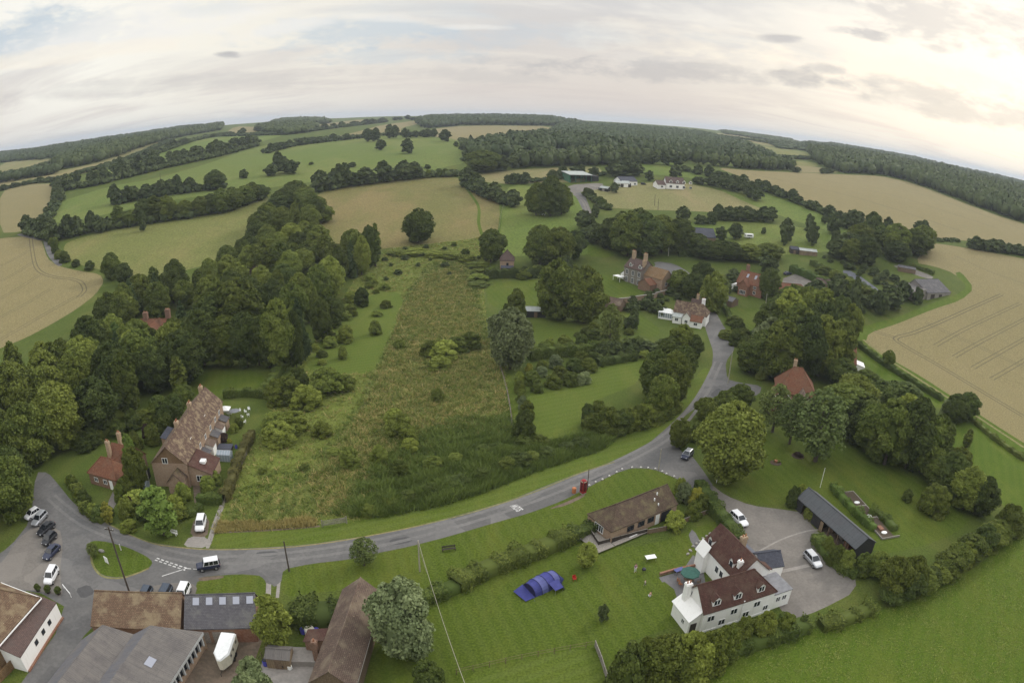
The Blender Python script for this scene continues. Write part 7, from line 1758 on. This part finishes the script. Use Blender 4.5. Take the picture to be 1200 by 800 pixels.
# ---------------------------------------------------------------- roadside and garden things
o = empty('phone_box', at(683,577.5), R(35), 'red telephone box on the verge beside the road', 'phone box'); s = .46; o.scale = (.95, .95, 1.15)
q = MB(); q.box(-s, s, -s, s, 0, .16); q.build('plinth', M['stone_grey'], o)
q = MB()
for x in (-s, s-.1):
    for y in (-s, s-.1): q.box(x, x+.1, y, y+.1, .16, 2.1)
q.box(-s, s, -s, s, 2.1, 2.32); q.box(-s+.02, s-.02, -s+.02, s-.02, .16, .45); q.build('frame', M['phone_red'], o)
q = MB(); rings = [[(r_*math.cos(2*math.pi*k/16)*1.0, r_*math.sin(2*math.pi*k/16), z) for k in range(16)] for r_, z in ((.46,2.32),(.44,2.40),(.33,2.48),(.15,2.53),(.02,2.54))]; q.loft(rings); q.build('roof', M['phone_red'], o)
for f in range(4):
    ca, sa = math.cos(f*math.pi/2), math.sin(f*math.pi/2); q = MB(); T2 = lambda x, y, z: (x*ca-y*sa, x*sa+y*ca, z)
    def bx(m, x0, x1, y0, y1, z0, z1):
        c = [T2(x, y, z) for z in (z0, z1) for y in (y0, y1) for x in (x0, x1)]
        for g_ in ((0,2,3,1),(4,5,7,6),(0,1,5,4),(1,3,7,5),(3,2,6,7),(2,0,4,6)): m.face([c[i] for i in g_])
    for z in [.45+k*.206 for k in range(9)]: bx(q, -s+.1, s-.1, -s+.03, -s+.06, z-.012, z+.012)
    for x in (-.2, .2): bx(q, x-.012, x+.012, -s+.028, -s+.062, .45, 2.1)
    q.build('glazing_bars' if f else 'door', M['phone_red'], o)
    g_ = MB(); bx(g_, -s+.1, s-.1, -s+.07, -s+.075, .45, 2.1); g_.build('glass', M['window_glass'], o); w = MB(); bx(w, -.34, .34, -s-.012, -s, 2.14, 2.28); w.build('sign_band', M['cream_paint'], o)
o = empty('litter_bin', at(672.5,577), R(20), 'orange brown bin on the verge just left of the red telephone box', 'bin'); q = MB(); q.tube((0,0,0),(0,0,1.0),.36,.40,10); q.build('body', M['post_orange'], o); q = MB(); q.tube((0,0,1.0),(0,0,1.12),.42,.25,10); q.build('lid', M['post_orange'], o)
for k, (x, y) in enumerate(((690.5,569),(698,565),(706,562),(714,558),(722.6,553.5),(729,550),(740.6,548),(751,548),(759.5,548.5),(768,549.5),(776,552.5),(781,555.5),(790,558.5),(798.5,563.5),(806,567))):
    c = at(x, y); q = MB(); q.ball((0,0,.13), .24, .20, .20, 7, 5); o = q.build('kerb_stone', M['stone_white'], loc=c, rz=k*1.7, merge=True, smooth=True)
    tag(o, ordinal(k, 'white painted stone', 'along the verge edge'), 'stone', 'white stones along the verge')
def bench(p, rz, mat, label, L=1.6):
    o = empty('bench', at(*p), rz, label, 'bench'); q = MB()
    for k in range(3): q.box(-L/2, L/2, -.22+k*.15, -.09+k*.15, .42, .46)
    q.build('seat', M[mat], o); q = MB()
    for k in range(2): q.box(-L/2, L/2, .24, .28, .58+k*.18, .71+k*.18)
    q.build('backrest', M[mat], o)
    for x in (-L/2+.1, L/2-.1): q = MB(); q.box(x-.04, x+.04, -.22, -.14, 0, .42); q.box(x-.04, x+.04, .2, .28, 0, .9); q.box(x-.04, x+.04, -.14, .2, .3, .38); q.build('leg', M[mat], o)
bench((526,645), R(18), 'timber_dark', 'dark wooden bench on the verge near the leaning wire pole', 2.2); bench((203.5,626), R(-10), 'white_paint', 'white garden bench on the roadside grass below the green tree')
a, b = at(379,617), at(405,613); d = b-a; o = empty('field_gate', a, math.atan2(d.y, d.x), 'pale wooden field gate set into the rough meadow edge', 'gate'); Lg = d.length
q = MB()
for k in range(5): q.box(0, Lg, -.02, .02, .25+k*.22, .34+k*.22)
q.build('rails', M['timber_grey'], o)
for x in (.03, Lg-.03): q = MB(); q.box(x-.05, x+.05, -.035, .035, .15, 1.3); q.build('stile', M['timber_grey'], o)
q = MB(); v = Vector((Lg, 0, 1.2)); q.tube((.05,-.04,.28),(Lg-.05,-.04,1.15),.035,.035,4); q.build('brace', M['timber_grey'], o)
for x in (-.2, Lg+.2): q = MB(); q.tube((x,0,0),(x,0,1.45),.10,.09,7); q.build('gate_post', M['timber_grey'], o)
o = empty('village_sign', at(126,661), R(-20), 'small white board on the grass of the green island', 'sign'); q = MB(); q.box(-.5, .5, -.04, .04, .35, 1.5); q.build('board', M['white_paint'], o)
for x in (-.42, .42): q = MB(); q.tube((x,.09,0),(x,.09,1.4),.05,.05,6); q.build('post', M['timber'], o)
o = empty('marker_post', at(142,644.5), 0, 'short white post at the back of the green island', 'post'); q = MB(); q.tube((0,0,0),(0,0,1.2),.10,.09,8); q.build('shaft', M['stone_white'], o); q = MB(); q.tube((0,0,1.2),(0,0,1.35),.12,.02,8); q.build('cap', M['stone_white'], o)
T('sparse',111,652,636,18,'dry thin bush at the left tip of the green island') ; settle(999)
c = at(119,646); q = MB(); q.ball((0,0,.15), .7, .4, .3, 8, 6); o = q.build('rock', M['stone_grey'], loc=c, merge=True, smooth=True); tag(o, 'flat grey stone lying beside the dry bush on the green island', 'rock')
for k, (x, y) in enumerate(((45,692),(57,694),(69,695.5))):
    o = empty('plant_tub', at(x, y), 0, ('leftmost', 'middle', 'rightmost')[k]+' of three planted tubs at the inn corner', 'planter', 'planted tubs by the inn'); q = MB(); q.tube((0,0,0),(0,0,.5),.36,.44,10); q.build('tub', M['timber_dark'], o)
    me = proto('bushdark')[0]; c_ = bpy.data.objects.new('leaves', me); COL.objects.link(c_); c_.color = (.5, .5, .5, 1); c_.parent = o; c_.location = (0,0,.45); c_.scale = (1.2,1.2,.9)
a, b = at(75,689), at(84,700); d = b-a; o = empty('barrier_rail', a, math.atan2(d.y, d.x), 'white rail barrier at the corner of the inn yard', 'barrier'); q = MB(); q.box(0, d.length, -.05, .05, .7, .85); q.build('rail', M['white_paint'], o)
for x in (.15, d.length-.15): q = MB(); q.tube((x,0,0),(x,0,.95),.06,.06,6); q.build('post', M['white_paint'], o)
# terrace end garden
o = empty('gazebo', at(265,488), R(10), 'white garden gazebo tent at the end of the terrace', 'gazebo'); q = MB(); w = 1.2; q.slab([(-w,-w,2.0),(w,-w,2.0),(0,0,2.7)], .03); q.slab([(w,-w,2.0),(w,w,2.0),(0,0,2.7)], .03); q.slab([(w,w,2.0),(-w,w,2.0),(0,0,2.7)], .03); q.slab([(-w,w,2.0),(-w,-w,2.0),(0,0,2.7)], .03); q.build('canopy', M['white_paint'], o)
for x in (-1.1, 1.1):
    for y in (-1.1, 1.1): q = MB(); q.tube((x,y,0),(x,y,2),.03,.03,5); q.build('leg', M['white_paint'], o)
q = MB(); q.box(-1.1, 1.1, 1.1, 1.13, .1, 2.0); q.build('side_curtain', M['white_paint'], o)
o = empty('garden_parasol', at(276,490), 0, 'pale grey blue parasol beside the white gazebo', 'parasol'); q = MB()
for k in range(8): a0, a1 = k*math.pi/4, (k+1)*math.pi/4; q.face([(0,0,2.3),(1.3*math.cos(a0),1.3*math.sin(a0),1.9),(1.3*math.cos(a1),1.3*math.sin(a1),1.9)])
q.build('canopy', M['lead'], o); q = MB(); q.tube((0,0,0),(0,0,2.3),.03,.03,6); q.build('pole', M['timber'], o)
for k, (x, y) in enumerate(((288,484),(284,490),(291,488),(287,496),(281,483),(292,481))):
    chair((x, y), k*1.1, ordinal(k, 'white garden chair', 'scattered in the terrace end garden'), 'white_paint', 'white chairs in the terrace garden')
def greenhouse(p, L, W, H, rz, label, glassm, name='greenhouse'):
    o = empty(name, at(*p), rz, label, 'greenhouse'); q = MB(); e = H*.72
    q.face([(-L/2,-W/2,0),(L/2,-W/2,0),(L/2,-W/2,e),(-L/2,-W/2,e)]); q.face([(L/2,W/2,0),(-L/2,W/2,0),(-L/2,W/2,e),(L/2,W/2,e)])
    for s_ in (-1, 1): q.face([(s_*L/2,-W/2,0),(s_*L/2,W/2,0),(s_*L/2,W/2,e),(s_*L/2,0,H),(s_*L/2,-W/2,e)][::s_])
    q.build('glass_wall', M[glassm], o); q = MB(); q.slab([(-L/2,-W/2,e),(L/2,-W/2,e),(L/2,0,H),(-L/2,0,H)], .02); q.slab([(L/2,W/2,e),(-L/2,W/2,e),(-L/2,0,H),(L/2,0,H)], .02); q.build('glass_roof', M[glassm], o)
    q = MB()
    for k in range(6):
        x = -L/2+L*k/5
        q.tube((x,-W/2-.01,0),(x,-W/2-.01,e+.02),.03,.03,4); q.tube((x,-W/2-.01,e+.03),(x,0,H+.03),.03,.03,4); q.tube((x,W/2+.01,0),(x,W/2+.01,e+.02),.03,.03,4); q.tube((x,W/2+.01,e+.03),(x,0,H+.03),.03,.03,4)
    q.tube((-L/2,0,H+.03),(L/2,0,H+.03),.04,.04,4); q.build('glazing_bars', M['greenhouse_alu'], o)
greenhouse((264,538), 2.9, 2.0, 2.1, R(5), 'pale glass greenhouse in the terrace garden beside the footpath hedge', 'greenhouse_glass')
greenhouse((168,573), 2.4, 1.8, 1.9, R(8), 'small greenhouse in front of the dark felt roofed shed', 'greenhouse_glass')
o = empty('cold_frame', at(264,526), R(5), 'dark net covered frame above the terrace greenhouse', 'cold frame'); q = MB(); q.box(-1.6, 1.6, -1.0, 1.0, 0, .55); q.build('frame', M['timber_dark'], o); q = MB(); q.slab([(-1.65,-1.05,.57),(1.65,-1.05,.57),(1.65,1.05,.75),(-1.65,1.05,.75)], .04); q.build('cover', M['slate_blue'], o)
barrel((277,525), .3, .8, 'plastic_blue', 'plastic_dark', 'small blue water butt right of the dark net covered frame', 'water_butt')
# raised beds by the black shed
a, b = at(*Sp(455,150)), at(*Sp(712,438)); d = b-a; Lr = d.length; o = empty('raised_bed', a, math.atan2(d.y, d.x), 'long timber edged raised beds on the lawn behind the black shed', 'raised bed'); wd_ = 3.0
q = MB(); q.box(0, Lr, .1, wd_-.1, .0, .26); q.build('soil', M['soil'], o); q = MB(); q.box(0, Lr, -.06, .1, 0, .34); q.box(0, Lr*.62, wd_-.1, wd_+.06, 0, .34); q.box(-.06, .1, -.06, wd_+.06, 0, .345); q.box(Lr-.1, Lr+.06, -.06, wd_+1.2, 0, .345); q.box(Lr*.32, Lr*.34, .1, wd_-.1, .01, .33); q.box(Lr*.58, Lr*.60, .1, wd_-.1, .01, .33); q.build('edging', M['timber_grey'], o)
for x, y in ((.25,1.0),(.55,.8),(.9,1.0)): q = MB(); q.ball((Lr*x, wd_*.5, .28), .5, .7*y, .18, 8, 5); q.build('white_cover', M['white_paint'], o)
q = MB(); q.box(Lr*.78, Lr*.86, wd_*.3, wd_*.6, .26, .6); q.build('crate', M['brick_red'], o)
o = empty('flower_bed', at(909,542), 0, 'round flower bed with terracotta pot on the lawn', 'flower bed'); q = MB(); q.tube((0,0,0),(0,0,.10),1.3,1.2,14); q.build('soil', M['soil'], o); q = MB(); q.tube((0,0,.1),(0,0,.6),.28,.38,10); q.build('pot', M['clay_pot'], o)
me = proto('bushlight')[0]; c_ = bpy.data.objects.new('plants', me); COL.objects.link(c_); c_.color = (.5, .5, .5, 1); c_.parent = o; c_.location = (.5,.5,.05); c_.scale = (1.3,1.3,.6)
o = empty('flower_bed', at(935,534), 0, 'dark round bed at the foot of the wide thin tree', 'flower bed'); q = MB(); q.tube((0,0,0),(0,0,.10),1.5,1.4,14); q.build('soil', M['soil'], o); c_ = bpy.data.objects.new('plants', proto('bushpurple')[0]); COL.objects.link(c_); c_.color = (.5, .5, .5, 1); c_.parent = o; c_.location = (0,0,.05); c_.scale = (1.8,1.8,.7)
bench((844,566), R(-30), 'white_paint', 'white bench at the lane edge under the big light tree', 1.7)
o = empty('caravan', at(877,279), R(10), 'small white caravan standing on the far paddock', 'caravan'); q = MB(); rings = [[(x, w, .5+z0) for w, z0 in ((-1.05,0),(1.05,0),(1.1,.9),(.9,1.75),(-.9,1.75),(-1.1,.9))] for x in (-2.2,-1.9,1.9,2.4)]; q.loft(rings); q.build('body', M['white_paint'], o); q = MB(); q.box(-1.4, 1.4, -1.13, -1.08, 1.2, 1.8); q.build('window', M['window_glass'], o)
for s_ in (-1, 1): w = MB(); w.tube((0,s_*1.0-.08,.32),(0,s_*1.0+.08,.32),.32,.32,10); w.build('wheel', M['rubber'], o)
for k, (x, y) in enumerate(((634,252),(637,252.4))):
    o = empty('cow', at(x, y), R(20+k*150), ('white and black cow under the three big pasture trees, left one', 'white and black cow under the three big pasture trees, right one')[k], 'cow', 'cows under the big trees')
    V = [(0,0,1.05),(.55,0,1.08),(.95,0,1.15),(1.25,0,1.3),(1.5,0,1.2),(1.7,0,1.05),(-.6,0,1.08),(-.8,0,.6),(.5,.2,.75),(.5,.2,.4),(.5,.2,.04),(.5,-.2,.75),(.55,-.2,.4),(.5,-.2,.04),(-.55,.22,.8),(-.65,.22,.42),(-.58,.22,.04),(-.55,-.22,.8),(-.65,-.22,.42),(-.58,-.22,.04)]
    E_ = [(0,1),(1,2),(2,3),(3,4),(4,5),(0,6),(6,7),(1,8),(8,9),(9,10),(1,11),(11,12),(12,13),(6,14),(14,15),(15,16),(6,17),(17,18),(18,19)]
    Rr = [.38,.36,.26,.18,.14,.09,.34,.03,.13,.07,.06,.13,.07,.06,.16,.08,.06,.16,.08,.06]
    b = bpy.data.objects.new('body', skin_mesh('body', V, E_, Rr, M['white_paint'])); COL.objects.link(b); b.parent = o
    for y in (-1, 1): q = MB(); q.ball((1.38, y*.2, 1.36), .05, .12, .06, 6, 4); q.build('ear', M['rubber'], o)
    q = MB(); q.ball((-.1,0,1.22), .3, .39, .24, 8, 6); q.build('patch', M['rubber'], o, merge=True)

# ---------------------------------------------------------------- poles and the wire
def pole(base, top, label, mat='pole_wood', r=.14, arm=True, name='utility_pole', wl=0):
    b = at(*base); h_ = hfor(b, top[1]); o = empty(name, b, wl, label, 'pole'); q = MB(); q.tube((0,0,-.1),(0,0,h_),r,r*.72,8); q.build('post', M[mat], o)
    if arm:
        q = MB(); q.box(-.8, .8, -.06, .06, h_-.55, h_-.42); q.build('crossarm', M['timber_dark'], o)
        for x in (-.7, 0, .7): q = MB(); q.tube((x,0,h_-.42),(x,0,h_-.25),.05,.04,6); q.build('insulator', M['stone_white'], o)
    return Vector((b.x, b.y, b.z+h_))
pole((155.5,704), (121,617), 'tall dark pole leaning across the green island, foot by the brick range', r=.17)
pole((339,669), (328,634), 'dark pole at the verge corner by the narrow path', r=.15, arm=False)
p3 = pole((492,669), (488,633), 'pale pole on the verge that carries the overhead wire', 'pole_pale', .13, False)
pole((688,574), (689,549), 'thin pole right behind the red telephone box', r=.09, arm=False)
pole((771.5,551), (775,526), 'pole on the white stone verge at the junction', 'pole_pale', .11, False)
pole((853,449), (867,412), 'pale pole at the drive mouth by the street bend', 'pole_pale', .14, False)
pole((783,300), (784,281), 'pale pole beside the lane above the brick manor', 'pole_pale', .16, False)
pole((895,374), (897,344), 'pale pole in the garden in front of the brick house', 'pole_pale', .16, False)
pole((961,571), (967,548), 'thin white flagpole at the back of the black shed', 'white_paint', .06, False, 'flagpole')
pole((176,570), (165,538), 'pale pole rising from the cottage gardens', 'pole_pale', .13, False)
pole((767,241), (766,228), 'thin pole standing in the pale paddock', r=.14, arm=False); pole((771,246), (771,233), 'second thin pole in the pale paddock, nearer the copse', r=.14, arm=False)
pole((188,214), (187.5,203), 'distant pole in the long hillside hedgerow', r=.2, arm=False)
o = empty('stay_wire', Vector((0,0,0)), 0, 'pale stay wire slanting from the wire pole to the grass', 'wire'); b = at(500,671); q = MB(); q.tube(p3-Vector((0,0,1)), b, .025, .025, 4); q.build('strand', M['pole_pale'], o)
w0 = p3; d = ray(560,840); w1 = Vector((0,0,CAMH))+d*((CAMH-9.5)/-d.z); q = MB(); prev = None
for k in range(13):
    t_ = k/12; p = w0.lerp(w1, t_)-Vector((0,0,4*.8*t_*(1-t_)))
    if prev is not None: q.tube(prev, p, .032, .032, 5)
    prev = p
tag(q.build('overhead_wire', M['pole_pale'], merge=True), 'pale overhead wire running from the verge pole to the bottom edge', 'wire')
for k, (x, y) in enumerate(((704,222),(712,221.5),(754,216),(760,216.5))):
    car('hatch', ('car_silver','car_white','car_black','car_white')[k], (x-3,y), (x+3,y), ('silver car parked at the green shed end of the farm track', 'white car parked beside the small dark shelter', 'dark car parked right of the farm bungalow', 'white car parked between farm bungalow and annexe')[k], 'cars at the distant farm') if k in (0, 2) else None
# ---------------------------------------------------------------- camera, light, sky, air
sc = bpy.context.scene
cd = bpy.data.cameras.new('camera'); cam = bpy.data.objects.new('camera', cd); COL.objects.link(cam)
cd.type = 'PANO'
cd.panorama_type = 'FISHEYE_EQUISOLID'
cd.sensor_fit = 'HORIZONTAL'; cd.sensor_width = 36; cd.sensor_height = 24
cd.fisheye_lens = FPX/1200*36; cd.fisheye_fov = R(180)
cd.clip_start = .5; cd.clip_end = 60000
cam.matrix_world = Matrix.Translation((0, 0, CAMH)) @ CAM_ROT.to_4x4()
sc.camera = cam

SUN_EL, SUN_AZ = R(30), R(48)        # azimuth measured from straight ahead, clockwise
sd = bpy.data.lights.new('sun', 'SUN'); sun = bpy.data.objects.new('sun', sd); COL.objects.link(sun)
sd.energy = 1.5; sd.angle = R(10); sd.color = (1, .93, .84)
sun.rotation_euler = Vector((-math.sin(SUN_AZ)*math.cos(SUN_EL), -math.cos(SUN_AZ)*math.cos(SUN_EL), -math.sin(SUN_EL))).to_track_quat('-Z', 'Y').to_euler()

w = bpy.data.worlds.new('World'); sc.world = w; w.use_nodes = True
nt = w.node_tree; nt.nodes.clear()
def N(t, **k):
    o = nt.nodes.new('ShaderNode'+t)
    for a, b in k.items(): setattr(o, a, b)
    return o
Lk = nt.links.new
def mth(op, a, b=0.0, c=None, clamp=False):
    o = N('Math', operation=op, use_clamp=clamp)
    for s, v in zip(o.inputs, (a, b, c)):
        if v is None: continue
        if hasattr(v, 'is_output'): Lk(v, s)
        else: s.default_value = v
    return o.outputs[0]
def sstep(v, lo, hi):
    o = N('MapRange', interpolation_type='SMOOTHSTEP'); o.inputs[1].default_value = lo; o.inputs[2].default_value = hi
    Lk(v, o.inputs[0]); return o.outputs[0]
def mixc(f, a, b):
    o = N('Mix', data_type='RGBA'); o.clamp_factor = True
    for s, v in ((o.inputs[0], f), (o.inputs[6], a), (o.inputs[7], b)):
        if hasattr(v, 'is_output'): Lk(v, s)
        elif isinstance(v, (int, float)): s.default_value = v
        else: s.default_value = (*v, 1)
    return o.outputs[2]
tc = N('TexCoord'); D = tc.outputs['Generated']
sky = N('TexSky', sky_type='NISHITA', sun_disc=False, sun_elevation=SUN_EL, sun_rotation=SUN_AZ, altitude=120, air_density=1.2, dust_density=2.5)
sep = N('SeparateXYZ'); Lk(D, sep.inputs[0])
zc = mth('ADD', mth('MAXIMUM', sep.outputs[2], 0), .13)
cx = N('CombineXYZ'); Lk(mth('DIVIDE', sep.outputs[0], zc), cx.inputs[0]); Lk(mth('DIVIDE', sep.outputs[1], zc), cx.inputs[1])
def noise(vec, scale, detail=6, rough=.6, dist=0, sx=1, sy=1, rz=0, off=0):
    mp = N('Mapping'); mp.inputs['Scale'].default_value = (sx, sy, 1); mp.inputs['Rotation'].default_value = (0, 0, rz); mp.inputs['Location'].default_value = (off, off*.7, off)
    Lk(vec, mp.inputs[0])
    o = N('TexNoise'); o.inputs['Scale'].default_value = scale; o.inputs['Detail'].default_value = detail; o.inputs['Roughness'].default_value = rough; o.inputs['Distortion'].default_value = dist
    Lk(mp.outputs[0], o.inputs['Vector']); return o.outputs['Fac']
def dot(v):
    o = N('VectorMath', operation='DOT_PRODUCT'); Lk(D, o.inputs[0]); o.inputs[1].default_value = tuple(v); return o.outputs['Value']
K = 10.0          # cloud radiances are divided by the background strength
def C(r, g, b): return (r*K, g*K, b*K)
el = sep.outputs[2]
base = mixc(sstep(el, .0, .30), C(.715, .640, .610), C(.635, .655, .675))
n1 = noise(cx.outputs[0], .7, 8, .6, .5, .6, .9, .25)
n2 = noise(cx.outputs[0], 1.5, 7, .6, .5, .5, 1.0, .2, 3)
hi = sstep(el, .04, .22)
blue = mth('MULTIPLY', mth('MULTIPLY', sstep(n1, .52, .36), hi), .75)
base = mixc(blue, base, C(.62, .70, .765))
base = mixc(mth('MULTIPLY', mth('MULTIPLY', sstep(n2, .46, .66), hi), .8), base, C(.97, .93, .86))
n3 = noise(cx.outputs[0], 1.4, 8, .62, .4, .45, 1.5, .2, 9)
base = mixc(mth('MULTIPLY', mth('MULTIPLY', sstep(n3, .50, .68), sstep(el, .03, .14)), .6), base, C(.64, .61, .60))
# bright breaks: low sun behind thin cloud to the right, a lit gap high on the left
for px, py, k, amt, col in ((1150,120,30,1.5,C(1.2,1.12,.96)), (1010,110,50,.9,C(1.05,.98,.86)), (150,10,20,1.2,C(1.10,1.07,.98)), (300,50,40,.8,C(1.02,.96,.84)), (620,90,40,.25,C(1,.93,.82))):
    v = ray(px, py)
    g = mth('EXPONENT', mth('MULTIPLY', mth('SUBTRACT', dot(v), 1.0), k))
    g = mth('MULTIPLY', mth('MULTIPLY', g, amt), mth('ADD', mth('MULTIPLY', sstep(n2, .3, .62), .7), .3), clamp=True)
    base = mixc(g, base, col)
# small grey cloud bars
mD = N('Mapping'); mD.inputs['Scale'].default_value = (1, 1, 2.6); Lk(D, mD.inputs[0]); wob = noise(mD.outputs[0], 8, 7, .62, .3, 1, 1, 0, 2); wob2 = noise(mD.outputs[0], 26, 5, .62, .2, 1, 1, 0, 5)
BLUE, WHITE, GREY, CREAM = C(.54,.645,.745), C(1.02,.985,.93), C(.49,.475,.495), C(1.1,1.0,.84)
for px, py, wx, wy, tilt, amt, lo, col in ((50,38,120,26,-.12,.75,.1,BLUE), (395,38,110,20,-.05,.6,.1,BLUE), (640,42,130,16,.0,.4,.1,BLUE), (240,10,60,12,-.1,.5,.1,BLUE), (470,66,110,10,0,.4,.1,BLUE),
      (170,26,150,26,-.18,.8,.1,WHITE), (330,34,60,10,-.2,.7,.2,WHITE), (90,62,150,10,-.12,.5,.1,CREAM), (560,32,40,4,.03,.5,.2,WHITE), (450,20,60,6,.03,.4,.2,WHITE), (1000,88,170,30,.14,.65,.0,CREAM), (1110,92,120,14,.22,.9,.1,CREAM), (780,45,140,20,.05,.4,.0,CREAM),
      (1120,22,150,30,.12,.55,.1,GREY), (268,64.5,19,4.5,0,.8,.3,GREY), (917,45,28,6,.04,.75,.3,GREY), (1020,42,36,7,.25,.75,.3,GREY), (800,84,190,14,.06,.6,.3,GREY), (620,72,90,7,.04,.35,.2,GREY), (935,92,30,16,.2,.6,.3,GREY), (962,80,26,7,.08,.65,.3,GREY),
      (1095,57,18,5,.2,.5,.3,GREY), (1120,122,150,20,.16,.5,.2,GREY), (560,88,130,9,.05,.3,.2,GREY), (985,35,22,5,.05,.5,.3,GREY), (200,98,200,12,-.06,.25,.1,GREY)):
    v = ray(px, py); u = ray(px+1, py+tilt)-v; u.normalize(); q = v.cross(u)
    a = mth('DIVIDE', dot(u), wx/FPX); b = mth('DIVIDE', dot(q), wy/FPX)
    rr = mth('ADD', mth('MULTIPLY', a, a), mth('MULTIPLY', b, b))
    big = 1 if wx > 60 else .75
    rr = mth('ADD', rr, mth('ADD', mth('MULTIPLY', mth('SUBTRACT', wob, .5), 4.6*big), mth('MULTIPLY', mth('SUBTRACT', wob2, .5), 3.2*big)))
    f = mth('MULTIPLY', mth('MULTIPLY', sstep(rr, 1.5, lo-.3), amt), sstep(dot(v), .6, .75))
    base = mixc(f, base, col)
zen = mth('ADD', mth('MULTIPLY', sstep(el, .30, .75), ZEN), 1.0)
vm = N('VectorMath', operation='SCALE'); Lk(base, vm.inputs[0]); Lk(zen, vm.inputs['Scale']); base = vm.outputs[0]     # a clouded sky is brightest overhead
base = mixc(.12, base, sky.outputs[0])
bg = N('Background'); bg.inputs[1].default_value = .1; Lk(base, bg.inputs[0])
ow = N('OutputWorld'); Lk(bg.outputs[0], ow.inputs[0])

hz = MB(); hz.box(-14500, 14500, -14500, 14500, -60, 125)
ho = hz.build('haze', [])
hm = bpy.data.materials.new('haze_air'); hm.use_nodes = True; t = hm.node_tree; t.nodes.clear()
pv = t.nodes.new('ShaderNodeVolumePrincipled'); pv.inputs['Density'].default_value = HAZE; pv.inputs['Color'].default_value = (.82, .90, 1, 1); pv.inputs['Anisotropy'].default_value = .2
om = t.nodes.new('ShaderNodeOutputMaterial'); t.links.new(pv.outputs[0], om.inputs['Volume'])
ho.data.materials.append(hm); ho['kind'] = 'stuff'

sc.render.engine = 'CYCLES'
cy = sc.cycles
cy.use_denoising = True
try:
    cy.denoiser = 'OPENIMAGEDENOISE'; cy.denoising_input_passes = 'RGB_ALBEDO_NORMAL'; cy.denoising_prefilter = 'ACCURATE'
except Exception: pass
cy.max_bounces = 5; cy.diffuse_bounces = 3; cy.glossy_bounces = 2; cy.transmission_bounces = 2; cy.transparent_max_bounces = 4; cy.volume_bounces = 0
cy.caustics_reflective = False; cy.caustics_refractive = False; cy.use_adaptive_sampling = True; cy.adaptive_threshold = .01
cy.sample_clamp_indirect = 4
sc.view_settings.view_transform = 'Standard'; sc.view_settings.look = 'None'; sc.view_settings.exposure = EXPO; sc.view_settings.gamma = 1
